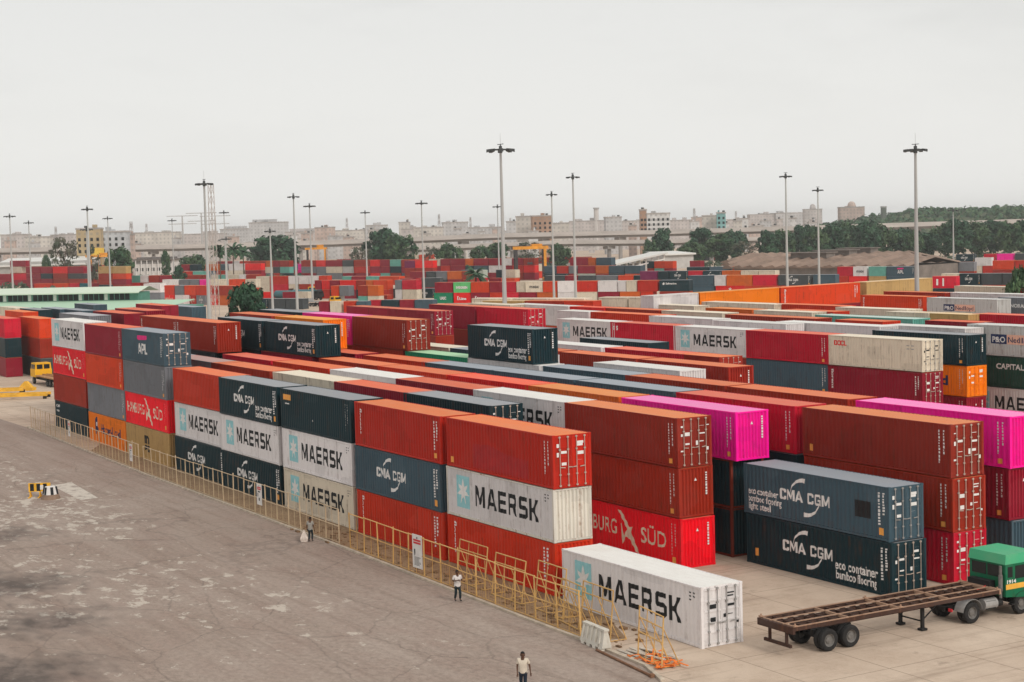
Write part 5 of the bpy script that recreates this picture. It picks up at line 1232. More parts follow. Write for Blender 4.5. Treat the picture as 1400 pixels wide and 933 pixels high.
# ------------------------------------------------------------------ lettering
BLK = {
 'M': (1.06,[[(0,0),(0,1),(.25,1),(.53,.42),(.81,1),(1.06,1),(1.06,0),(.85,0),(.85,.62),(.60,.12),(.46,.12),(.21,.62),(.21,0)]]),
 'A': (1.02,[[(0,0),(.37,1),(.65,1),(1.02,0),(.8,0),(.735,.19),(.285,.19),(.22,0)],[(.35,.37),(.67,.37),(.51,.8)]]),
 'E': (.82,[[(0,0),(0,1),(.8,1),(.8,.8),(.22,.8),(.22,.6),(.74,.6),(.74,.41),(.22,.41),(.22,.2),(.82,.2),(.82,0)]]),
 'R': (.88,[[(0,0),(0,1),(.68,1),(.83,.86),(.83,.5),(.7,.38),(.88,0),(.64,0),(.49,.35),(.21,.35),(.21,0)],[(.21,.55),(.55,.55),(.62,.6),(.62,.75),(.56,.8),(.21,.8)]]),
 'S': (.84,[[(0,0),(.7,0),(.84,.12),(.84,.48),(.7,.6),(.21,.6),(.21,.8),(.8,.8),(.8,1),(.13,1),(0,.88),(0,.52),(.13,.4),(.63,.4),(.63,.2),(0,.2)]]),
 'K': (.9,[[(0,0),(0,1),(.21,1),(.21,.6),(.36,.6),(.6,1),(.85,1),(.53,.5),(.9,0),(.64,0),(.36,.4),(.21,.4),(.21,0)]]),
 'C': (.84,[[(.12,0),(0,.12),(0,.88),(.12,1),(.72,1),(.84,.88),(.84,.66),(.6,.66),(.6,.79),(.24,.79),(.24,.21),(.6,.21),(.6,.34),(.84,.34),(.84,.12),(.72,0)]]),
 'G': (.86,[[(.12,0),(0,.12),(0,.88),(.12,1),(.72,1),(.84,.88),(.84,.68),(.6,.68),(.6,.79),(.24,.79),(.24,.21),(.6,.21),(.6,.36),(.44,.36),(.44,.54),(.86,.54),(.86,0)]]),
 'P': (.84,[[(0,0),(0,1),(.68,1),(.84,.86),(.84,.46),(.68,.33),(.24,.33),(.24,0)],[(.24,.53),(.56,.53),(.61,.57),(.61,.75),(.56,.8),(.24,.8)]]),
 'L': (.76,[[(0,0),(0,1),(.24,1),(.24,.2),(.76,.2),(.76,0)]]),
 'O': (.88,[[(.12,0),(0,.12),(0,.88),(.12,1),(.76,1),(.88,.88),(.88,.12),(.76,0)],[(.24,.22),(.64,.22),(.64,.78),(.24,.78)]]),
 'N': (.9,[[(0,0),(0,1),(.26,1),(.66,.4),(.66,1),(.9,1),(.9,0),(.66,0),(.24,.62),(.24,0)]]),
 'U': (.86,[[(0,1),(0,.12),(.12,0),(.74,0),(.86,.12),(.86,1),(.62,1),(.62,.21),(.24,.21),(.24,1)]]),
 ' ': (.42,[]),
}
def fill(polys):
    cu = bpy.data.curves.new('fill', 'CURVE'); cu.dimensions = '2D'; cu.fill_mode = 'BOTH'
    for p in polys:
        sp = cu.splines.new('POLY'); sp.points.add(len(p)-1)
        for i, (x, y) in enumerate(p): sp.points[i].co = (x, y, 0, 1)
        sp.use_cyclic_u = True
    return curve_mesh(cu)
def curve_mesh(cu):
    o = bpy.data.objects.new('tmp', cu); COL.objects.link(o)
    me = bpy.data.meshes.new_from_object(o)
    vs = [(v.co.x, v.co.y) for v in me.vertices]; fs = [tuple(p.vertices) for p in me.polygons]
    bpy.data.objects.remove(o); bpy.data.meshes.remove(me); bpy.data.curves.remove(cu)
    return vs, fs
def block(txt, x, z, h, gap=.2, wscale=1.0, centre=False):
    polys = []; cx = 0
    for ch in txt:
        w, ps = BLK[ch]
        for p in ps: polys.append([((cx+a)*h*wscale, b*h) for a, b in p])
        cx += w+gap
    tw = (cx-gap)*h*wscale; ox = x-tw/2 if centre else x
    return fill([[(a+ox, b+z) for a, b in p] for p in polys])
def text(txt, x, z, h, bold=.02, centre=False, w=None, rot=0, sp=1.0):
    cu = bpy.data.curves.new('t', 'FONT'); cu.body = txt; cu.size = 1.0; cu.offset = bold; cu.space_character = sp; cu.resolution_u = 3; cu.fill_mode = 'FRONT'
    vs, fs = curve_mesh(cu)
    x0 = min(v[0] for v in vs); x1 = max(v[0] for v in vs); z0 = min(v[1] for v in vs); z1 = max(v[1] for v in vs)
    s = h/(.72+2*bold) if any(c.isupper() or c.isdigit() for c in txt) else h/.55
    sx = s if w is None else w/(x1-x0)
    out = []
    for a, b in vs:
        a = (a-x0)*sx-(sx*(x1-x0)/2 if centre else 0); b = b*s
        if rot: a, b = b, -a
        out.append((x+a, z+b))
    return out, fs
def rect(x0, z0, x1, z1): return [(x0,z0),(x1,z0),(x1,z1),(x0,z1)], [(0,1,2,3)]
def poly(*ps): return fill([list(p) for p in ps])
def star(cx, cz, ro, ri, n=7):
    return poly([(cx+math.sin(math.pi*i/n)*(ro if i % 2 == 0 else ri), cz+math.cos(math.pi*i/n)*(ro if i % 2 == 0 else ri)) for i in range(2*n)])
def arc(cx, cz, rx, rz, a0, a1, t0, t1):
    n = 14; o = []; i_ = []
    for k in range(n+1):
        a = R(a0+(a1-a0)*k/n); t = t0+(t1-t0)*k/n
        o.append((cx+math.cos(a)*(rx+t/2), cz+math.sin(a)*(rz+t/2))); i_.append((cx+math.cos(a)*(rx-t/2), cz+math.sin(a)*(rz-t/2)))
    return poly(o+i_[::-1])
def join(*ms):
    V = []; F = []
    for v, f in ms:
        o = len(V); V += v; F += [tuple(i+o for i in x) for x in f]
    return V, F
def codes(x=11.35, top=2.55, sticker=True):
    rr = random.Random(int(x*100)+int(top*100)); g = []
    for cx, h in ((x, 1.75), (x+.34, 1.2)):
        z = top
        while z > top-h:
            d = rr.uniform(.07,.16); g.append(rect(cx, z-d, cx+rr.uniform(.09,.14), z)); z -= d+rr.uniform(.035,.09)
    return join(*g)
def vword(x=.55, top=2.5, h=1.6):       # a word painted downwards, letter under letter turned sideways
    return text('florens', x, top, .2, .02, rot=1, w=h)
def bird(x, z, s):                      # open winged ribbon mark between the two words
    a = [(-.95,1.0),(-.6,.95),(.12,.22),(.42,.28),(.28,-.02),(1.0,-1.0),(.7,-.95),(.12,-.38),(-.25,-.3),(-.55,-.72),(-.72,.3),(-.6,.35),(-.45,-.3),(-.12,.08),(-.2,.2)]
    return poly([(x+p*s*.95, z+q*s) for p, q in a])
def logo(name):
    """list of (part name, material, (verts, faces), layer)"""
    L = []
    if name in ('MAERSK','MAERSK2','MAERSKT'):
        L += [('emblem', SKY_BLUE, rect(1.25,.6,2.75,2.5), 0), ('emblem', WHITE, star(2.0,1.55,.78,.32), 1), ('lettering', BLACK, block('MAERSK', 3.45, .9, 1.22, .21, .89), 0)]
        L.append(('code_lettering', BLACK, join(*[rect(11.2+.3*i, 2.5-.17*j, 11.4+.3*i, 2.57-.17*j) for i in range(2) for j in range(3) if (i+j) % 4 != 3]), 0))
    elif name.startswith('CMA'):
        cx = 5.4
        L.append(('lettering', WHITE, join(block('CMA CGM', cx, 1.2, .62, .12, 1.0, True), arc(cx-.1,1.5,1.15,.95,172,82,.02,.26), arc(cx+.1,1.5,1.15,.95,352,262,.02,.26)), 0))
        if name == 'CMA2' or name == 'CMA4': L.append(('slogan', WHITE, join(text('eco container', 7.7, .86, .40, .022, w=3.4), text('bamboo flooring', 7.8, .34, .36, .022, w=3.2)), 0))
        if name == 'CMA3': L.append(('slogan', WHITE, join(text('eco container', .4, 1.18, .30, .022, w=2.7), text('bamboo flooring', .4, .74, .30, .022, w=3.0), text('light steel', .4, .30, .30, .022, w=2.0)), 0))
        if name == 'CMA3': L.append(('repair_patch', BLACK, rect(9.55,1.05,10.75,1.95), 0))
        L.append(('code_lettering', WHITE, codes(), 0))
        L.append(('sticker', STICK, rect(.75,.5,1.05,.95) if name == 'CMA4' else rect(11.4,.3,11.75,.68), 0))
    elif name in ('HAMBURG','HAMBURG2','HS'):
        L.append(('lettering', CREAML, join(text('HAMBURG', .55, 1.12, .95, .012, w=4.95), bird(6.75, 1.45, 1.2), text('S\u00dcD', 8.1, 1.0, .98, .012, w=2.6)), 0))
        if name != 'HS': L.append(('code_lettering', WHITE, codes(11.2), 0)); L.append(('sticker', STICK, rect(11.3,.25,11.65,.6), 0))
    elif name == 'HAPAG':
        L.append(('lettering', NAVYL, text('Hapag-Lloyd', 4.1, 1.1, .95, .02, w=6.4), 0))
        L.append(('emblem', NAVYL, poly([(2.1,.85),(2.1,2.2),(2.5,2.55),(3.0,2.55),(3.0,1.6),(3.2,1.35),(3.0,1.1),(2.7,1.25),(2.6,.85)]), 0)); L.append(('emblem', WHITE, poly([(2.45,1.55),(2.45,1.95),(2.8,2.1),(2.8,1.7)]), 1))
    elif name == 'LLOYD':
        L.append(('lettering', NAVYL, text('Hapag-Lloyd', 1.2, 1.0, 1.0, .03, w=8.6), 0)); L.append(('code_lettering', WHITE, codes(11.2), 0))
    elif name == 'MSC':
        L.append(('lettering', BLACK, join(text('m', 5.3, 1.5, .72, .06, w=1.3), text('s', 5.35, .75, .6, .06, w=.62), text('c', 6.02, .75, .6, .06, w=.6)), 0))
    elif name in ('APL','APLT'):
        L.append(('lettering', WHITE, block('APL', 6.1, .8, .95, .08, 1.0, True), 0))
        L.append(('emblem', PINKRED, poly([(4.6,2.2),(4.75,2.45),(7.3,2.5),(7.5,2.3),(7.2,2.12),(4.9,2.02)]), 0)); L.append(('code_lettering', WHITE, codes(11.3), 0))
    elif name == 'SMALL': L.append(('lettering', WHITE, join(text('CMA', .5, 2.2, .34, .03, w=1.4), text('CGM', .5, 1.75, .2, .03, w=1.1)), 0))
    elif name == 'LABEL':
        L.append(('sticker', STICK, rect(.5,2.1,1.9,2.5), 0)); L.append(('code_lettering', WHITE, join(rect(.8,1.8,1.6,1.88), rect(5.6,.9,5.8,1.02), codes(11.2)), 0))
    elif name == 'KLINE': L.append(('lettering', WHITE, vword(.75,2.5,1.7), 0)); L.append(('code_lettering', WHITE, codes(11.3), 0)); L.append(('sticker', STICK, rect(11.3,.3,11.6,.6), 0))
    elif name == 'KLINE2': L.append(('lettering', WHITE, vword(.75,2.6,1.9), 0)); L.append(('code_lettering', WHITE, codes(11.0), 0))
    elif name == 'KV': L.append(('lettering', WHITE, vword(.5,2.6,1.9), 0)); L.append(('code_lettering', WHITE, codes(11.3), 0))
    elif name == 'PATCH':
        L.append(('paint_patch', DARKPATCH, poly([(3.2,.25),(9.5,.25),(9.5,1.25),(7.2,1.35),(5.2,1.7),(3.2,1.6)]), 0)); L.append(('code_lettering', WHITE, codes(11.25), 0)); L.append(('sticker', STICK, rect(.5,.25,.85,.6), 0))
    elif name in ('CODES','PLATE'):
        L.append(('code_lettering', WHITE, codes(11.25), 0))
        L.append(('sticker', STICK, rect(11.3,.22,11.62,.5) if name == 'CODES' else rect(.6,.35,.9,.75), 0))
    elif name == 'ONE': L.append(('lettering', WHITE, block('ONE', 5.6, 1.0, 1.1, .16), 0)); L.append(('code_lettering', WHITE, codes(11.3), 0))
    elif name == 'OOCL': L.append(('lettering', REDL, block('OOCL', .9, 1.95, .48, .06), 0)); L.append(('code_lettering', ROD_DARK, join(*[rect(10.3+.5*i, 2.3-.3*j, 10.65+.5*i, 2.38-.3*j) for i in range(2) for j in range(2)]), 0))
    elif name == 'S': L.append(('lettering', WHITE, join(text('S', .55, 2.0, .55, .06), text('S', 1.1, 2.0, .55, .06)), 0))
    elif name == 'PO':
        L += [('emblem', NAVYL, rect(3.0,1.15,4.9,2.05), 0), ('emblem', PINKP, rect(4.95,1.15,8.4,2.05), 0), ('lettering', WHITE, text('P&O', 3.15, 1.32, .55, .03, w=1.6), 1), ('lettering', NAVYL, text('Nedlloyd', 5.1, 1.32, .55, .01, w=3.1), 1)]
    elif name == 'CAPITAL': L.append(('lettering', WHITE, text('CAPITAL', 3.6, 1.75, .55, .03, w=3.4), 0))
    elif name == 'EVERGREEN': L.append(('lettering', WHITE, text('EVERGREEN', 6.1, 1.1, .75, .05, True, w=8.2), 0))
    elif name == 'HYUNDAI': L.append(('lettering', BLACK, text('HYUNDAI', 6.1, 1.1, .7, .03, True, w=6.5), 0))
    elif name == 'UASC': L.append(('lettering', WHITE, text('UASC', 6.1, 1.0, .9, .05, True, w=4.2), 0))
    elif name == 'CLIMB': L.append(('lettering', WHITE, join(text('K', 2.6, .9, 1.2, .08), text('Line', 4.1, .9, .8, .06, w=5.2)), 0))
    elif name == 'SAFM': L.append(('lettering', WHITE, join(poly([(1.2,1.9),(1.9,2.4),(2.2,1.9),(1.8,1.6)]), text('Safmarine', 2.6, 1.8, .5, .03, w=4.4)), 0))
    elif name == 'NOR': L.append(('lettering', WHITE, text('NORASIA', 2.0, 1.55, .55, .05, w=3.4), 0))
    elif name == 'T1': L.append(('lettering', WHITE, join(rect(2.0,.7,3.0,2.2), rect(5.2,.5,6.0,2.4)), 0))
    elif name == 'FLOWER': L.append(('lettering', WHITE, join(star(6.1,1.8,.8,.35,6), rect(4.2,.5,8.0,.75)), 0))
    return L

# ------------------------------------------------------------------ container meshes (12.192 x 2.438 x 2.896)
CL, CW_, CH = 12.192, 2.438, 2.896
X0, PITCH, NC = .16, (CL-.32)/34, 34
def corr_pts(a, b, n, d0, d1):
    p = (b-a)/n; out = [(a, d0)]
    for i in range(n):
        s = a+i*p
        out += [(s+p*.14, d0), (s+p*.38, d1), (s+p*.64, d1), (s+p*.88, d0)]
    out.append((b, d0)); return out
SIDE = corr_pts(X0, CL-X0, NC, .014, .054)
def surf(x):
    for (a, da), (b, db) in zip(SIDE, SIDE[1:]):
        if a <= x <= b: return da+(db-da)*(x-a)/(b-a) if b > a else da
    return .014
def m_side(back):
    mb = MB(); vs = []
    for x, d in SIDE:
        y = CW_-d if back else d
        vs += [(x, y, .155), (x, y, 2.825)]
    mb.add(vs, [(2*i, 2*i+2, 2*i+3, 2*i+1) for i in range(len(SIDE)-1)]); return mb
def m_end():
    mb = MB(); P = corr_pts(.15, CW_-.15, 9, .02, .11); vs = []
    for y, d in P: vs += [(CL-d, y, .13), (CL-d, y, 2.80)]
    mb.add(vs, [(2*i, 2*i+2, 2*i+3, 2*i+1) for i in range(len(P)-1)]); return mb
def m_roof():
    mb = MB(); P = corr_pts(.12, CL-.12, 40, 0, .016); vs = []
    for x, d in P: vs += [(x, .06, 2.876-d), (x, CW_-.06, 2.876-d)]
    mb.add(vs, [(2*i, 2*i+1, 2*i+3, 2*i+2) for i in range(len(P)-1)])
    mb.box((.06,.06,2.80),(.12,CW_-.06,2.886)); mb.box((CL-.12,.06,2.80),(CL-.06,CW_-.06,2.886))
    return mb
def m_frame(blind=True):
    mb = MB()
    for x in (0, CL-.15):
        for y in (0, CW_-.15): mb.box((x+.004,y+.004,.11),(x+.146,y+.146,2.785))
        mb.box((x+.03,.15,2.79),(x+.12,CW_-.15,2.872)); mb.box((x+.03,.15,.01),(x+.12,CW_-.15,.125))
        for y in (0, CW_-.162):
            for z in (0, CH-.118): mb.box((x-.003 if x == 0 else x-.025,y-.003 if y == 0 else y+.003,z),(x+.178 if x == 0 else x+.153,y+.162 if y == 0 else y+.165,z+.118))
    for y in (.004, CW_-.064):
        mb.box((.17,y,2.81),(CL-.17,y+.06,2.884)); mb.box((.17,y,.02),(CL-.17,y+.055,.158))
    mb.box((.03,.15,.13),(.06,CW_-.15,2.79)); mb.box((.1,.06,.06),(CL-.1,CW_-.06,.14))
    return mb
def m_door(side):
    mb = MB(); a, b = (.155, 1.212) if side == 0 else (1.226, CW_-.155); x = CL
    mb.box((x-.075,a,.135),(x-.045,b,2.785))
    for z0, z1 in ((.135,.24),(.66,.74),(1.16,1.24),(1.66,1.74),(2.16,2.24),(2.69,2.785)): mb.box((x-.045,a+.0,z0),(x-.012,b,z1))
    mb.box((x-.045,a,.24),(x-.014,a+.07,2.69)); mb.box((x-.045,b-.07,.24),(x-.014,b,2.69))
    hy = a-.01 if side == 0 else b-.03
    for z in (.4,1.1,1.8,2.5): mb.box((x-.012,hy,z-.05),(x+.006,hy+.06,z+.05))
    return mb
def m_rod(y):
    mb = MB(); mb.tube((CL+.03,y,.09),(CL+.03,y,2.83),.021,n=6)
    for z in (.15,.75,2.1,2.77): mb.box((CL-.011,y-.06,z-.04),(CL+.045,y+.06,z+.04))
    mb.bar((CL+.045,y,1.15),(CL+.045,y+(.32 if y < CW_/2 else -.32),1.12),.02,.045)
    return mb
ME = {}
def getm(k):
    if k in ME: return ME[k]
    if k == 'front': mb = m_side(False)
    elif k == 'back': mb = m_side(True)
    elif k == 'end': mb = m_end()
    elif k == 'roof': mb = m_roof()
    elif k == 'frame': mb = m_frame()
    elif k[:4] == 'door': mb = m_door(int(k[4]))
    elif k[:3] == 'rod': mb = m_rod((.43,.95,1.49,2.01)[int(k[3])])
    elif k == 'lo_b':
        mb = m_frame(); 
        for f in (m_side(False), m_side(True), m_end()): mb.add(f.v, f.f)
    elif k == 'lo_d':
        mb = m_frame()
        for f in (m_side(False), m_side(True), m_door(0), m_door(1)): mb.add(f.v, f.f)
    elif k == 'far':
        mb = MB(); mb.box((.05,.05,.05),(CL-.05,CW_-.05,2.80)); 
        for x in (0, CL-.2):
            for y in (0, CW_-.2): mb.box((x,y,0),(x+.2,y+.2,2.86))
        mb.box((.2,0,2.72),(CL-.2,.05,2.86)); mb.box((.2,CW_-.05,2.72),(CL-.2,CW_,2.86)); mb.box((.2,0,.0),(CL-.2,.05,.14))
        mb.box((0,.2,2.72),(.05,CW_-.2,2.86)); mb.box((CL-.05,.2,2.72),(CL,CW_-.2,2.86))
        for z in (.75,1.45,2.15): mb.box((CL-.05,.2,z),(CL-.01,CW_-.2,z+.1))
        n = len(mb.f); mb.box((.06,.06,2.83),(CL-.06,CW_-.06,2.896), 1)
        ME[k] = mb.mesh('container', 2); return ME[k]
    ME[k] = mb.mesh(k); return ME[k]
def conform(geo, flat, layer):
    vs, fs = geo
    bm = bmesh.new()
    bv = [bm.verts.new((x, 0, z)) for x, z in vs]
    for f in fs:
        try: bm.faces.new([bv[i] for i in f])
        except ValueError: pass
    if not flat:
        x0 = min(v[0] for v in vs); x1 = max(v[0] for v in vs)
        for x, d in SIDE:
            if x0+.002 < x < x1-.002:
                bmesh.ops.bisect_plane(bm, geom=bm.verts[:]+bm.edges[:]+bm.faces[:], dist=1e-5, plane_co=(x,0,0), plane_no=(1,0,0))
    for v in bm.verts: v.co.y = (-.006 if flat else surf(v.co.x)-.005)-.004*layer
    bmesh.ops.recalc_face_normals(bm, faces=bm.faces)
    return bm
LG = {}
def logo_meshes(name, flat):
    k = (name, flat)
    if k in LG: return LG[k]
    parts = {}
    for pn, mat, geo, layer in logo(name):
        parts.setdefault(pn, []).append((mat, conform(geo, flat, layer)))
    out = []
    for pn, lst in parts.items():
        me = bpy.data.meshes.new(pn); bmj = bmesh.new(); mats = []
        for i, (mat, bm) in enumerate(lst):
            mats.append(mat); t = bpy.data.meshes.new('t')
            for f in bm.faces: f.material_index = i
            bm.to_mesh(t); bm.free(); bmj.from_mesh(t); bpy.data.meshes.remove(t)
        bmj.to_mesh(me); bmj.free()
        for _ in mats: me.materials.append(None)
        out.append((pn, me, mats))
    LG[k] = out; return out
def door_marks(seed):
    k = 'marks%d' % seed
    if k in ME: return ME[k]
    rr = random.Random(seed); mb = MB()
    for y0, y1, z0, z1 in [(.25,.4,2.3,2.42),(.25,.38,1.78,1.95),(.52,.88,1.9,2.02),(.22,.4,.85,1.0),(1.3,1.45,1.3,1.5),(1.55,1.95,2.42,2.5),(1.55,1.9,2.28,2.36),(1.56,1.95,1.85,1.95),(1.56,1.85,1.4,1.48),(1.56,1.8,.95,1.05),(2.06,2.25,2.3,2.4),(2.06,2.2,1.0,1.1),(.55,.85,1.28,1.4)]:
        if rr.random() < .8:
            z0 += rr.uniform(-.1,.1); z1 = z0+(z1-z0 if y1 > y0 else .1)
            mb.add([(CL-.008,y0,z0),(CL-.008,y1,z0),(CL-.008,y1,z1),(CL-.008,y0,z1)],[(0,1,2,3)])
    ME[k] = mb.mesh('marking'); return ME[k]
def end_marks():
    if 'em' in ME: return ME['em']
    mb = MB(); rr = random.Random(3); z = 2.55
    while z > 1.3:
        d = rr.uniform(.06,.14); mb.add([(CL-.012,1.9,z-d),(CL-.012,2.02,z-d),(CL-.012,2.02,z),(CL-.012,1.9,z)],[(0,1,2,3)]); z -= d+rr.uniform(.03,.08)
    mb.add([(CL-.012,1.1,2.1),(CL-.012,1.28,2.1),(CL-.012,1.19,2.28)],[(0,1,2)])
    ME['em'] = mb.mesh('marking'); return ME['em']
RUSTFRAME = paint('paint_rusty_frame', (.2,.03,.015), dirt=.7)
CREAMRUST = paint('paint_rusty_end', (.72,.68,.6), dirt=1.0, rust=(.25,.09,.02))
def make(k, c, x, y, z, L, H, a, lg, end, g, label, i):
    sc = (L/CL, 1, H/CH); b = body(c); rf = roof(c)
    if k == 'A':
        t = thing('shipping_container', label, 'container', (x,y,z), R(a), g, sc)
        link('frame', getm('frame'), RUSTFRAME if end == 'br' else (CREAMRUST if lg == 'MAERSK2' else b), t)
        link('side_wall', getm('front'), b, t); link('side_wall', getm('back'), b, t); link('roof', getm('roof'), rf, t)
        if end[0] == 'd':
            rm = {'do': b, 'dg': ROD_DARK, 'dw': ROD_DARK}.get(end, ROD_DARK if c in ('white','cream') else ROD)
            for s in (0, 1):
                d = link('door', getm('door%d' % s), b, t)
                for q in (0, 1): link('lock_rod', getm('rod%d' % (2*s+q)), rm, d)
            link('code_lettering', door_marks(i % 5), BLACK if c in ('white','cream') else WHITE, t)
        else:
            link('end_wall', getm('end'), CREAMRUST if lg == 'MAERSK2' else b, t)
            if lg not in ('MAERSK2',): link('end_lettering', end_marks(), WHITE if c not in ('white','cream') else BLACK, t)
        if lg:
            for pn, me, mats in logo_meshes(lg, False): link(pn, me, mats, t)
    elif k == 'B':
        t = link('shipping_container', getm('lo_d' if end[0] == 'd' else 'lo_b'), b, None, (x,y,z), R(a), sc); tag(t, label, 'container', g)
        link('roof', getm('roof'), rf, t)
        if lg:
            for pn, me, mats in logo_meshes(lg, False): link(pn, me, mats, t)
    else:
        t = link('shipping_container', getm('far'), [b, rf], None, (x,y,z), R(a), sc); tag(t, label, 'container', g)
        if lg:
            for pn, me, mats in logo_meshes(lg, True): link(pn, me, mats, t)
for i, ln in enumerate(CONT.strip().split('\n')):
    k, c, x, y, z, L, H, a, lg, end, g, label = ln.split('|')
    make(k, c, float(x), float(y), float(z), float(L), float(H), float(a), lg, end, GROUPS[int(g)], label, i)
# the rest of the stacks, past the 300 individuals: one mass
cols = sorted(PAL); mb = MB()
for ln in STUFF.strip().split('\n'):
    c, x, y, z, L, H, a = ln.split('|'); x, y, z, L, H, a = map(float, (x, y, z, L, H, a))
    b2 = MB(); b2.box((.04,.04,.04),(L-.04,2.40,H-.06)); ci = cols.index(c)*2
    for xx in (0, L-.18):
        for yy in (0, 2.258): b2.box((xx,yy,0),(xx+.18,yy+.18,H-.04))
    n = len(b2.f); ca, sa = math.cos(R(a)), math.sin(R(a))
    T = lambda p: (x+p[0]*ca-p[1]*sa, y+p[0]*sa+p[1]*ca, z+p[2])
    mb.add([T(p) for p in b2.v], b2.f, ci)
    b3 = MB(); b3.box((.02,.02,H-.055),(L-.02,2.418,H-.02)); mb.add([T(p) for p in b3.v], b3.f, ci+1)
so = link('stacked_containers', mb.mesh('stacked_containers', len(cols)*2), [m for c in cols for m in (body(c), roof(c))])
tag(so, 'mass of mixed coloured containers in lower tiers and far stacks of the yard', 'containers', None, 'stuff')
# forward declaration marker for the rest of the scene
SUN_E, OVER, EXPO, HAZE = 1.6, (8.5,8.45,8.2), 0.0, .00014
# ------------------------------------------------------------------ camera, light, sky
cam = bpy.data.cameras.new('camera'); co = bpy.data.objects.new('camera', cam); COL.objects.link(co)
r_, u_, f_ = (Vector(CAM[k]) for k in 'ruf')
M = Matrix((r_, u_, -f_)).transposed().to_4x4(); M.translation = Vector(CAM['C']); co.matrix_world = M
cam.sensor_width = 36; cam.lens = CAM['lens']; cam.clip_end = 9000; cam.clip_start = .5
SC.camera = co
SUN_EL, SUN_AZ = 37, 6            # sun stands to the right behind the camera, behind cloud
sd = Vector((math.cos(R(SUN_EL))*math.cos(R(SUN_AZ)), math.cos(R(SUN_EL))*math.sin(R(SUN_AZ)), math.sin(R(SUN_EL))))
sl = bpy.data.lights.new('sun', 'SUN'); sl.energy = SUN_E; sl.angle = R(17); sl.color = (1.0,.95,.88)
so_ = bpy.data.objects.new('sun', sl); COL.objects.link(so_); so_.rotation_euler = sd.to_track_quat('Z', 'Y').to_euler(); so_.location = (60,-60,120)
w = bpy.data.worlds.new('World'); SC.world = w; w.use_nodes = True
nt = w.node_tree; bg = nt.nodes['Background']
sky = nt.nodes.new('ShaderNodeTexSky'); sky.sky_type = 'NISHITA'; sky.sun_disc = False
sky.sun_elevation = R(SUN_EL); sky.sun_rotation = math.atan2(sd.x, sd.y); sky.dust_density = 4
tc = nt.nodes.new('ShaderNodeTexCoord'); mp = nt.nodes.new('ShaderNodeMapping'); mp.inputs['Scale'].default_value = (2.2,2.2,9)
nt.links.new(tc.outputs['Generated'], mp.inputs[0])
cn = noise(nt, mp.outputs[0], 2.2, 6, .55)
cloud = mix(nt, ramp(nt, cn, .46, .74), OVER, tuple(c*.87 for c in OVER))
sp_ = nt.nodes.new('ShaderNodeSeparateXYZ'); nt.links.new(tc.outputs['Generated'], sp_.inputs[0])
cloud = mix(nt, ramp(nt, sp_.outputs[2], .16, .0), cloud, tuple(c*1.14 for c in OVER))
skc = mix(nt, .90, sky.outputs[0], cloud)
nt.links.new(skc, bg.inputs[0]); bg.inputs[1].default_value = .1
SC.view_settings.view_transform = 'Standard'; SC.view_settings.look = 'None'; SC.view_settings.gamma = 1; SC.view_settings.exposure = EXPO
SC.view_settings.use_curve_mapping = False
SC.cycles.use_denoising = True
SC.cycles.max_bounces = 6; SC.cycles.diffuse_bounces = 3; SC.cycles.glossy_bounces = 2; SC.cycles.transparent_max_bounces = 8

# ------------------------------------------------------------------ ground
def groundmat():
    m, nt, b = nodes('yard_concrete')
    v = coords(nt, obj=False, rnd=False)
    big = noise(nt, v, .06, 6, .6); mid = noise(nt, v, .55, 6, .7); fine = noise(nt, v, 6, 4, .7)
    c = mix(nt, ramp(nt, big, .35, .65), (.45,.335,.25), (.62,.50,.395))
    c = mix(nt, mulv(nt, ramp(nt, mid, .45, .72), .55), c, (.34,.245,.18))
    c = mix(nt, mulv(nt, ramp(nt, fine, .35, .7), .3), c, (.64,.53,.43))
    bk = nt.nodes.new('ShaderNodeTexBrick'); bk.offset = 0; bk.inputs['Scale'].default_value = 1
    bk.inputs['Brick Width'].default_value = 5.2; bk.inputs['Row Height'].default_value = 4.4; bk.inputs['Mortar Size'].default_value = .035; bk.inputs['Mortar Smooth'].default_value = .4
    nt.links.new(v, bk.inputs['Vector'])
    c = mix(nt, mulv(nt, bk.outputs['Fac'], .55), c, (.12,.085,.06))
    mpt = nt.nodes.new('ShaderNodeMapping'); mpt.inputs['Scale'].default_value = (1.4,.05,1); mpt.inputs['Rotation'].default_value = (0,0,R(8)); nt.links.new(v, mpt.inputs[0])
    trk = noise(nt, mpt.outputs[0], 1, 5, .65); c = mix(nt, mulv(nt, ramp(nt, trk, .54, .68), .45), c, (.23,.165,.12))
    oil = noise(nt, v, .33, 6, .72); c = mix(nt, mulv(nt, ramp(nt, oil, .60, .70), .5), c, (.14,.10,.075))
    nt.links.new(c, b.inputs['Base Color']); b.inputs['Roughness'].default_value = .9; b.inputs['Specular IOR Level'].default_value = .15
    return m
def noise_c(nt, vec, s):
    n = nt.nodes.new('ShaderNodeTexNoise'); n.inputs['Scale'].default_value = s; n.inputs['Detail'].default_value = 3; nt.links.new(vec, n.inputs['Vector']); return n.outputs['Color']
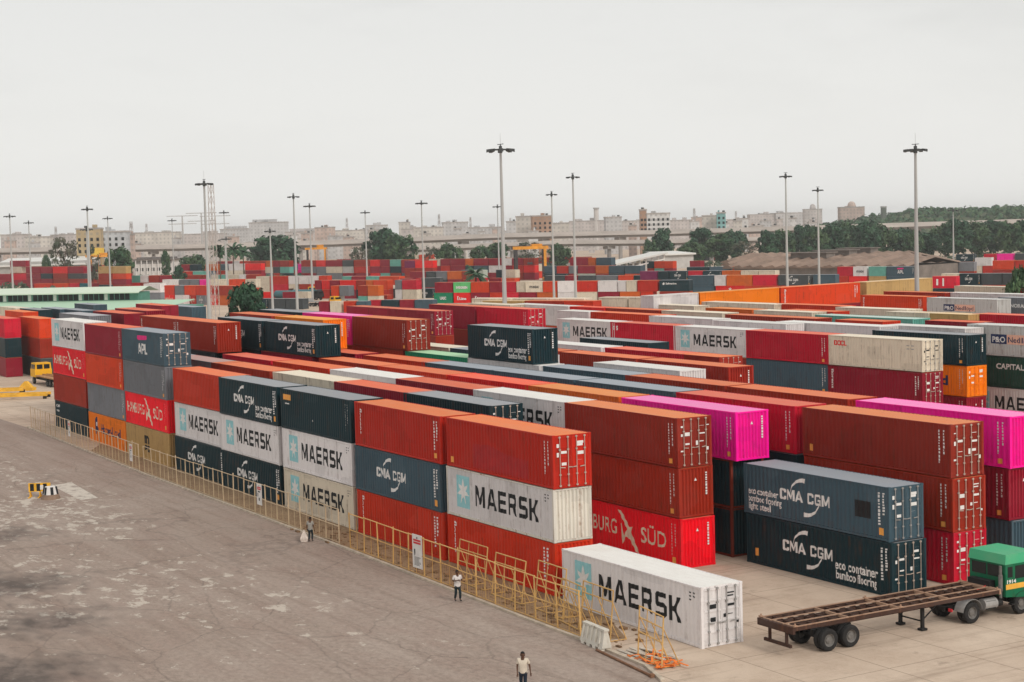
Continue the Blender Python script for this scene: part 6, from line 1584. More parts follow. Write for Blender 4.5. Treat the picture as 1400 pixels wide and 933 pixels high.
def roadmat():
    m, nt, b = nodes('worn_asphalt')
    v = coords(nt, obj=False, rnd=False)
    mpn = nt.nodes.new('ShaderNodeMapping'); mpn.inputs['Rotation'].default_value = (0,0,R(-58)); mpn.inputs['Scale'].default_value = (.75,1.15,1)
    nt.links.new(v, mpn.inputs[0]); vr = mpn.outputs[0]
    big = noise(nt, v, .05, 5, .6); mid = noise(nt, vr, .35, 6, .7); fine = noise(nt, vr, 3.2, 5, .75)
    c = mix(nt, ramp(nt, big, .35, .65), (.31,.235,.19), (.39,.315,.265))
    c = mix(nt, mulv(nt, ramp(nt, mid, .45, .7), .5), c, (.28,.18,.145))
    c = mix(nt, mulv(nt, ramp(nt, fine, .40, .68), .62), c, (.15,.112,.095))
    grit = noise(nt, v, 11, 3, .7); c = mix(nt, mulv(nt, ramp(nt, grit, .5, .75), .35), c, (.46,.39,.33))
    mpt = nt.nodes.new('ShaderNodeMapping'); mpt.inputs['Scale'].default_value = (.06,1.5,1); mpt.inputs['Rotation'].default_value = (0,0,R(4)); nt.links.new(v, mpt.inputs[0])
    trk = noise(nt, mpt.outputs[0], 1, 5, .65); c = mix(nt, mulv(nt, ramp(nt, trk, .50, .66), .36), c, (.17,.12,.095))
    mpc = nt.nodes.new('ShaderNodeMapping'); mpc.inputs['Scale'].default_value = (.11,.2,1); nt.links.new(v, mpc.inputs[0])
    vo = nt.nodes.new('ShaderNodeTexVoronoi'); vo.feature = 'DISTANCE_TO_EDGE'; vo.inputs['Scale'].default_value = 1; nt.links.new(mix(nt, .12, mpc.outputs[0], noise_c(nt, v, .8)), vo.inputs['Vector'])
    c = mix(nt, mulv(nt, ramp(nt, vo.outputs['Distance'], .012, .003), .35), c, (.11,.085,.072))
    # tyre worn band along the kerb
    mpl = nt.nodes.new('ShaderNodeMapping'); mpl.inputs['Scale'].default_value = (.03,.55,1); nt.links.new(v, mpl.inputs[0])
    band = noise(nt, mpl.outputs[0], 1, 4, .6)
    c = mix(nt, mulv(nt, ramp(nt, band, .42, .66), .35), c, (.42,.345,.295))
    # flakes of old white paint and patched concrete, denser to the far left
    reg = noise(nt, v, .045, 3, .5); fl = noise(nt, vr, .74, 8, .73)
    sep = nt.nodes.new('ShaderNodeSeparateXYZ'); nt.links.new(v, sep.inputs[0])
    xf = ramp(nt, sep.outputs[0], 16, -22); yf = ramp(nt, sep.outputs[1], -4.5, -12)
    ad = nt.nodes.new('ShaderNodeMath'); ad.operation = 'MULTIPLY_ADD'; nt.links.new(mulv(nt, mulv(nt, xf, yf), ramp(nt, reg, .3, .62)), ad.inputs[0]); ad.inputs[1].default_value = .15; nt.links.new(fl, ad.inputs[2])
    fm = ramp(nt, ad.outputs[0], .64, .67)
    c = mix(nt, mulv(nt, mulv(nt, fm, yf), .85), c, (.54,.475,.405))
    # dark patches with noise-broken edges, lower left
    for (x, y), rx in zip(ENV['stain'], (3.2, 2.6, 3.5, 2.2)):
        d = nt.nodes.new('ShaderNodeVectorMath'); d.operation = 'DISTANCE'; nt.links.new(v, d.inputs[0]); d.inputs[1].default_value = (x, y, 0)
        e = nt.nodes.new('ShaderNodeMath'); e.operation = 'MULTIPLY_ADD'; nt.links.new(noise(nt, vr, .8, 7, .75), e.inputs[0]); e.inputs[1].default_value = 17.0; nt.links.new(d.outputs['Value'], e.inputs[2])
        c = mix(nt, mulv(nt, ramp(nt, e.outputs[0], rx+5.2, rx+10.5, True), .75), c, (.05,.042,.04))
    nt.links.new(c, b.inputs['Base Color']); b.inputs['Roughness'].default_value = .88; b.inputs['Specular IOR Level'].default_value = .2
    return m
mb = MB(); mb.add([(-3400,-900,0),(480,-900,0),(480,2800,0),(-3400,2800,0)], [(0,1,2,3)])
struct('ground', mb.mesh('ground'), groundmat())
K = [Vector((x, y, 0)) for x, y in ENV['kerb']]
K = [Vector((-420,-2.0,0)), Vector((-200,-2.0,0))]+K+[Vector((24,-8.5,0)), Vector((40,-20,0)), Vector((75,-60,0))]
mb = MB(); pts = [(p.x, p.y, .004) for p in K]+[(75,-260,.004), (-420,-260,.004)]
mb.add(pts, [tuple(range(len(pts)-1, -1, -1))]); me = mb.mesh('road')
bm = bmesh.new(); bm.from_mesh(me); bmesh.ops.triangulate(bm, faces=bm.faces); bm.to_mesh(me); bm.free()
struct('road', me, roadmat())
mb = MB()
for p, q in zip(K[3:12], K[4:13]):
    mb.bar((p.x,p.y+.05,.055), (q.x,q.y+.05,.055), .2, .11)
struct('kerb', mb.mesh('kerb'), plain('kerb_stone', (.50,.42,.33), .9, .3, 1.5, obj=False))
# dirt verge between fence and stacks
def dirtmat():
    m, nt, b = nodes('brown_dirt'); v = coords(nt, obj=False, rnd=False)
    a = noise(nt, v, .5, 6, .75); f = noise(nt, v, 5, 5, .75)
    c = mix(nt, ramp(nt, a, .35, .65), (.20,.115,.055), (.31,.20,.11)); c = mix(nt, mulv(nt, ramp(nt, f, .5, .68), .6), c, (.10,.06,.035)); c = mix(nt, mulv(nt, ramp(nt, f, .48, .3), .5), c, (.5,.36,.22))
    nt.links.new(c, b.inputs['Base Color']); b.inputs['Roughness'].default_value = .95; return m
mb = MB(); ks = K[4:11]; back = [(p.x, .9) for p in ks]
pts = [(p.x, p.y+.14, .008) for p in ks]+[(9.5,-1.9,.008),(4,.3,.008),(-5,2.4,.008),(-90,2.6,.008)]
mb.add(pts, [tuple(range(len(pts)))]); me = mb.mesh('dirt'); bm = bmesh.new(); bm.from_mesh(me); bmesh.ops.triangulate(bm, faces=bm.faces); bm.to_mesh(me); bm.free()
struct('dirt_verge', me, dirtmat())
def markmat():
    m, nt, b = nodes('worn_road_paint'); v = coords(nt, obj=False, rnd=False)
    n = noise(nt, v, 1.1, 6, .75); c = mix(nt, ramp(nt, n, .5, .64), (.56,.50,.43), (.30,.245,.21))
    nt.links.new(c, b.inputs['Base Color']); b.inputs['Roughness'].default_value = .9; return m
mb = MB(); mb.add([(x, y, .009) for x, y in ENV['mark']], [(0,1,2,3)]); struct('road_marking', mb.mesh('road_marking'), markmat())

# ------------------------------------------------------------------ fence and things along it
YEL = paint('pipe_yellow', (.62,.38,.14), dirt=.8, rust=(.22,.09,.03))
YELP = paint('pipe_pale', (.60,.46,.30), dirt=.8, rust=(.24,.11,.05))
SIGNW = plain('sign_white', (.74,.71,.68), .6, .08); SIGNR = plain('sign_red', (.62,.03,.04), .6)
def kpt(x):
    for p, q in zip(K, K[1:]):
        if p.x <= x <= q.x:
            t = (x-p.x)/(q.x-p.x); v = p.lerp(q, t); return Vector((v.x, v.y+.32, 0))
pm = MB(); pm.tube((0,0,0),(0,0,2.32),.045,n=6); pm = pm.mesh('post'); um = MB(); um.tube((0,0,.06),(0,0,2.25),.017,n=5); um = um.mesh('upright')
def fence(x0, x1, mat, label, step=2.15):
    t = thing('pipe_fence', label, 'fence', kpt(x0), 0, 'pipe fence runs along the kerb'); n = int((x1-x0)/step)
    P = [kpt(x0+i*step) for i in range(n+1)]; o = P[0]; rr = random.Random(int(x0))
    for i, p in enumerate(P):
        po = link('post', pm, mat, t, p-o); po.rotation_euler = (rr.uniform(-.03,.03), rr.uniform(-.02,.02), 0); po.scale.z = rr.choice((1,1,1,1.04,.98))
        if i < n: link('upright', um, mat, t, (p+P[i+1])/2-o)
    for z, r in ((2.25,.034),(1.2,.03),(.1,.024)):
        mb = MB()
        for p, q in zip(P, P[1:]):
            dz = rr.uniform(-.03,.03); mb.tube((p-o)+Vector((0,0,z+dz)), (q-o)+Vector((0,0,z+dz)), r, n=5)
        link('rail', mb.mesh('rail'), mat, t)
    # thin wire mesh
    mb = MB()
    for p, q in zip(P, P[1:]):
        for k in range(1, 8):
            s = (p-o).lerp(q-o, k/8); mb.bar(s+Vector((0,.03,.12)), s+Vector((0,.03,1.2)), .006, .006)
    link('wire_mesh', mb.mesh('wire_mesh'), mat, t)
fence(-105.0, -63.6, YELP, 'pale rusty pipe fence below the orange and tan lettered containers, farthest section')
fence(-62.6, -21.0, YELP, 'pale pipe fence section where the man with the bag walks')
fence(-20.0, 8.4, YEL, 'yellow rusty pipe fence section with the big white notice board')
def sign(x, w, h, z, label, big=False):
    p = kpt(x); t = thing('notice_board', label, 'sign', (p.x, p.y-.09, z), R(2), 'notice boards on the pipe fence')
    mb = MB(); mb.box((0,0,0),(w,.025,h)); link('board', mb.mesh('board'), SIGNW, t)
    mr = MB(); rr = random.Random(int(x*7))
    def q(m, x0, z0, x1, z1): m.add([(x0,-.004,z0),(x1,-.004,z0),(x1,-.004,z1),(x0,-.004,z1)], [(0,1,2,3)])
    q(mr, .12*w, .80*h, .88*w, .86*h); q(mr, .12*w, .72*h, .88*w, .78*h); link('red_heading', mr.mesh('red_heading'), SIGNR, t)
    mk = MB()
    q(mk, .45*w, .88*h, .55*w, .93*h); q(mk, .18*w, .42*h, .30*w, .56*h); q(mk, .20*w, .36*h, .27*w, .42*h)
    if big:
        for i in range(9):
            zz = h*(.32-.03*i); q(mk, .18*w, zz, w*rr.uniform(.6,.88), zz+.012*h)
    else: q(mk, .4*w, .2*h, .6*w, .34*h); q(mk, .25*w, .6*h, .7*w, .66*h)
    link('lettering', mk.mesh('lettering'), BLACK, t)
sign(-10.6, 1.15, 1.95, .42, 'large white notice board with red heading, on the yellow fence', True)
sign(-36.1, .85, 1.5, .75, 'white notice board under the dark lettered bottom container in the middle of the fence')
sign(-66.8, .7, 1.5, .6, 'narrow white notice board in front of the tan container')
sign(-88.5, .7, 1.5, .7, 'white notice board in front of the dark navy container at the far fence end')
def aframe(p, q, hgt, lean, label, mat=YEL, nv=3):
    p = Vector((*p, 0)); q = Vector((*q, 0)); d = q-p; L = d.length; ang = math.atan2(d.y, d.x)
    t = thing('barrier_frame', label, 'barrier', p, ang, 'leaning yellow barrier frames')
    dy = math.sin(lean)*hgt; dz = math.cos(lean)*hgt
    mb = MB()
    for a, b in (((0,0,.03),(0,dy,dz)),((L,0,.03),(L,dy,dz)),((0,dy,dz),(L,dy,dz)),((0,dy*.5,dz*.5),(L,dy*.5,dz*.5)),((0,0,.05),(L,0,.05)),((0,dy*.78,dz*.78),(L,dy*.78,dz*.78))): mb.tube(a, b, .036, n=6)
    for i in range(1, nv): mb.tube((L*i/nv,0,.03),(L*i/nv,dy,dz),.022,n=5)
    link('frame', mb.mesh('frame'), mat, t)
    for s in (.02, .5, .98):
        mb = MB(); mb.tube((L*s,.95,.03),(L*s,dy*.8,dz*.8),.028,n=5); mb.tube((L*s,0,.05),(L*s,.95,.05),.024,n=5); mb.tube((L*s,.55,.05),(L*s,dy*.4,dz*.4),.02,n=5)
        link('stay', mb.mesh('stay'), mat, t)
aframe((12.55,-3.35), (15.0,-3.75), 2.35, .06, 'yellow barrier frame standing on the orange debris at the fence end')
aframe((6.9,-2.9), (9.7,-3.0), 2.5, .10, 'yellow barrier frame behind the white plastic barrier')
aframe((3.9,-2.5), (6.7,-2.9), 2.1, .22, 'yellow barrier frame leaning left of the one behind the plastic barrier')
aframe((1.4,-2.2), (4.3,-2.3), 2.55, .12, 'tall yellow barrier frame before the joint of red and white containers')
aframe((-3.0,-2.3), (.2,-2.3), 2.3, .15, 'yellow barrier frame right behind the man in the white shirt')
aframe((-7.2,-2.2), (-4.0,-2.2), 2.4, .12, 'yellow barrier frame left of the man in the white shirt')
# plastic barrier
a, b = (8.75,-4.05), (11.15,-4.2); ang = math.atan2(b[1]-a[1], b[0]-a[0])
t = thing('plastic_barrier', 'dirty white plastic traffic barrier at the end of the fence', 'barrier', (*a,0), ang, None, (.92,.9,.9))
mb = MB(); mb.add([(0,-.05,.14),(2.3,-.05,.14),(2.3,.55,.14),(0,.55,.14),(0,.0,.34),(2.3,.0,.34),(2.3,.5,.34),(0,.5,.34),(.05,.14,1.02),(2.25,.14,1.02),(2.25,.36,1.02),(.05,.36,1.02)], [(0,3,2,1),(0,1,5,4),(1,2,6,5),(2,3,7,6),(3,0,4,7),(4,5,9,8),(5,6,10,9),(6,7,11,10),(7,4,8,11),(8,9,10,11)])
PB = paint('plastic_white', (.70,.66,.58), dirt=.9, rust=(.2,.13,.06), rough=.55)
link('shell', mb.mesh('shell'), PB, t)
mb = MB(); mb.box((-.02,.10,1.02),(2.32,.40,1.13)); link('top_edge', mb.mesh('top_edge'), PB, t)
for i in range(4): mb = MB(); mb.box((.1+.6*i,-.06,0),(.42+.6*i,.56,.15)); link('foot', mb.mesh('foot'), PB, t)
for i in range(5): mb = MB(); mb.bar((.28+.43*i,-.01,.36),(.28+.43*i,.115,1.0),.14,.05); link('rib', mb.mesh('rib'), PB, t)
PALE = plain('weathered_wood', (.55,.48,.40), .85, .25, 3); RUSTW = plain('rusty_wood', (.20,.10,.055), .85, .35, 3); ONET = plain('orange_plastic', (.85,.20,.03), .6, .25, 3)
rr = random.Random(4)
for i in range(7):
    mb = MB(); Lp = rr.uniform(1.4,2.6); mb.box((0,0,0),(Lp,.18,.035))
    o = link('plank', mb.mesh('plank'), PALE, None, (11.3+rr.uniform(-.1,.5), -3.9+i*.23, .03+.04*(i % 3)), R(rr.uniform(-8,14)))
    tag(o, 'pale weathered plank in the loose pile beside the white plastic barrier', 'plank', 'loose planks by the plastic barrier')
mb = MB()
for i in range(60):
    x, y = rr.uniform(0,2.6), rr.uniform(0,1.5); a = rr.uniform(0,3.1); l = rr.uniform(.2,.6); mb.bar((x,y,.03+rr.uniform(0,.13)),(x+math.cos(a)*l,y+math.sin(a)*l,.03+rr.uniform(0,.16)),.09,.03)
o = link('orange_debris', mb.mesh('orange_debris'), ONET, None, (12.5,-4.0,0), R(-6)); tag(o, 'heap of torn orange plastic netting under the last barrier frame', 'debris', None, 'stuff')
mb = MB(); mb.tube((0,0,.06),(5.3,0,.06),.06,n=8); mb.box((5.2,-.1,0),(5.4,.1,.16)); o = link('steel_pipe', mb.mesh('steel_pipe'), RUSTW, None, (10.6,-4.35,0), R(-6)); tag(o, 'rusty steel pipe lying on the kerb past the plastic barrier', 'pipe')
# rubble along the fence foot
mb = MB()
for i in range(260):
    x = rr.uniform(-30,11); y = rr.uniform(-3.3,-.6); s = rr.uniform(.05,.22); mb.cbox((x,y,s*.25),(s*rr.uniform(.7,2.5),s,s*.5))
o = link('rubble', mb.mesh('rubble'), plain('rubble_brown', (.22,.13,.07), .9, .5, 1.5, obj=False)); tag(o, 'brown scraps and rubble scattered along the inner foot of the fence', 'rubble', None, 'stuff')
# striped road barrier
BARY = plain('barrier_yellow', (.80,.42,.03), .6, .15)
t = thing('road_barrier', 'yellow and black board barrier standing on the asphalt', 'barrier', (-55.3,-14.2,0), R(62))
mb = MB(); mb.box((0,0,.45),(1.7,.06,1.12)); link('board', mb.mesh('board'), BARY, t)
for x in (.12,.62,1.12): mb = MB(); mb.box((x,-.006,.5),(x+.3,.066,1.07)); link('black_band', mb.mesh('black_band'), BLACK, t)
for x in (.1,.85,1.5): mb = MB(); mb.bar((x,.03,0),(x,.03,.45),.08,.08); mb.bar((x,.55,0),(x,.05,.6),.06,.06); mb.bar((x,-.5,.04),(x,.6,.04),.09,.08); link('leg', mb.mesh('leg'), BARY, t)
mb = MB(); mb.box((.9,-.012,.6),(1.15,-.006,.95)); link('number_plate', mb.mesh('number_plate'), SIGNW, t)
t = thing('road_stone', 'black and white striped round stone block beside the yellow board barrier', 'bollard', (-53.6,-12.95,0), 0)
mb = MB(); mb.tube((0,0,0),(0,0,.35),.75,.62,n=14); link('base', mb.mesh('base'), plain('stone_brown', (.25,.17,.12), .9), t)
mb = MB(); mb.tube((0,0,.35),(0,0,.95),.52,.40,n=12); link('drum', mb.mesh('drum'), SIGNW, t)
for i in range(6): mb = MB(); a = i*math.pi/3; mb.bar((math.cos(a)*.51,math.sin(a)*.51,.36),(math.cos(a)*.41,math.sin(a)*.41,.94),.22,.05); link('black_band', mb.mesh('black_band'), BLACK, t)

# ------------------------------------------------------------------ people
SKIN = plain('skin_brown', (.10,.045,.025), .55, .1, 6); HAIR = plain('hair_black', (.010,.009,.009), .7)
def skinned(name, verts, edges, mat, parent, sub=2):
    me = bpy.data.meshes.new(name); me.from_pydata([v[0] for v in verts], edges, [])
    o = bpy.data.objects.new(name, me); COL.objects.link(o); md = o.modifiers.new('s', 'SKIN'); md.use_smooth_shade = True
    for i, v in enumerate(verts):
        r = v[1]; s = me.skin_vertices[0].data[i]; s.radius = r if isinstance(r, tuple) else (r, r); s.use_root = (i == 0)
    sb = o.modifiers.new('u', 'SUBSURF'); sb.levels = sb.render_levels = sub
    me2 = bpy.data.meshes.new_from_object(o.evaluated_get(bpy.context.evaluated_depsgraph_get()))
    bpy.data.objects.remove(o); me2.name = name
    for p in me2.polygons: p.use_smooth = True
    me2.materials.clear(); me2.materials.append(None)
    return link(name, me2, mat, parent)
def person(loc, rz, label, shirt, trousers, J, scale=1.0, shoes=BLACK):
    t = thing('person', label, 'person', (*loc, .01), rz, None, (scale,)*3)
    V = {}; order = ['pel','bel','che','nk','hd','top','shL','elL','wrL','shR','elR','wrR','hiL','knL','anL','toL','hiR','knR','anR','toR']
    rad = dict(pel=(.12,.09), bel=(.13,.10), che=(.16,.115), nk=.055, hd=(.105,.125), top=(.085,.10), shL=.062, shR=.062, elL=.042, elR=.042, wrL=.028, wrR=.028, hiL=.06, hiR=.06, knL=.05, knR=.05, anL=.04, anR=.04, toL=.035, toR=.035)
    E = [('pel','bel'),('bel','che'),('che','nk'),('nk','hd'),('hd','top'),('che','shL'),('shL','elL'),('elL','wrL'),('che','shR'),('shR','elR'),('elR','wrR'),('pel','hiL'),('hiL','knL'),('knL','anL'),('anL','toL'),('pel','hiR'),('hiR','knR'),('knR','anR'),('anR','toR')]
    idx = {k: i for i, k in enumerate(order)}
    verts = [(Vector(J[k]), rad[k]) for k in order]; edges = [(idx[a], idx[b]) for a, b in E]
    # nose
    h = Vector(J['hd'])
    for s in 'LR':
        w_ = Vector(J['wr'+s]); d = (w_-Vector(J['el'+s])).normalized(); sx = d.cross(Vector((0,1,0)) if abs(d.y) < .8 else Vector((1,0,0))).normalized()
        palm = w_+d*.075; verts.append((palm, (.038,.018))); pi = len(verts)-1; edges.append((idx['wr'+s], pi))
        for k in range(4):
            b0 = palm+d*.035+sx*(k-1.5)*.021; b1 = b0+d*(.045,.055,.05,.038)[k]+Vector((0,-.006,0)); b2 = b1+d*.028+Vector((0,-.016,0))
            verts += [(b0,.0095),(b1,.0085),(b2,.0075)]; n = len(verts); edges += [(pi,n-3),(n-3,n-2),(n-2,n-1)]
        b0 = palm-d*.02+sx*.035; b1 = b0+sx*.02+d*.035; verts += [(b0,.011),(b1,.009)]; n = len(verts); edges += [(pi,n-2),(n-2,n-1)]
    skinned('body', verts, edges, SKIN, t)
    P = lambda k: Vector(J[k])
    sv = [(P('che'),(.20,.15)),(P('bel'),(.185,.148)),(P('pel')+Vector((0,0,-.02)),(.205,.165)),(P('che')+(P('nk')-P('che'))*.9,.10),(P('pel')+Vector((0,0,-.13)),(.235,.19))]
    se = [(0,1),(1,2),(0,3),(2,4)]
    for s in 'LR':
        n = len(sv); sv += [(P('sh'+s),.082),(P('sh'+s).lerp(P('el'+s),.78),.068)]; se += [(0,n),(n,n+1)]
    skinned('shirt', sv, se, shirt, t)
    tv = [(P('pel')+Vector((0,0,-.02)),(.15,.12))]; te = []
    for s in 'LR':
        n = len(tv); tv += [(P('hi'+s)+Vector((0,0,-.04)),.10),(P('kn'+s),.078),(P('an'+s)+Vector((0,0,.03)),.066)]; te += [(0,n),(n,n+1),(n+1,n+2)]
    skinned('trousers', tv, te, trousers, t)
    for s in 'LR': skinned('shoe', [(P('an'+s)+Vector((0,.03,-.03)),(.05,.045)),(P('to'+s)+Vector((0,-.03,.005)),(.048,.035))], [(0,1)], shoes, t, 1)
    mb = MB(); c = h+Vector((0,.012,.045)); n = 14; rows_ = []
    for i in range(7):
        e = R(-22+112*i/6); k0 = len(mb.v)
        for j in range(n):
            an = 2*math.pi*j/n; front = max(0, -math.sin(an)); ee = max(e, R(38)*front)
            mb.v.append((c.x+math.cos(an)*math.cos(ee)*.098, c.y+math.sin(an)*math.cos(ee)*.118, c.z+math.sin(ee)*.118))
        rows_.append(k0)
    for i in range(6):
        for j in range(n): mb.f.append((rows_[i]+j, rows_[i]+(j+1) % n, rows_[i+1]+(j+1) % n, rows_[i+1]+j)); mb.m.append(0)
    link('hair', mb.mesh('hair'), HAIR, t)
    mb = MB(); mb.add([(h.x-.018,h.y-.088,h.z-.02),(h.x+.018,h.y-.088,h.z-.02),(h.x,h.y-.092,h.z+.035),(h.x,h.y-.125,h.z-.015)],[(0,1,3),(1,2,3),(2,0,3)]); link('nose', mb.mesh('nose'), SKIN, t)
    for s in (-1, 1): mb = MB(); mb.cbox((h.x+.094*s, h.y+.01, h.z+.005), (.018,.035,.06)); link('ear', mb.mesh('ear'), SKIN, t)
    for s in (-1, 1):
        mb = MB(); mb.cbox((h.x+.034*s, h.y-.093, h.z+.03), (.02,.01,.014)); link('eye', mb.mesh('eye'), BLACK, t)
    mb = MB(); mb.cbox((h.x, h.y-.088, h.z-.05), (.045,.01,.01)); link('mouth', mb.mesh('mouth'), plain('lips', (.16,.05,.04)), t)
    return t
STAND = dict(pel=(0,0,.92), bel=(0,-.01,1.10), che=(0,0,1.32), nk=(0,-.005,1.50), hd=(0,-.02,1.60), top=(0,-.01,1.68), shL=(.19,0,1.40), elL=(.25,.03,1.13), wrL=(.27,-.04,.88), shR=(-.19,0,1.40), elR=(-.25,.03,1.13), wrR=(-.27,-.04,.88), hiL=(.09,0,.86), knL=(.10,-.03,.48), anL=(.10,.02,.09), toL=(.11,-.13,.045), hiR=(-.09,0,.86), knR=(-.10,-.03,.48), anR=(-.10,.02,.09), toR=(-.11,-.13,.045))
def pose(**k): d = dict(STAND); d.update(k); return d
SH_G = plain('shirt_grey', (.30,.28,.25), .9, .3, 9); SH_W = plain('shirt_white', (.62,.57,.55), .9, .12, 9); SH_C = plain('shirt_cream', (.62,.54,.44), .9, .15, 7)
TR_D = plain('trousers_dark', (.016,.026,.032), .9); TR_N = plain('trousers_navy', (.014,.022,.036), .9)
CAMDIR = math.atan2(-45.9+4, 75.4+10)    # bearing towards the viewer
face_cam = lambda off=0: R(90)+CAMDIR+R(off)
ps = ENV['persons']
# seen from behind, bag on the left of the picture
person(ps[0], face_cam(160), 'man in patterned grey shirt and dark trousers walking by the pale fence with a bag', SH_G, TR_D, pose(wrL=(.26,-.02,.90), knR=(-.10,-.10,.49), anR=(-.1,-.02,.12), toR=(-.11,-.16,.07), anL=(.1,.10,.1), toL=(.11,-.05,.05)), .92)
bx = Vector((ps[0][0], ps[0][1], 0))+Vector((math.cos(face_cam(0)), math.sin(face_cam(0)), 0))*-.42
mb = MB(); mb.add([(-.2,-.1,.02),(.2,-.1,.02),(.2,.1,.02),(-.2,.1,.02),(-.26,-.13,.25),(.26,-.13,.25),(.26,.13,.25),(-.26,.13,.25),(-.15,-.06,.5),(.15,-.06,.5),(.15,.06,.5),(-.15,.06,.5),(-.03,-.02,.78),(.03,-.02,.78),(.03,.02,.78),(-.03,.02,.78)], [(0,3,2,1)]+[(a+b, a+(b+1) % 4, a+4+(b+1) % 4, a+4+b) for a in (0,4,8) for b in range(4)]+[(12,13,14,15)])
o = link('carrier_bag', mb.mesh('carrier_bag'), plain('bag_white', (.60,.52,.46), .7, .25, 6), None, bx, face_cam(0)); tag(o, 'pale carrier bag held by the man in the grey shirt', 'bag')
person(ps[1], face_cam(20), 'man in white shirt and dark trousers walking by the yellow fence, hands at his chest', SH_W, TR_D, pose(elL=(.27,.0,1.16), wrL=(.14,-.24,1.24), elR=(-.27,.0,1.16), wrR=(-.10,-.25,1.22), knL=(.10,-.14,.50), anL=(.1,-.10,.13), toL=(.11,-.25,.08), anR=(-.1,.16,.12), toR=(-.11,.03,.05), knR=(-.1,.0,.49)), .98)
person(ps[2], face_cam(-15), 'man in cream shirt and navy trousers walking on the asphalt, cut by the lower edge', SH_C, TR_N, pose(elL=(.27,.06,1.13), wrL=(.31,.0,.88), elR=(-.24,-.03,1.12), wrR=(-.22,-.14,.87), hd=(0,-.045,1.59), knL=(.10,-.13,.49), anL=(.1,-.05,.12), toL=(.11,-.2,.07), anR=(-.1,.16,.12), toR=(-.11,.03,.05)), 1.02)

# ------------------------------------------------------------------ semi trailer and lorry
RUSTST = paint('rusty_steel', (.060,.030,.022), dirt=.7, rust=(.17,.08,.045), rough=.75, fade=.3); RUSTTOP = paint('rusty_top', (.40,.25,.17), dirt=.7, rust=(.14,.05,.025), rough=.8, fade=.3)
TYRE = plain('tyre_rubber', (.022,.021,.021), .85, .3, 5); RIM = plain('rim_grey', (.16,.15,.14), .6, .3, 6); BLK = plain('chassis_black', (.018,.017,.017), .7, .4, 3)
def lathe(prof, n=24):            # profile (radius, x) spun round x
    mb = MB(); k = len(prof); vs = []
    for i in range(n):
        a = 2*math.pi*i/n
        for r, x in prof: vs.append((x, math.cos(a)*r, math.sin(a)*r))
    mb.add(vs, [(i*k+j, i*k+j+1, ((i+1) % n)*k+j+1, ((i+1) % n)*k+j) for i in range(n) for j in range(k-1)]); return mb
tyre_me = lathe([(.30,-.13),(.44,-.14),(.505,-.115),(.525,-.07),(.525,.07),(.505,.115),(.44,.14),(.30,.13)]).mesh('tyre')
rim_me = lathe([(.31,.12),(.28,.10),(.25,.03),(.16,.02),(.15,.07),(.06,.09),(0.001,.09)]).mesh('rim')
hub_b = lathe([(.31,-.12),(.28,-.10),(.2,-.02),(0.001,-.02)]).mesh('rim')
def wheel(parent, x, y, side, r=.525):
    w_ = link('wheel', tyre_me, TYRE, parent, (x, y, r), 0 if side > 0 else math.pi)
    link('rim', rim_me, RIM, w_); return w_
t = thing('semi_trailer', 'empty rusty skeletal trailer with open ladder bed hitched to the green lorry', 'trailer', (15.85,2.1,0), 0)
def part(name, parent, mat, fn): mb = MB(); fn(mb); return link(name, mb.mesh(name), mat, parent)
LT, HW = 12.95, 1.22
def beams(mb):
    for x in (-.46,.46):
        mb.box((x-.07,.1,1.18),(x+.07,LT,1.38)); mb.box((x-.05,2.2,.98),(x+.05,9.3,1.18))
part('main_beam', t, RUSTST, beams)
for x in (-HW, HW): part('side_rail', t, RUSTST, lambda mb: (mb.box((x-.05,0,1.26),(x+.05,LT,1.44)),))
def tops(mb):
    for x in (-HW,-.46,.46,HW): mb.box((x-.05,.0,1.442),(x+.05,LT,1.475))
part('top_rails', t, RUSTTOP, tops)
for i in range(21):
    y = .12+i*(LT-.24)/20; part('cross_member', t, RUSTTOP if i % 5 == 0 else RUSTST, lambda mb: mb.box((-HW+.05,y-.04,1.30 if i % 5 else 1.34),(HW-.05,y+.04,1.40 if i % 5 else 1.47)))
part('rear_sill', t, RUSTST, lambda mb: mb.box((-HW-.06,-.08,1.12),(HW+.06,.06,1.44)))
part('front_sill', t, RUSTTOP, lambda mb: mb.box((-HW-.04,LT,1.22),(HW+.04,LT+.12,1.48)))
def bumper(mb):
    for x in (-.6,.6): mb.box((x-.05,.05,.5),(x+.05,.17,1.14))
    mb.box((-.95,.02,.42),(.95,.14,.56))
part('rear_bumper', t, RUSTST, bumper)
for y in (2.15,3.47):
    for x, s in ((1.06,1),(.76,1),(-1.06,-1),(-.76,-1)): wheel(t, x, y, s)
    part('axle', t, BLK, lambda mb: (mb.tube((-.9,y,.525),(.9,y,.525),.08), mb.box((-.6,y-.5,.72),(-.4,y+.5,.98)), mb.box((.4,y-.5,.72),(.6,y+.5,.98))))
for x in (-.75,.75): part('landing_leg', t, BLK, lambda mb: (mb.box((x-.07,8.25,.12),(x+.07,8.4,1.2)), mb.box((x-.16,8.15,.02),(x+.16,8.5,.12)), mb.bar((x,8.32,.5),(x,9.3,1.15),.05,.05)))
part('leg_brace', t, BLK, lambda mb: mb.bar((-.75,8.32,.45),(.75,8.32,.45),.06,.06))
for x in (-HW, HW):
    for y in (.1,6.5,LT-.1): part('twist_lock', t, RUSTTOP, lambda mb: (mb.box((x-.09,y-.09,1.476),(x+.09,y+.09,1.52)), mb.tube((x,y,1.52),(x,y,1.60),.04,n=6)))
GREEN = paint('lorry_green', (.008,.16,.075), dirt=.7, rough=.5); GLASS = plain('dark_glass', (.012,.016,.018), .12, .3); STRIPE = plain('stripe_orange', (.80,.42,.06), .5); GREENF = roofpaint('lorry_roof', (.05,.40,.20))
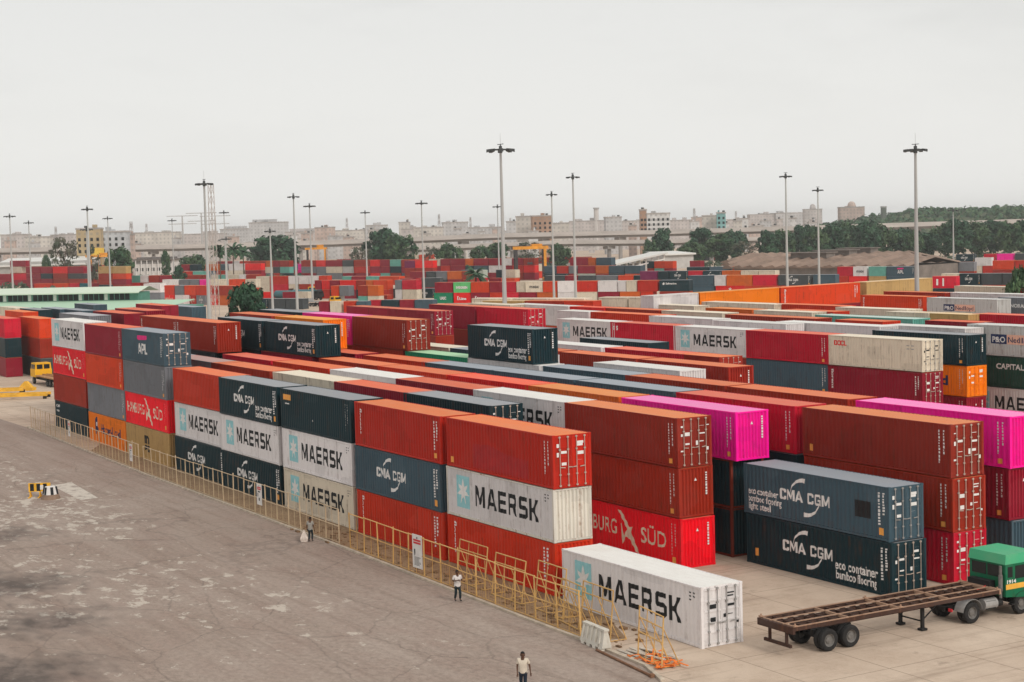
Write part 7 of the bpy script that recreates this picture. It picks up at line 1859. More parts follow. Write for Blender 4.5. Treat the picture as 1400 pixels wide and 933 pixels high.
t = thing('tractor_lorry', 'green cab lorry with dark windows pulling the rusty trailer', 'lorry', (15.85,12.2,0), 0)
part('chassis', t, BLK, lambda mb: (mb.box((-.5,-.1,.62),(-.38,6.2,.86)), mb.box((.38,-.1,.62),(.5,6.2,.86)), mb.box((-.5,.0,.64),(.5,.15,.84)), mb.box((-1.0,2.3,.5),(-.55,3.2,.95)), mb.box((.55,2.2,.5),(1.0,2.9,.9)), mb.tube((.8,2.95,.7),(.8,3.4,.7),.2), mb.box((-.45,2.0,.66),(.45,3.4,.9))))
part('fifth_wheel', t, BLK, lambda mb: (mb.tube((0,1.1,.86),(0,1.1,1.10),.45,n=14), mb.box((-.5,.8,.86),(.5,1.4,.98))))
CY0, CY1, CZ0, CZ1 = 3.35, 5.75, 1.0, 3.0
def cab(mb):
    pf = [(CY0,CZ0),(CY1-.05,CZ0-.25),(CY1,1.6),(CY1-.12,2.75),(CY1-.45,CZ1-.05),(CY0+.1,CZ1),(CY0,CZ1-.2)]
    n = len(pf); mb.add([(-1.2,y,z) for y, z in pf]+[(1.2,y,z) for y, z in pf], [tuple(range(n)), tuple(range(2*n-1,n-1,-1))]+[(i,n+i,n+(i+1)%n,(i+1)%n) for i in range(n)])
c = part('cab', t, GREEN, cab)
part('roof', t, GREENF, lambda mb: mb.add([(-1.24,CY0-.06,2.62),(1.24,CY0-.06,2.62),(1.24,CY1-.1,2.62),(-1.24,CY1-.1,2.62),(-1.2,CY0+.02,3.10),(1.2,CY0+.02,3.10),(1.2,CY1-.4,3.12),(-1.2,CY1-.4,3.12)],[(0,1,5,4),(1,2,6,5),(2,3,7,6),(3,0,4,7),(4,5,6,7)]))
for x0, x1 in ((-1.02,-.08),(.02,.98)): part('rear_window', t, GLASS, lambda mb: mb.box((x0,CY0-.02,1.95),(x1,CY0+.02,2.52)))
for x in (-1.205, 1.195):
    d = part('door', t, GREEN, lambda mb: mb.box((x,CY0+.55,1.08),(x+.012,CY0+1.85,2.6)))
    part('side_window', d, GLASS, lambda mb: mb.box((x-.006,CY0+.65,1.85),(x+.018,CY0+1.78,2.5)))
    part('orange_band', d, STRIPE, lambda mb: mb.box((x-.006,CY0+.02,1.36),(x+.018,CY0+2.2,1.62)))
    part('quarter_window', t, GLASS, lambda mb: mb.box((x-.004,CY0+.15,1.95),(x+.016,CY0+.48,2.48)))
vs, fs = text('1914', 0, 0, .2, .03, w=.62); mb = MB(); mb.add([(1.222, CY0+.08+x, 1.66+z) for x, z in vs], fs); link('number', mb.mesh('number'), WHITE, t)
part('windscreen', t, GLASS, lambda mb: mb.add([(-1.05,CY1+.0,1.75),(1.05,CY1+.0,1.75),(1.05,CY1-.09,2.7),(-1.05,CY1-.09,2.7)],[(0,1,2,3)]))
part('exhaust_stack', t, RIM, lambda mb: (mb.tube((1.0,CY0-.14,.95),(1.0,CY0-.14,2.55),.075), mb.tube((1.0,CY0-.14,1.3),(1.0,CY0-.14,2.1),.11)))
part('air_filter', t, BLK, lambda mb: (mb.box((-.9,CY0-.45,1.0),(.55,CY0-.06,1.75)),))
part('bumper', t, BLK, lambda mb: mb.box((-1.2,CY1-.05,.5),(1.2,CY1+.1,.85)))
for s_ in (1,-1):
    part('mirror', t, BLK, lambda mb: (mb.bar((s_*1.2,CY1-.25,2.45),(s_*1.48,CY1-.15,2.45),.03,.03), mb.bar((s_*1.2,CY1-.25,1.95),(s_*1.48,CY1-.15,1.95),.03,.03), mb.box((s_*1.48-.05,CY1-.22,1.85),(s_*1.48+.05,CY1-.1,2.55))))
    part('step', t, BLK, lambda mb: mb.box((s_*1.1-.12,CY0+.4,.55),(s_*1.1+.12,CY0+.9,.62)))
    part('tail_lamp', t, SIGNR, lambda mb: mb.box((s_*.95-.12,-.16,.72),(s_*.95+.12,-.1,.86)))
part('air_line', t, REDL, lambda mb: (mb.tube((.3,CY0-.4,1.5),(.4,1.9,1.25),.025,n=5), mb.tube((.15,CY0-.4,1.4),(.2,1.9,1.2),.025,n=5)))
part('fuel_tank', t, ROD_DARK, lambda mb: mb.tube((.78,2.15,.72),(.78,3.0,.72),.28,n=14))
for y, xs in ((1.11,((1.06,1),(.76,1),(-1.06,-1),(-.76,-1))),(4.5,((1.05,1),(-1.05,-1)))):
    for x, s in xs: wheel(t, x, y, s)
    part('axle', t, BLK, lambda mb: mb.tube((-.9,y,.525),(.9,y,.525),.09))
def fender(x0, x1, yc, r):
    def f(mb):
        n = 9; pts = [(yc+math.cos(R(8+164*i/n))*r, .525+math.sin(R(8+164*i/n))*r) for i in range(n+1)]
        for (a, b), (c_, d) in zip(pts, pts[1:]): mb.add([(x0,a,b),(x1,a,b),(x1,c_,d),(x0,c_,d),(x0,a*1,b+.02),(x1,a,b+.02),(x1,c_,d+.02),(x0,c_,d+.02)],[(0,1,2,3),(4,5,6,7),(0,1,5,4),(3,2,6,7),(0,3,7,4),(1,2,6,5)])
    return f
for s in (1,-1): part('mudguard', t, ROD_DARK, fender(min(s*.6,s*1.22), max(s*.6,s*1.22), 1.11, .66)); part('wheel_arch', t, BLK, fender(min(s*.9,s*1.22), max(s*.9,s*1.22), 4.5, .64))
# small yellow lorry far left
YL = paint('lorry_yellow', (.80,.42,.02), dirt=.3)
t = thing('flatbed_lorry', 'yellow cab flatbed lorry parked left of the leftmost front stack', 'lorry', (-163.0,13.0,0), R(2))
part('cab', t, YL, lambda mb: (mb.box((0,0,1.0),(2.3,2.4,2.05)), mb.add([(.05,.05,2.05),(2.25,.05,2.05),(2.25,2.35,2.05),(.05,2.35,2.05),(.2,.12,2.95),(2.2,.12,2.95),(2.2,2.28,2.95),(.2,2.28,2.95)],[(0,1,5,4),(1,2,6,5),(2,3,7,6),(3,0,4,7),(4,5,6,7)])))
for x0, x1 in ((.35,1.05),(1.25,2.0)): part('side_window', t, GLASS, lambda mb: mb.box((x0,.04,2.12),(x1,.12,2.75)))
for y0, y1 in ((.3,1.1),(1.3,2.1)): part('rear_window', t, GLASS, lambda mb: mb.box((2.2,y0,2.12),(2.27,y1,2.75)))
part('flatbed', t, plain('bed_wood', (.42,.22,.10), .8, .3, 3), lambda mb: (mb.box((2.5,0,1.15),(10.5,2.4,1.3)), mb.box((2.6,.9,1.3),(10.4,1.1,1.45)), mb.box((2.6,1.5,1.3),(10.4,1.7,1.45))))
part('chassis', t, BLK, lambda mb: mb.box((.3,.7,.6),(10.2,1.7,1.14)))
for x in (1.1,7.4,8.8):
    for y, a in ((.2,-90),(2.2,90)):
        w_ = link('wheel', tyre_me, TYRE, t, (x,y,.525), R(a)); link('rim', rim_me, RIM, w_)
# lorries in the gap behind the raised rows
def tanker(x, y, a, label, col, cabc, flat=False):
    t = thing('tank_lorry' if not flat else 'flatbed_lorry', label, 'lorry', (x,y,0), R(a))
    part('cab', t, cabc, lambda mb: (mb.box((9.2,-1.2,.9),(11.4,1.2,2.0)), mb.add([(9.25,-1.18,2.0),(11.35,-1.18,2.0),(11.35,1.18,2.0),(9.25,1.18,2.0),(9.3,-1.1,2.9),(11.0,-1.1,2.9),(11.0,1.1,2.9),(9.3,1.1,2.9)],[(0,1,5,4),(1,2,6,5),(2,3,7,6),(3,0,4,7),(4,5,6,7)])))
    part('window', t, GLASS, lambda mb: (mb.box((9.7,-1.22,2.05),(10.8,-1.12,2.65)), mb.box((11.15,-.95,2.05),(11.4,.95,2.6))))
    if flat: part('flatbed', t, col, lambda mb: (mb.box((0,-1.2,1.2),(8.9,1.2,1.45)), mb.box((0,-1.2,1.45),(.1,1.2,2.3)), mb.box((8.8,-1.2,1.45),(8.9,1.2,2.4))))
    else: part('tank', t, col, lambda mb: (mb.tube((.1,0,2.1),(8.8,0,2.1),1.2,n=16), mb.box((.2,-.5,.95),(8.7,.5,1.2))))
    part('chassis', t, BLK, lambda mb: mb.box((.2,-.6,.6),(11.2,.6,.94)))
    for xx in (1.2,2.5,7.2,10.2):
        for yy, an in ((-1.05,-90),(1.05,90)): w_ = link('wheel', tyre_me, TYRE, t, (xx,yy,.525), R(an)); link('rim', rim_me, RIM, w_)
YL2 = paint('cab_yellow', (.80,.42,.02), dirt=.3); TLG = plain('tank_teal', (.05,.15,.17), .5, .2)
for (u_x, u_y, a, label, col, cc, fl_) in [(ENV['gap'][0][0],ENV['gap'][0][1],25,'dark teal tank lorry behind the raised dark lettered pair',TLG,YL2,False),(ENV['gap'][1][0],ENV['gap'][1][1],25,'pale roofed teal tank lorry right of the first tank lorry',TLG,BLK,False),(ENV['gap'][2][0],ENV['gap'][2][1],20,'yellow cab lorry with grey open bed behind the raised magenta container',ROD_DARK,YL2,True),(ENV['gap'][3][0],ENV['gap'][3][1],30,'grey open lorry parked beyond the yellow cab one',ROD_DARK,BLK,True),(ENV['gap'][4][0],ENV['gap'][4][1],22,'small yellow cab lorry beside the cream and red stacks',RUSTST,YL2,True)]:
    tanker(u_x, u_y, a, label, col, cc, fl_)
# yellow lifting gear on the ground at left
SPY = plain('spreader_yellow', (.78,.42,.04), .6, .25, 1)
def spreader(x, y, a, L, W, label, legs=True):
    t = thing('container_spreader', label, 'spreader', (x,y,0), R(a), 'yellow lifting gear at the yard entrance')
    for y0 in (0, W): part('long_beam', t, SPY, lambda mb: mb.box((0,y0-.14,.35),(L,y0+.14,.68)))
    for x0 in (.3, L/2, L-.3): part('cross_beam', t, SPY, lambda mb: mb.box((x0-.12,.14,.4),(x0+.12,W-.14,.64)))
    for x0 in (.3, L-.3):
        for y0 in (0, W): part('foot', t, BLK, lambda mb: mb.box((x0-.2,y0-.2,0),(x0+.2,y0+.2,.35)))
spreader(-141.5,1.0,64,8.6,2.4,'yellow spreader lying nearest the road at the left edge')
spreader(-149.5,2.5,70,6.0,2.4,'yellow spreader behind the one nearest the road')
t = thing('lifting_hook_block', 'yellow triangular hook block on the ground behind the yellow lifting gear', 'hook block', (-152.5,8.5,0), R(40))
part('base', t, SPY, lambda mb: mb.box((0,0,0),(2.4,1.0,.45)))
part('gable', t, SPY, lambda mb: mb.add([(.2,.15,.45),(2.2,.15,.45),(2.2,.85,.45),(.2,.85,.45),(1.0,.35,1.25),(1.4,.35,1.25),(1.4,.65,1.25),(1.0,.65,1.25)],[(0,1,5,4),(1,2,6,5),(2,3,7,6),(3,0,4,7),(4,5,6,7)]))
t = thing('site_cabin', 'small white cabin cut by the left picture edge', 'cabin', (-166.5,.0,0), R(50))
part('wall', t, SIGNW, lambda mb: mb.box((0,0,.3),(6,2.4,2.9))); part('window', t, GLASS, lambda mb: mb.box((4.2,-.03,1.4),(5.2,.02,2.1))); part('skid', t, BLK, lambda mb: (mb.box((.2,.2,0),(5.8,.5,.3)), mb.box((.2,1.9,0),(5.8,2.2,.3))))

# ------------------------------------------------------------------ lamp masts
MAST = plain('mast_grey', (.42,.42,.41), .55, .12, .6); LAMPD = plain('lamp_dark', (.06,.065,.065), .5)
LENS = plain('lamp_lens', (.6,.6,.58), .3)
pole_me = MB(); pole_me.tube((0,0,0),(0,0,1),1.0,.42,n=12); pole_me = pole_me.mesh('pole')
def ring(r):
    mb = MB(); n = 16
    for i in range(n):
        a, b = 2*math.pi*i/n, 2*math.pi*(i+1)/n; mb.bar((math.cos(a)*r*.62,math.sin(a)*r*.62,0),(math.cos(b)*r*.62,math.sin(b)*r*.62,0),.10,.14)
    for i in range(4): a = math.pi*i/2; mb.bar((0,0,.0),(math.cos(a)*r*.62,math.sin(a)*r*.62,0),.08,.10)
    mb.tube((0,0,-.5),(0,0,.55),.30,.24,n=8); mb.bar((-r*.38,0,.8),(r*.38,0,.8),.12,.10); mb.tube((0,0,.5),(0,0,.8),.08,n=6)
    return mb.mesh('lamp_ring')
RINGS = {}
for x, y, z, r, l in ENV['masts']:
    t = thing('lamp_mast', l, 'lamp mast', (x,y,0), 0, 'lamp masts over the yard')
    d = math.dist((x,y), CAM['C'][:2]); br = .42 if z > 26 and d < 330 else (.36 if z > 20 else .22)
    link('pole', pole_me, MAST, t, (0,0,0), 0, (br,br,z))
    r = round(r, 1)
    if r not in RINGS:
        fm = MB(); fm.add([(0,-.22,-.16),(.62,-.30,-.34),(.62,.30,-.34),(0,.22,-.16),(0,-.22,.12),(.62,-.30,.05),(.62,.30,.05),(0,.22,.12)],[(0,3,2,1),(4,5,6,7),(0,1,5,4),(1,2,6,5),(2,3,7,6),(3,0,4,7)]); RINGS[r] = (ring(r), fm.mesh('floodlight'))
    link('lamp_ring', RINGS[r][0], LAMPD, t, (0,0,z-.2))
    for i in range(8 if d < 460 else 6):
        a = 2*math.pi*i/(8 if d < 460 else 6)+.3; link('floodlight', RINGS[r][1], LAMPD, t, (math.cos(a)*r*.64, math.sin(a)*r*.64, z-.2), a, (r/1.9,)*3)
    if d < 330:
        mb = MB(); mb.tube((0,0,z),(0,0,z+2.2),.025,n=5); link('lightning_rod', mb.mesh('lightning_rod'), MAST, t)
# lattice tower and poles
def lattice(x, y, H, w0, w1, label, mat, cat='tower', step=2.2):
    t = thing('lattice_tower', label, cat, (x,y,0), .4, 'lattice towers on the skyline' if H > 42 or cat == 'antenna' else None); n = max(3, int(H/step))
    for sx, sy in ((-1,-1),(1,-1),(1,1),(-1,1)): part('leg', t, mat, lambda mb: mb.bar((sx*w0,sy*w0,0),(sx*w1,sy*w1,H),w0*.16,w0*.16))
    def br(mb):
        for i in range(n):
            a, b = i/n, (i+1)/n; wa, wb = w0+(w1-w0)*a, w0+(w1-w0)*b; za, zb = H*a, H*b
            for (p, q) in (((-1,-1),(1,-1)),((1,-1),(1,1)),((1,1),(-1,1)),((-1,1),(-1,-1))):
                if i % 2: p, q = q, p
                mb.bar((p[0]*wa,p[1]*wa,za),(q[0]*wb,q[1]*wb,zb),w0*.09,w0*.09)
    part('bracing', t, mat, br)
    return t
lx, ly, lz = ENV['lat']; lt = lattice(lx, ly, lz, .62, .4, 'open lattice tower standing beside the tall left lamp mast', plain('lattice_pink', (.48,.43,.40), .7))
PYL = plain('pylon_grey', (.42,.41,.40), .7)
for x, y, z, l in ENV['pyl']:
    t = thing('power_pole', l, 'power pole', (x,y,0), R(62), 'high voltage poles beyond the yard')
    part('pole', t, PYL, lambda mb: mb.tube((0,0,0),(0,0,z),1.0,.45,n=8))
    for zz, w_ in ((z-.3,11),(z-6,10)): part('cross_arm', t, PYL, lambda mb: mb.bar((-w_,0,zz),(w_,0,zz),.35,.5))
for i, (x, y, z, l) in enumerate(ENV['ant']):
    if 'chimney' in l or 'stub' in l:
        t = thing('chimney', l, 'chimney', (x,y,0)); part('shaft', t, plain('chimney_pale', (.55,.52,.5), .8) if 'pale' in l else plain('tower_dark', (.13,.15,.13), .8), lambda mb: mb.tube((0,0,0),(0,0,z),2.6,2.2 if 'pale' in l else 2.6,n=10)); part('cap', t, PYL, lambda mb: mb.tube((0,0,z),(0,0,z+1.2),2.9,2.9,n=10))
    else: lattice(x, y, z, 1.5, .5, l, plain('antenna_grey', (.40,.37,.36), .7), 'antenna', 5)
# gantry cranes
def gantry(x, y, z, W, label, dark=True, rot=64):
    t = thing('gantry_crane', label, 'gantry crane', (x,y,0), R(rot), 'gantry cranes in the container field'); D = W*.75; O = plain('crane_orange', (.72,.30,.03), .6, .3, .6); B_ = plain('crane_dark', (.05,.045,.045), .6) if dark else O
    k = W*.045
    for xx in (-W/2, W/2):
        for yy in (-D/2, D/2): part('leg', t, O if (xx > 0 and yy < 0) or (not dark) else B_, lambda mb: mb.box((xx-k,yy-k,0),(xx+k,yy+k,z*.86)))
        part('sill_beam', t, O, lambda mb: mb.box((xx-k*1.1,-D/2+k,z*.02),(xx+k*1.1,D/2-k,z*.02+k*2)))
        part('end_beam', t, B_, lambda mb: mb.box((xx-k,-D/2+k,z*.60),(xx+k,D/2-k,z*.60+k*1.4)))
    for yy in (-D/2, D/2): part('girder', t, O if yy < 0 and W > 6 else B_, lambda mb: mb.box((-W*.62,yy-k,z*.862),(W*.62,yy+k,z*.862+k*2.4)))
    part('trolley', t, O, lambda mb: mb.box((W*.05,-D/2+k*1.2,z*.87),(W*.42,D/2-k*1.2,z)))
    part('spreader', t, B_, lambda mb: (mb.box((-.9,-D*.3,z*.45),(.9,D*.3,z*.50)), mb.bar((-.6,0,z*.5),(-.6,0,z*.87),.1,.1), mb.bar((.6,0,z*.5),(.6,0,z*.87),.1,.1)))
    for xx in (-W/2, W/2):
        for s in (-1,1): part('brace', t, B_, lambda mb: mb.bar((xx,s*D/2,z*.62),(xx,0,z*.86),k*.9,k*.9))
g0 = ENV['gan']; gantry(*g0[0][:3], g0[0][3], g0[0][4]); gantry(*g0[1][:3], g0[1][3], g0[1][4]); gantry(*g0[2][:3], g0[2][3], g0[2][4], False)

# ------------------------------------------------------------------ buildings
def wallmat(name, col, wx=3.2, wz=3.2, dark=(.2,.2,.2), amt=.42):
    m, nt, b = nodes(name); v = coords(nt, rnd=False)
    sep = nt.nodes.new('ShaderNodeSeparateXYZ'); nt.links.new(v, sep.inputs[0])
    ad = nt.nodes.new('ShaderNodeMath'); ad.operation = 'ADD'; nt.links.new(sep.outputs[0], ad.inputs[0]); nt.links.new(sep.outputs[1], ad.inputs[1])
    def cell(src, p, lo, hi):
        d = nt.nodes.new('ShaderNodeMath'); d.operation = 'DIVIDE'; nt.links.new(src, d.inputs[0]); d.inputs[1].default_value = p
        f = nt.nodes.new('ShaderNodeMath'); f.operation = 'FRACT'; nt.links.new(d.outputs[0], f.inputs[0])
        g = nt.nodes.new('ShaderNodeMath'); g.operation = 'GREATER_THAN'; nt.links.new(f.outputs[0], g.inputs[0]); g.inputs[1].default_value = lo
        h = nt.nodes.new('ShaderNodeMath'); h.operation = 'LESS_THAN'; nt.links.new(f.outputs[0], h.inputs[0]); h.inputs[1].default_value = hi
        return mulv(nt, g.outputs[0], h.outputs[0])
    win = mulv(nt, cell(ad.outputs[0], wx, .3, .72), cell(sep.outputs[2], wz, .35, .8))
    n = noise(nt, coords(nt), .12, 5, .7)
    c = mix(nt, ramp(nt, n, .35, .68), tuple(x*.72 for x in col), col); c = mix(nt, mulv(nt, win, amt), c, dark)
    nt.links.new(c, b.inputs['Base Color']); b.inputs['Roughness'].default_value = .9; return m
WALLS = {k: wallmat('wall_'+k, c) for k, c in dict(pink=(.60,.55,.53), cream=(.64,.60,.55), greyw=(.58,.57,.57), rosew=(.60,.47,.41), tanw=(.50,.38,.22), bluew=(.58,.60,.62), brownw=(.42,.26,.18), whitew=(.70,.69,.68), tealw=(.22,.44,.44)).items()}  # walls paled: part of the distance haze is painted into their colour
ROOFC = plain('flat_roof', (.40,.37,.35), .9, .25, .2)
FAC = R(60)
def building(x, y, z, w_, c, l, rr):
    t = thing('apartment_building', l, 'building', (x,y,0), FAC+R(rr.uniform(-9,9)), 'city buildings on the skyline'); D = w_*.7
    part('wall', t, WALLS[c], lambda mb: mb.box((-w_/2,0,0),(w_/2,D,z)))
    def rf(mb):
        mb.box((-w_/2-.3,-.3,z),(w_/2+.3,.3,z+.9)); mb.box((-w_/2-.3,D-.3,z),(w_/2+.3,D+.3,z+.9)); mb.box((-w_/2-.3,.3,z),(-w_/2+.3,D-.3,z+.9)); mb.box((w_/2-.3,.3,z),(w_/2+.3,D-.3,z+.9)); mb.box((-w_/2+.3,.3,z),(w_/2-.3,D-.3,z+.2))
    part('parapet', t, ROOFC, rf)
    for k in range(2 if w_ > 14 else 1):
        cx = rr.uniform(-w_*.3, w_*.3); hh = rr.uniform(1.6,3.2); part('roof_room', t, WALLS[c], lambda mb: mb.box((cx-w_*.09,D*.3,z+.2),(cx+w_*.09,D*.6,z+hh)))
    if rr.random() < .6: cx = rr.uniform(-w_*.35, w_*.35); part('water_tank', t, LAMPD, lambda mb: mb.tube((cx,D*.2,z+.2),(cx,D*.2,z+2.0),.9,n=8))
    return t, D
rr = random.Random(21)
for x, y, z, w_, c, l in ENV['bld']:
    t, D = building(x, y, z, w_, c, l, rr)
    if c in ('tanw','bluew','whitew','tealw','brownw') and w_ > 4:
        nx = max(2, int(w_/3)); fl_ = max(2, int((z-2)/3.2))
        for i in range(nx):
            for k in range(max(0, fl_-4), fl_): xx = -w_/2+w_*(i+.5)/nx; part('window', t, GLASS, lambda mb: mb.box((xx-.7,-.12,1.2+k*3.2),(xx+.7,-.02,2.9+k*3.2)))
    if 'tan apartment' in l: part('balcony_band', t, plain('balcony_yellow', (.70,.45,.06), .8), lambda mb: mb.box((w_*.1,-1.2,z*.45),(w_*.62,-.02,z*.62)))
    if 'dome' in l: part('dome', t, WALLS[c], lambda mb: [mb.tube((0,D*.3,z+2+4*math.sin(R(a))*1.0),(0,D*.3,z+2+4*math.sin(R(a+15))),w_*.17*math.cos(R(a)),w_*.17*math.cos(R(a+15))+.01,n=14) for a in range(0,90,15)]+[mb.tube((0,D*.3,z),(0,D*.3,z+2),w_*.18,n=14)])
    if 'hall' in l: part('upper_storey', t, WALLS[c], lambda mb: mb.box((-w_*.45,D*.4,z+.3),(w_*.2,D*.8,z+3.5)))
for i, (x, y, z, w_, c) in enumerate(ENV['city']):
    t, D = building(x, y, z, w_, c, 'hazy pale block in the far city rows behind the nearer houses', rr); t['group'] = 'far city blocks'
# white two storey house
(ax, ay, az), (bx_, by_, bz) = ENV['whouse']; W_ = math.dist((ax,ay),(bx_,by_)); aa = math.atan2(by_-ay, bx_-ax)
t = thing('two_storey_house', 'white two storey house with dark flat roof and dark windows behind the containers', 'house', (ax,ay,0), aa)
part('wall', t, plain('house_white', (.66,.63,.60), .9, .1, .3), lambda mb: mb.box((0,0,0),(W_,12,az-1.6)))
part('roof', t, plain('house_roof', (.16,.14,.13), .9, .3, .5), lambda mb: (mb.box((-.8,-1.4,az-1.6),(W_+.8,13,az-1.1)), mb.box((1,3,az-1.1),(W_-2,9,az-.2))))
part('gallery', t, plain('house_grey', (.25,.24,.23), .9), lambda mb: mb.box((.3,-.1,az-3.6),(W_*.86,.05,az-2.0)))
for i in range(8): x = W_*(i+.5)/8; part('window', t, GLASS, lambda mb: mb.box((x-.75,-.14,az-7.2),(x+.75,-.02,az-5.6)))
for i in range(7): x = W_*(i+.5)/8; part('column', t, SIGNW, lambda mb: mb.box((x-.2,-1.2,0),(x+.2,-.8,az-1.6)))
# green roofed warehouse
ga, gb = Vector(ENV['green'][0]), Vector(ENV['green'][1]); d = gb-ga; Lg = d.length; aa = math.atan2(d.y, d.x)
GR = roofpaint('green_roof', (.42,.62,.45)); GRW = roofpaint('pale_green_roof', (.66,.76,.62)); GD = plain('green_trim', (.10,.26,.20), .7, .2, .5)
t = thing('warehouse', 'long warehouse with pale green roofs and a band of dark clerestory windows', 'warehouse', (ga.x,ga.y,0), aa)
part('wall', t, GD, lambda mb: mb.box((0,-16,0),(Lg+6,6,4.4)))
part('lower_roof', t, GR, lambda mb: mb.add([(-1,-17.5,4.45),(Lg+7,-17.5,4.45),(Lg+7,0,5.8),(-1,0,5.8),(-1,-17.5,4.3),(Lg+7,-17.5,4.3)],[(0,1,2,3),(0,4,5,1)]))
part('clerestory', t, GD, lambda mb: mb.box((0,.2,5.4),(Lg-8,6,7.7)))
part('upper_roof', t, GRW, lambda mb: mb.add([(-1,-1.2,7.75),(Lg-7,-1.2,7.75),(Lg-7,4,9.0),(-1,4,9.0),(-1,-1.2,7.5),(Lg-7,-1.2,7.5),(-1,9,7.75),(Lg-7,9,7.75)],[(0,1,2,3),(0,4,5,1),(3,2,7,6)]))
n = 30
for i in range(n): x = 2+(Lg-12)*i/n; part('window' if i % 5 else 'white_panel', t, GLASS if i % 5 else SIGNW, lambda mb: mb.box((x,.08,5.95),(x+(Lg-12)/n*(.8 if i % 5 else .6),.19,7.4)))
# brown tiled sheds
s0, s1, s2, s3 = (Vector(v) for v in ENV['sheds'])
TILE = roofpaint('tiled_roof', (.42,.27,.19)); SHW = plain('shed_wall', (.20,.17,.15), .9, .3, .3)
nS = 3; Ls = (s1-s0).length
TILE = plain('brown_tiles', (.25,.175,.135), .85, .35, .12)
aS = math.atan2((s1-s0).y, (s1-s0).x); nS_ = Vector((-math.sin(aS), math.cos(aS), 0)); dep = 34
for i in range(nS):
    p = s0+(s2-s0)/(s2-s0).length*(i*44); L_ = Ls*(1+.02*i)
    t = thing('tiled_shed', ['low shed with ribbed brown tiled roof, nearest to the container rows','brown tiled shed, second behind the container rows','brown tiled shed in the third row under the trees','farthest brown tiled shed right before the tree belt'][i], 'shed', (p.x,p.y,0), aS, 'brown tiled sheds')
    part('wall', t, SHW, lambda mb: mb.box((.5,.8,0),(L_-.5,dep-.8,5.6)))
    def rf(mb):
        n = max(8, int(L_/4.2)); h0 = 5.5
        for k in range(n):
            xa, xb = L_*k/n, L_*(k+1)/n; xm = xa+(xb-xa)*.72
            for (y0, y1, z0, z1) in ((0,dep/2,h0,h0+2.4),(dep/2,dep,h0+2.4,h0)):
                mb.add([(xa,y0,z0),(xm,y0,z0+.75),(xm,y1,z1+.75),(xa,y1,z1),(xb,y0,z0),(xb,y1,z1)],[(0,1,2,3),(1,4,5,2)])
            mb.add([(xa,0,h0),(xm,0,h0+.75),(xb,0,h0),(xb,0,h0-.4),(xa,0,h0-.4)],[(0,1,2,3,4)])
    part('roof', t, TILE, rf)
    part('roof_vent', t, SHW, lambda mb: (mb.box((L_*(.25+.17*i),dep*.45,8.0),(L_*(.25+.17*i)+14,dep*.6,9.6)), mb.box((L_*(.25+.17*i)-.5,dep*.42,9.6),(L_*(.25+.17*i)+14.5,dep*.63,9.9))))
def flatshed(a, b, h, D, label, mat, roofm, open_=False, name='shed', rise=1):
    a, b = Vector(a), Vector(b); d = b-a; L_ = math.hypot(d.x, d.y); aa = math.atan2(d.y, d.x); t = thing(name, label, 'shed', (a.x,a.y,0), aa)
    if open_:
        for i in range(9): x = L_*i/8; part('column', t, mat, lambda mb: mb.box((x-.3,-.3,0),(x+.3,.3,a.z+(b.z-a.z)*i/8)))
        part('rail', t, mat, lambda mb: mb.add([(0,-.2,a.z-3.2),(L_,-.2,b.z-3.2),(L_,-.2,b.z-2.6),(0,-.2,a.z-2.6)],[(0,1,2,3)])); part('wall', t, SHW, lambda mb: mb.box((0,3,0),(L_,D,min(a.z,b.z)-1)))
    else: part('wall', t, mat, lambda mb: mb.box((0,0,0),(L_,D,h-.6)))
    part('roof', t, roofm, lambda mb: mb.add([(-.5,-1.5,a.z),(L_+.5,-1.5,b.z),(L_+.5,D,b.z+rise),(-.5,D,a.z+rise),(-.5,-1.5,a.z-.7),(L_+.5,-1.5,b.z-.7)],[(0,1,2,3),(0,4,5,1)]))
    return t
WR = roofpaint('white_roof', (.68,.67,.64))
flatshed(*ENV['wshed'], 7, 6, 'white open sided shed whose roof steps up to the right', SIGNW, WR, True, 'stepped_shed', .1)
flatshed(*ENV['gwall'], 7, 16, 'blank pale grey hall right of the stepped white shed', plain('hall_grey', (.50,.48,.46), .9, .15, .3), WR, False, 'hall')
flatshed(*ENV['lwhite'], 11, 30, 'long white roofed shed at the left under the pale houses', plain('shed_white', (.40,.39,.37), .9, .2, .2), WR, False, 'long_shed', 3.5)
# long perimeter wall below the right tree belt
p, q = Vector(ENV['trees'][-27][:2]), Vector(ENV['trees'][-11][:2])

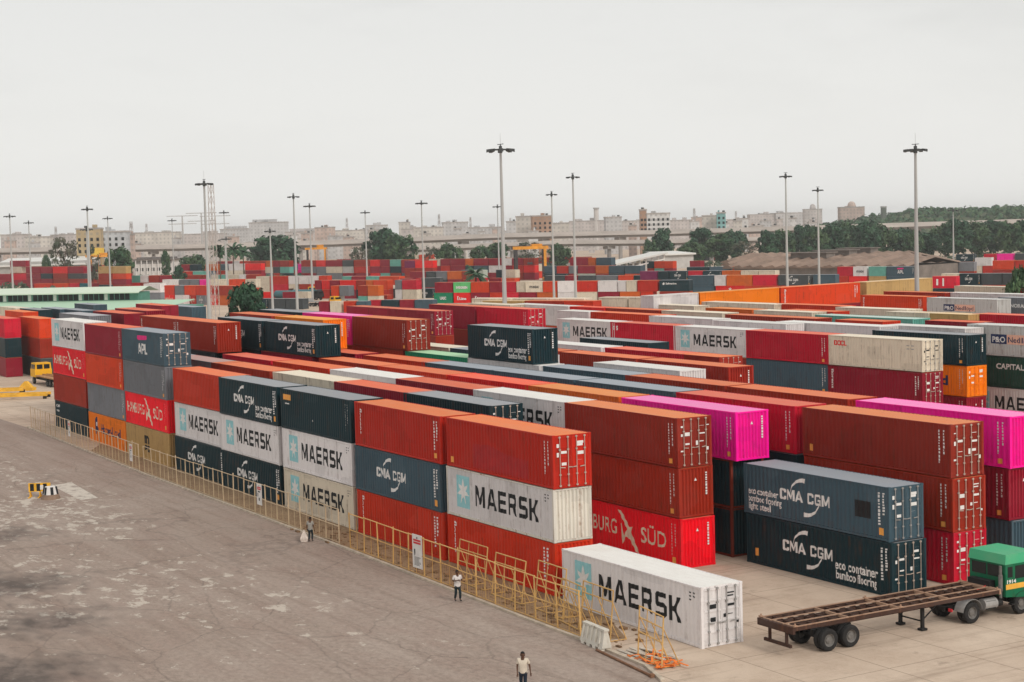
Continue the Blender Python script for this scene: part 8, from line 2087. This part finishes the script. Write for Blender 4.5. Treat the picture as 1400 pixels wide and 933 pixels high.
# ------------------------------------------------------------------ flyovers
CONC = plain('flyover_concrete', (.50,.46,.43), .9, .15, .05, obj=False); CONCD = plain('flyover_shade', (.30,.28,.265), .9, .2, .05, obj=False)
def flyover(P, label, thick, wid, step):
    P = [Vector(p) for p in P]; t = thing('flyover', label, 'flyover', (P[0].x,P[0].y,0)); o = Vector((P[0].x,P[0].y,0))
    def deck(mb):
        for p, q in zip(P, P[1:]):
            n = (q-p).cross(Vector((0,0,1))).normalized()
            a = [p-o, q-o]; 
            for (w0, w1, z0, z1) in ((-wid,wid,-thick,-thick*.55),):
                mb.add([a[0]+n*w0+Vector((0,0,z0)),a[1]+n*w0+Vector((0,0,z0)),a[1]+n*w1+Vector((0,0,z0)),a[0]+n*w1+Vector((0,0,z0)),a[0]+n*w0+Vector((0,0,z1)),a[1]+n*w0+Vector((0,0,z1)),a[1]+n*w1+Vector((0,0,z1)),a[0]+n*w1+Vector((0,0,z1))],[(0,1,2,3),(4,5,6,7),(0,1,5,4),(2,3,7,6)])
    part('deck', t, CONC, deck)
    for s in (1,-1):
        def par(mb):
            for p, q in zip(P, P[1:]):
                n = (q-p).cross(Vector((0,0,1))).normalized()*wid*s; m = n*.96; z0, z1 = Vector((0,0,-thick*.545)), Vector((0,0,0))
                mb.add([p-o+n+z0,q-o+n+z0,q-o+n+z1,p-o+n+z1,p-o+m+z0,q-o+m+z0,q-o+m+z1,p-o+m+z1],[(0,1,2,3),(4,5,6,7),(3,2,6,7)])
        part('parapet', t, CONC, par)
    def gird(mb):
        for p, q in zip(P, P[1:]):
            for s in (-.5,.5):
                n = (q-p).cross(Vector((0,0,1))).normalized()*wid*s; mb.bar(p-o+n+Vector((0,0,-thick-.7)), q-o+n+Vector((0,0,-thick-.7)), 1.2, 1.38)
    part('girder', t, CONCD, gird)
    tot = 0
    for p, q in zip(P, P[1:]):
        L_ = (q-p).length; n = max(1, int(L_/step))
        for i in range(n):
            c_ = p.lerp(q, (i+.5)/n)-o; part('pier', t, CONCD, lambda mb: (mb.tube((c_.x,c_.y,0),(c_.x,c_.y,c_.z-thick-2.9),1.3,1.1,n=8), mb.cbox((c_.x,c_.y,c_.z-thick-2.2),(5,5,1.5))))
flyover(ENV['fly'], 'long concrete flyover crossing the whole picture below the skyline', 2.5, 5.5, 42)
flyover(ENV['fly2'], 'lower concrete road bridge under the long flyover in the middle', 2.0, 4.5, 36)

# ------------------------------------------------------------------ trees
def leafmat(n, c): 
    return plain(n, c, .75, .35, .35, obj=False)
LEAF = [[leafmat('leaf_dark', (.022,.065,.035)), leafmat('leaf_mid', (.04,.10,.05))], [leafmat('leaf_green', (.035,.085,.04)), leafmat('leaf_olive', (.07,.125,.055))], [leafmat('leaf_dusty', (.075,.095,.06)), leafmat('leaf_brown', (.12,.12,.085))]]
BARK = plain('bark', (.10,.07,.05), .9, .3, 2)
def crown_mesh(seed, n_cl, per, leaf, loose):
    rr = random.Random(seed); mb = MB(); cl = []
    for i in range(n_cl):
        a = rr.uniform(0, 6.283); r = (rr.random()**.5)*.42; z = rr.uniform(.20,.97)
        lim = math.sin(math.pi*min(1, max(0, (z-.18)/.86)))**.6
        cl.append((math.cos(a)*r*lim, math.sin(a)*r*lim, z, rr.uniform(.07,.15)))
    for cx, cy, cz, cr in cl:
        m = 0 if rr.random() < .6 else 1
        for k in range(per):
            v = Vector((rr.gauss(0,1), rr.gauss(0,1), rr.gauss(0,.8))).normalized()*cr*rr.uniform(.5 if not loose else .2,1.08)
            p = Vector((cx,cy,cz))+v; nrm = (v.normalized()+Vector((rr.gauss(0,.5),rr.gauss(0,.5),rr.gauss(0,.5)+.3))).normalized()
            a_ = nrm.orthogonal().normalized(); b_ = nrm.cross(a_); s = leaf*rr.uniform(.6,1.3); an = rr.uniform(0,3.14); u1 = a_*math.cos(an)+b_*math.sin(an); u2 = nrm.cross(u1)
            mb.add([p-u1*s-u2*s*.3, p+u2*s*.7-u1*s*.1, p+u1*s+u2*s*.2, p-u2*s*.7+u1*s*.15], [(0,1,2,3)], m)
    return mb.mesh('crown', 2)
CR = [[crown_mesh(s, 75, 60, .042, False) for s in (1,2,3)], [crown_mesh(s, 62, 55, .042, False) for s in (4,5,6)], [crown_mesh(s, 30, 38, .032, True) for s in (7,8)]]
def trunk_mesh():
    mb = MB(); mb.tube((0,0,0),(.01,0,.45),.035,.022,n=7)
    for i in range(5):
        a = i*1.256; mb.tube((.01,0,.36+.03*i),(math.cos(a)*.25,math.sin(a)*.25,.62+.05*i),.014,.005,n=5)
    return mb.mesh('trunk')
TRK = trunk_mesh(); rr = random.Random(8)
for x, y, H, W_, k, l in ENV['trees']:
    t = thing('tree', l, 'tree', (x,y,0), rr.uniform(0,6.28), 'trees around the yard', None); sx = W_*1.2
    link('trunk', TRK, BARK, t, scale=(sx*.8,sx*.8,H)); link('crown', rr.choice(CR[k]), LEAF[k], t, scale=(sx,sx,H))
def palm(x, y, H, l, big=1.0):
    t = thing('palm_tree', l, 'palm', (x,y,0), 0, 'palms among the stacks'); part('trunk', t, BARK, lambda mb: mb.tube((0,0,0),(.2,0,H*.82),.28,.18,n=7))
    rp = random.Random(int(x))
    def fr(mb):
        for i in range(34):
            a = rp.uniform(0,6.28); e = rp.uniform(-.3,1.1); L_ = rp.uniform(2.2,3.4)*big; p = Vector((.2,0,H*.82)); d = Vector((math.cos(a)*math.cos(e),math.sin(a)*math.cos(e),math.sin(e)))
            for s in range(6):
                q = p+d*L_/6; sd_ = d.cross(Vector((0,0,1))).normalized()
                for sgn in (-1,1): mb.add([p, q, q+sd_*sgn*.38*big+Vector((0,0,-.25)), p+sd_*sgn*.32*big+Vector((0,0,-.22))], [(0,1,2,3)])
                p = q; d = (d+Vector((0,0,-.2))).normalized()
    part('fronds', t, LEAF[1][0], fr)
for i, (x, y, z, l) in enumerate(ENV['palms']): palm(x, y, z+1.5, l, 1.6 if i < 3 else 1.25)
# far wooded hill at the right and scrub belt under the flyover
hp = ENV['hill']; rr = random.Random(13)
mb = MB(); nx, ny = 150, 26; A0 = Vector((hp[0][0],hp[0][1],0)); A1 = Vector((hp[3][0],hp[3][1],0)); dr = A1-A0; bk_ = Vector((CAM['f'][0],CAM['f'][1],0)).normalized()
from mathutils import noise as mnoise
vs = []
for i in range(nx):
    s = i/(nx-1)*1.9-.35
    for j in range(ny):
        tt = j/(ny-1); p = A0+dr*s+bk_*(tt*260-90)
        prof = max(0, min(1, (s+.3)/.75)); prof = prof*prof*(3-2*prof)
        h_ = (16+11*prof)*math.sin(math.pi*min(1, tt*1.0+.0001))**.55
        h_ += (mnoise.noise(Vector((p.x,p.y,0))*.035)*3.0+mnoise.noise(Vector((p.x,p.y,3))*.12)*2.2+mnoise.noise(Vector((p.x,p.y,7))*.4)*1.2)*min(1, tt*6)*min(1, (1-tt)*6)
        vs.append((p.x, p.y, max(-1, h_-1)))
mb.add(vs, [(i*ny+j, (i+1)*ny+j, (i+1)*ny+j+1, i*ny+j+1) for i in range(nx-1) for j in range(ny-1)])
def hillmat():
    m, nt, b = nodes('wooded_hill'); v = coords(nt, obj=False, rnd=False); n = noise(nt, v, .12, 6, .75)
    c = mix(nt, ramp(nt, n, .4, .62), (.035,.06,.03), (.13,.15,.075)); nt.links.new(c, b.inputs['Base Color']); b.inputs['Roughness'].default_value = .9; return m
struct('hill', mb.mesh('hill'), hillmat())
hm = MB(); rr = random.Random(78)
for i in range(1500):
    q = Vector(vs[rr.randrange(len(vs))])
    if q.z < 8: continue
    s = rr.uniform(2.2,5.0)
    for k in range(12):
        v = Vector((rr.gauss(0,1),rr.gauss(0,1),abs(rr.gauss(0,.8)))).normalized()*s*rr.uniform(.6,1); w_ = q+v; a_ = v.orthogonal().normalized()*1.3; b_ = v.cross(a_).normalized()*1.2; hm.add([w_-a_-b_, w_+a_-b_*.5, w_+a_*.8+b_, w_-a_*.6+b_], [(0,1,2,3)], rr.random() < .45)
o = link('hill_forest', hm.mesh('hill_forest', 2), [LEAF[0][1], LEAF[1][1]]); tag(o, 'dark green forest covering the far hill at the right', 'forest', None, 'stuff')
rr = random.Random(77); mb = MB()
def scrub(u0, u1, n, d0, d1):
    for i in range(n):
        al = rr.uniform(u0, u1); d = rr.uniform(d0, d1); ray = (Vector(CAM['r'])*(al-700)/2281+Vector(CAM['f'])); ray.z = 0; ray.normalize()
        p = Vector((CAM['C'][0],CAM['C'][1],0))+ray*d; s = rr.uniform(1.2,3.4)
        for k in range(26):
            v = Vector((rr.gauss(0,1),rr.gauss(0,1),abs(rr.gauss(0,.8)))).normalized()*s*rr.uniform(.6,1); q = p+Vector((0,0,s*.2))+v; a_ = v.orthogonal().normalized()*.55; b_ = v.cross(a_).normalized()*.5; mb.add([q-a_-b_, q+a_-b_*.5, q+a_*.8+b_, q-a_*.6+b_], [(0,1,2,3)], rr.random() < .4)
scrub(180, 1420, 380, 760, 905); scrub(0, 330, 70, 700, 850)
o = link('scrub', mb.mesh('scrub', 2), [LEAF[1][0], LEAF[2][0]]); tag(o, 'low dusty scrub and undergrowth below the flyover and between the trees', 'scrub', None, 'stuff')
# haze
if HAZE:
    mb = MB(); mb.box((-3450,-950,-1),(530,2850,50)); hz = link('haze', mb.mesh('haze'), None); hz['kind'] = 'stuff'
    m = bpy.data.materials.new('haze'); m.use_nodes = True; nt = m.node_tree; nt.nodes.clear(); out = nt.nodes.new('ShaderNodeOutputMaterial'); pv = nt.nodes.new('ShaderNodeVolumePrincipled')
    pv.inputs['Color'].default_value = (.97,.96,.95,1); pv.inputs['Density'].default_value = HAZE; pv.inputs['Anisotropy'].default_value = .35
    nt.links.new(pv.outputs[0], out.inputs['Volume']); hz.data.materials.clear(); hz.data.materials.append(m)
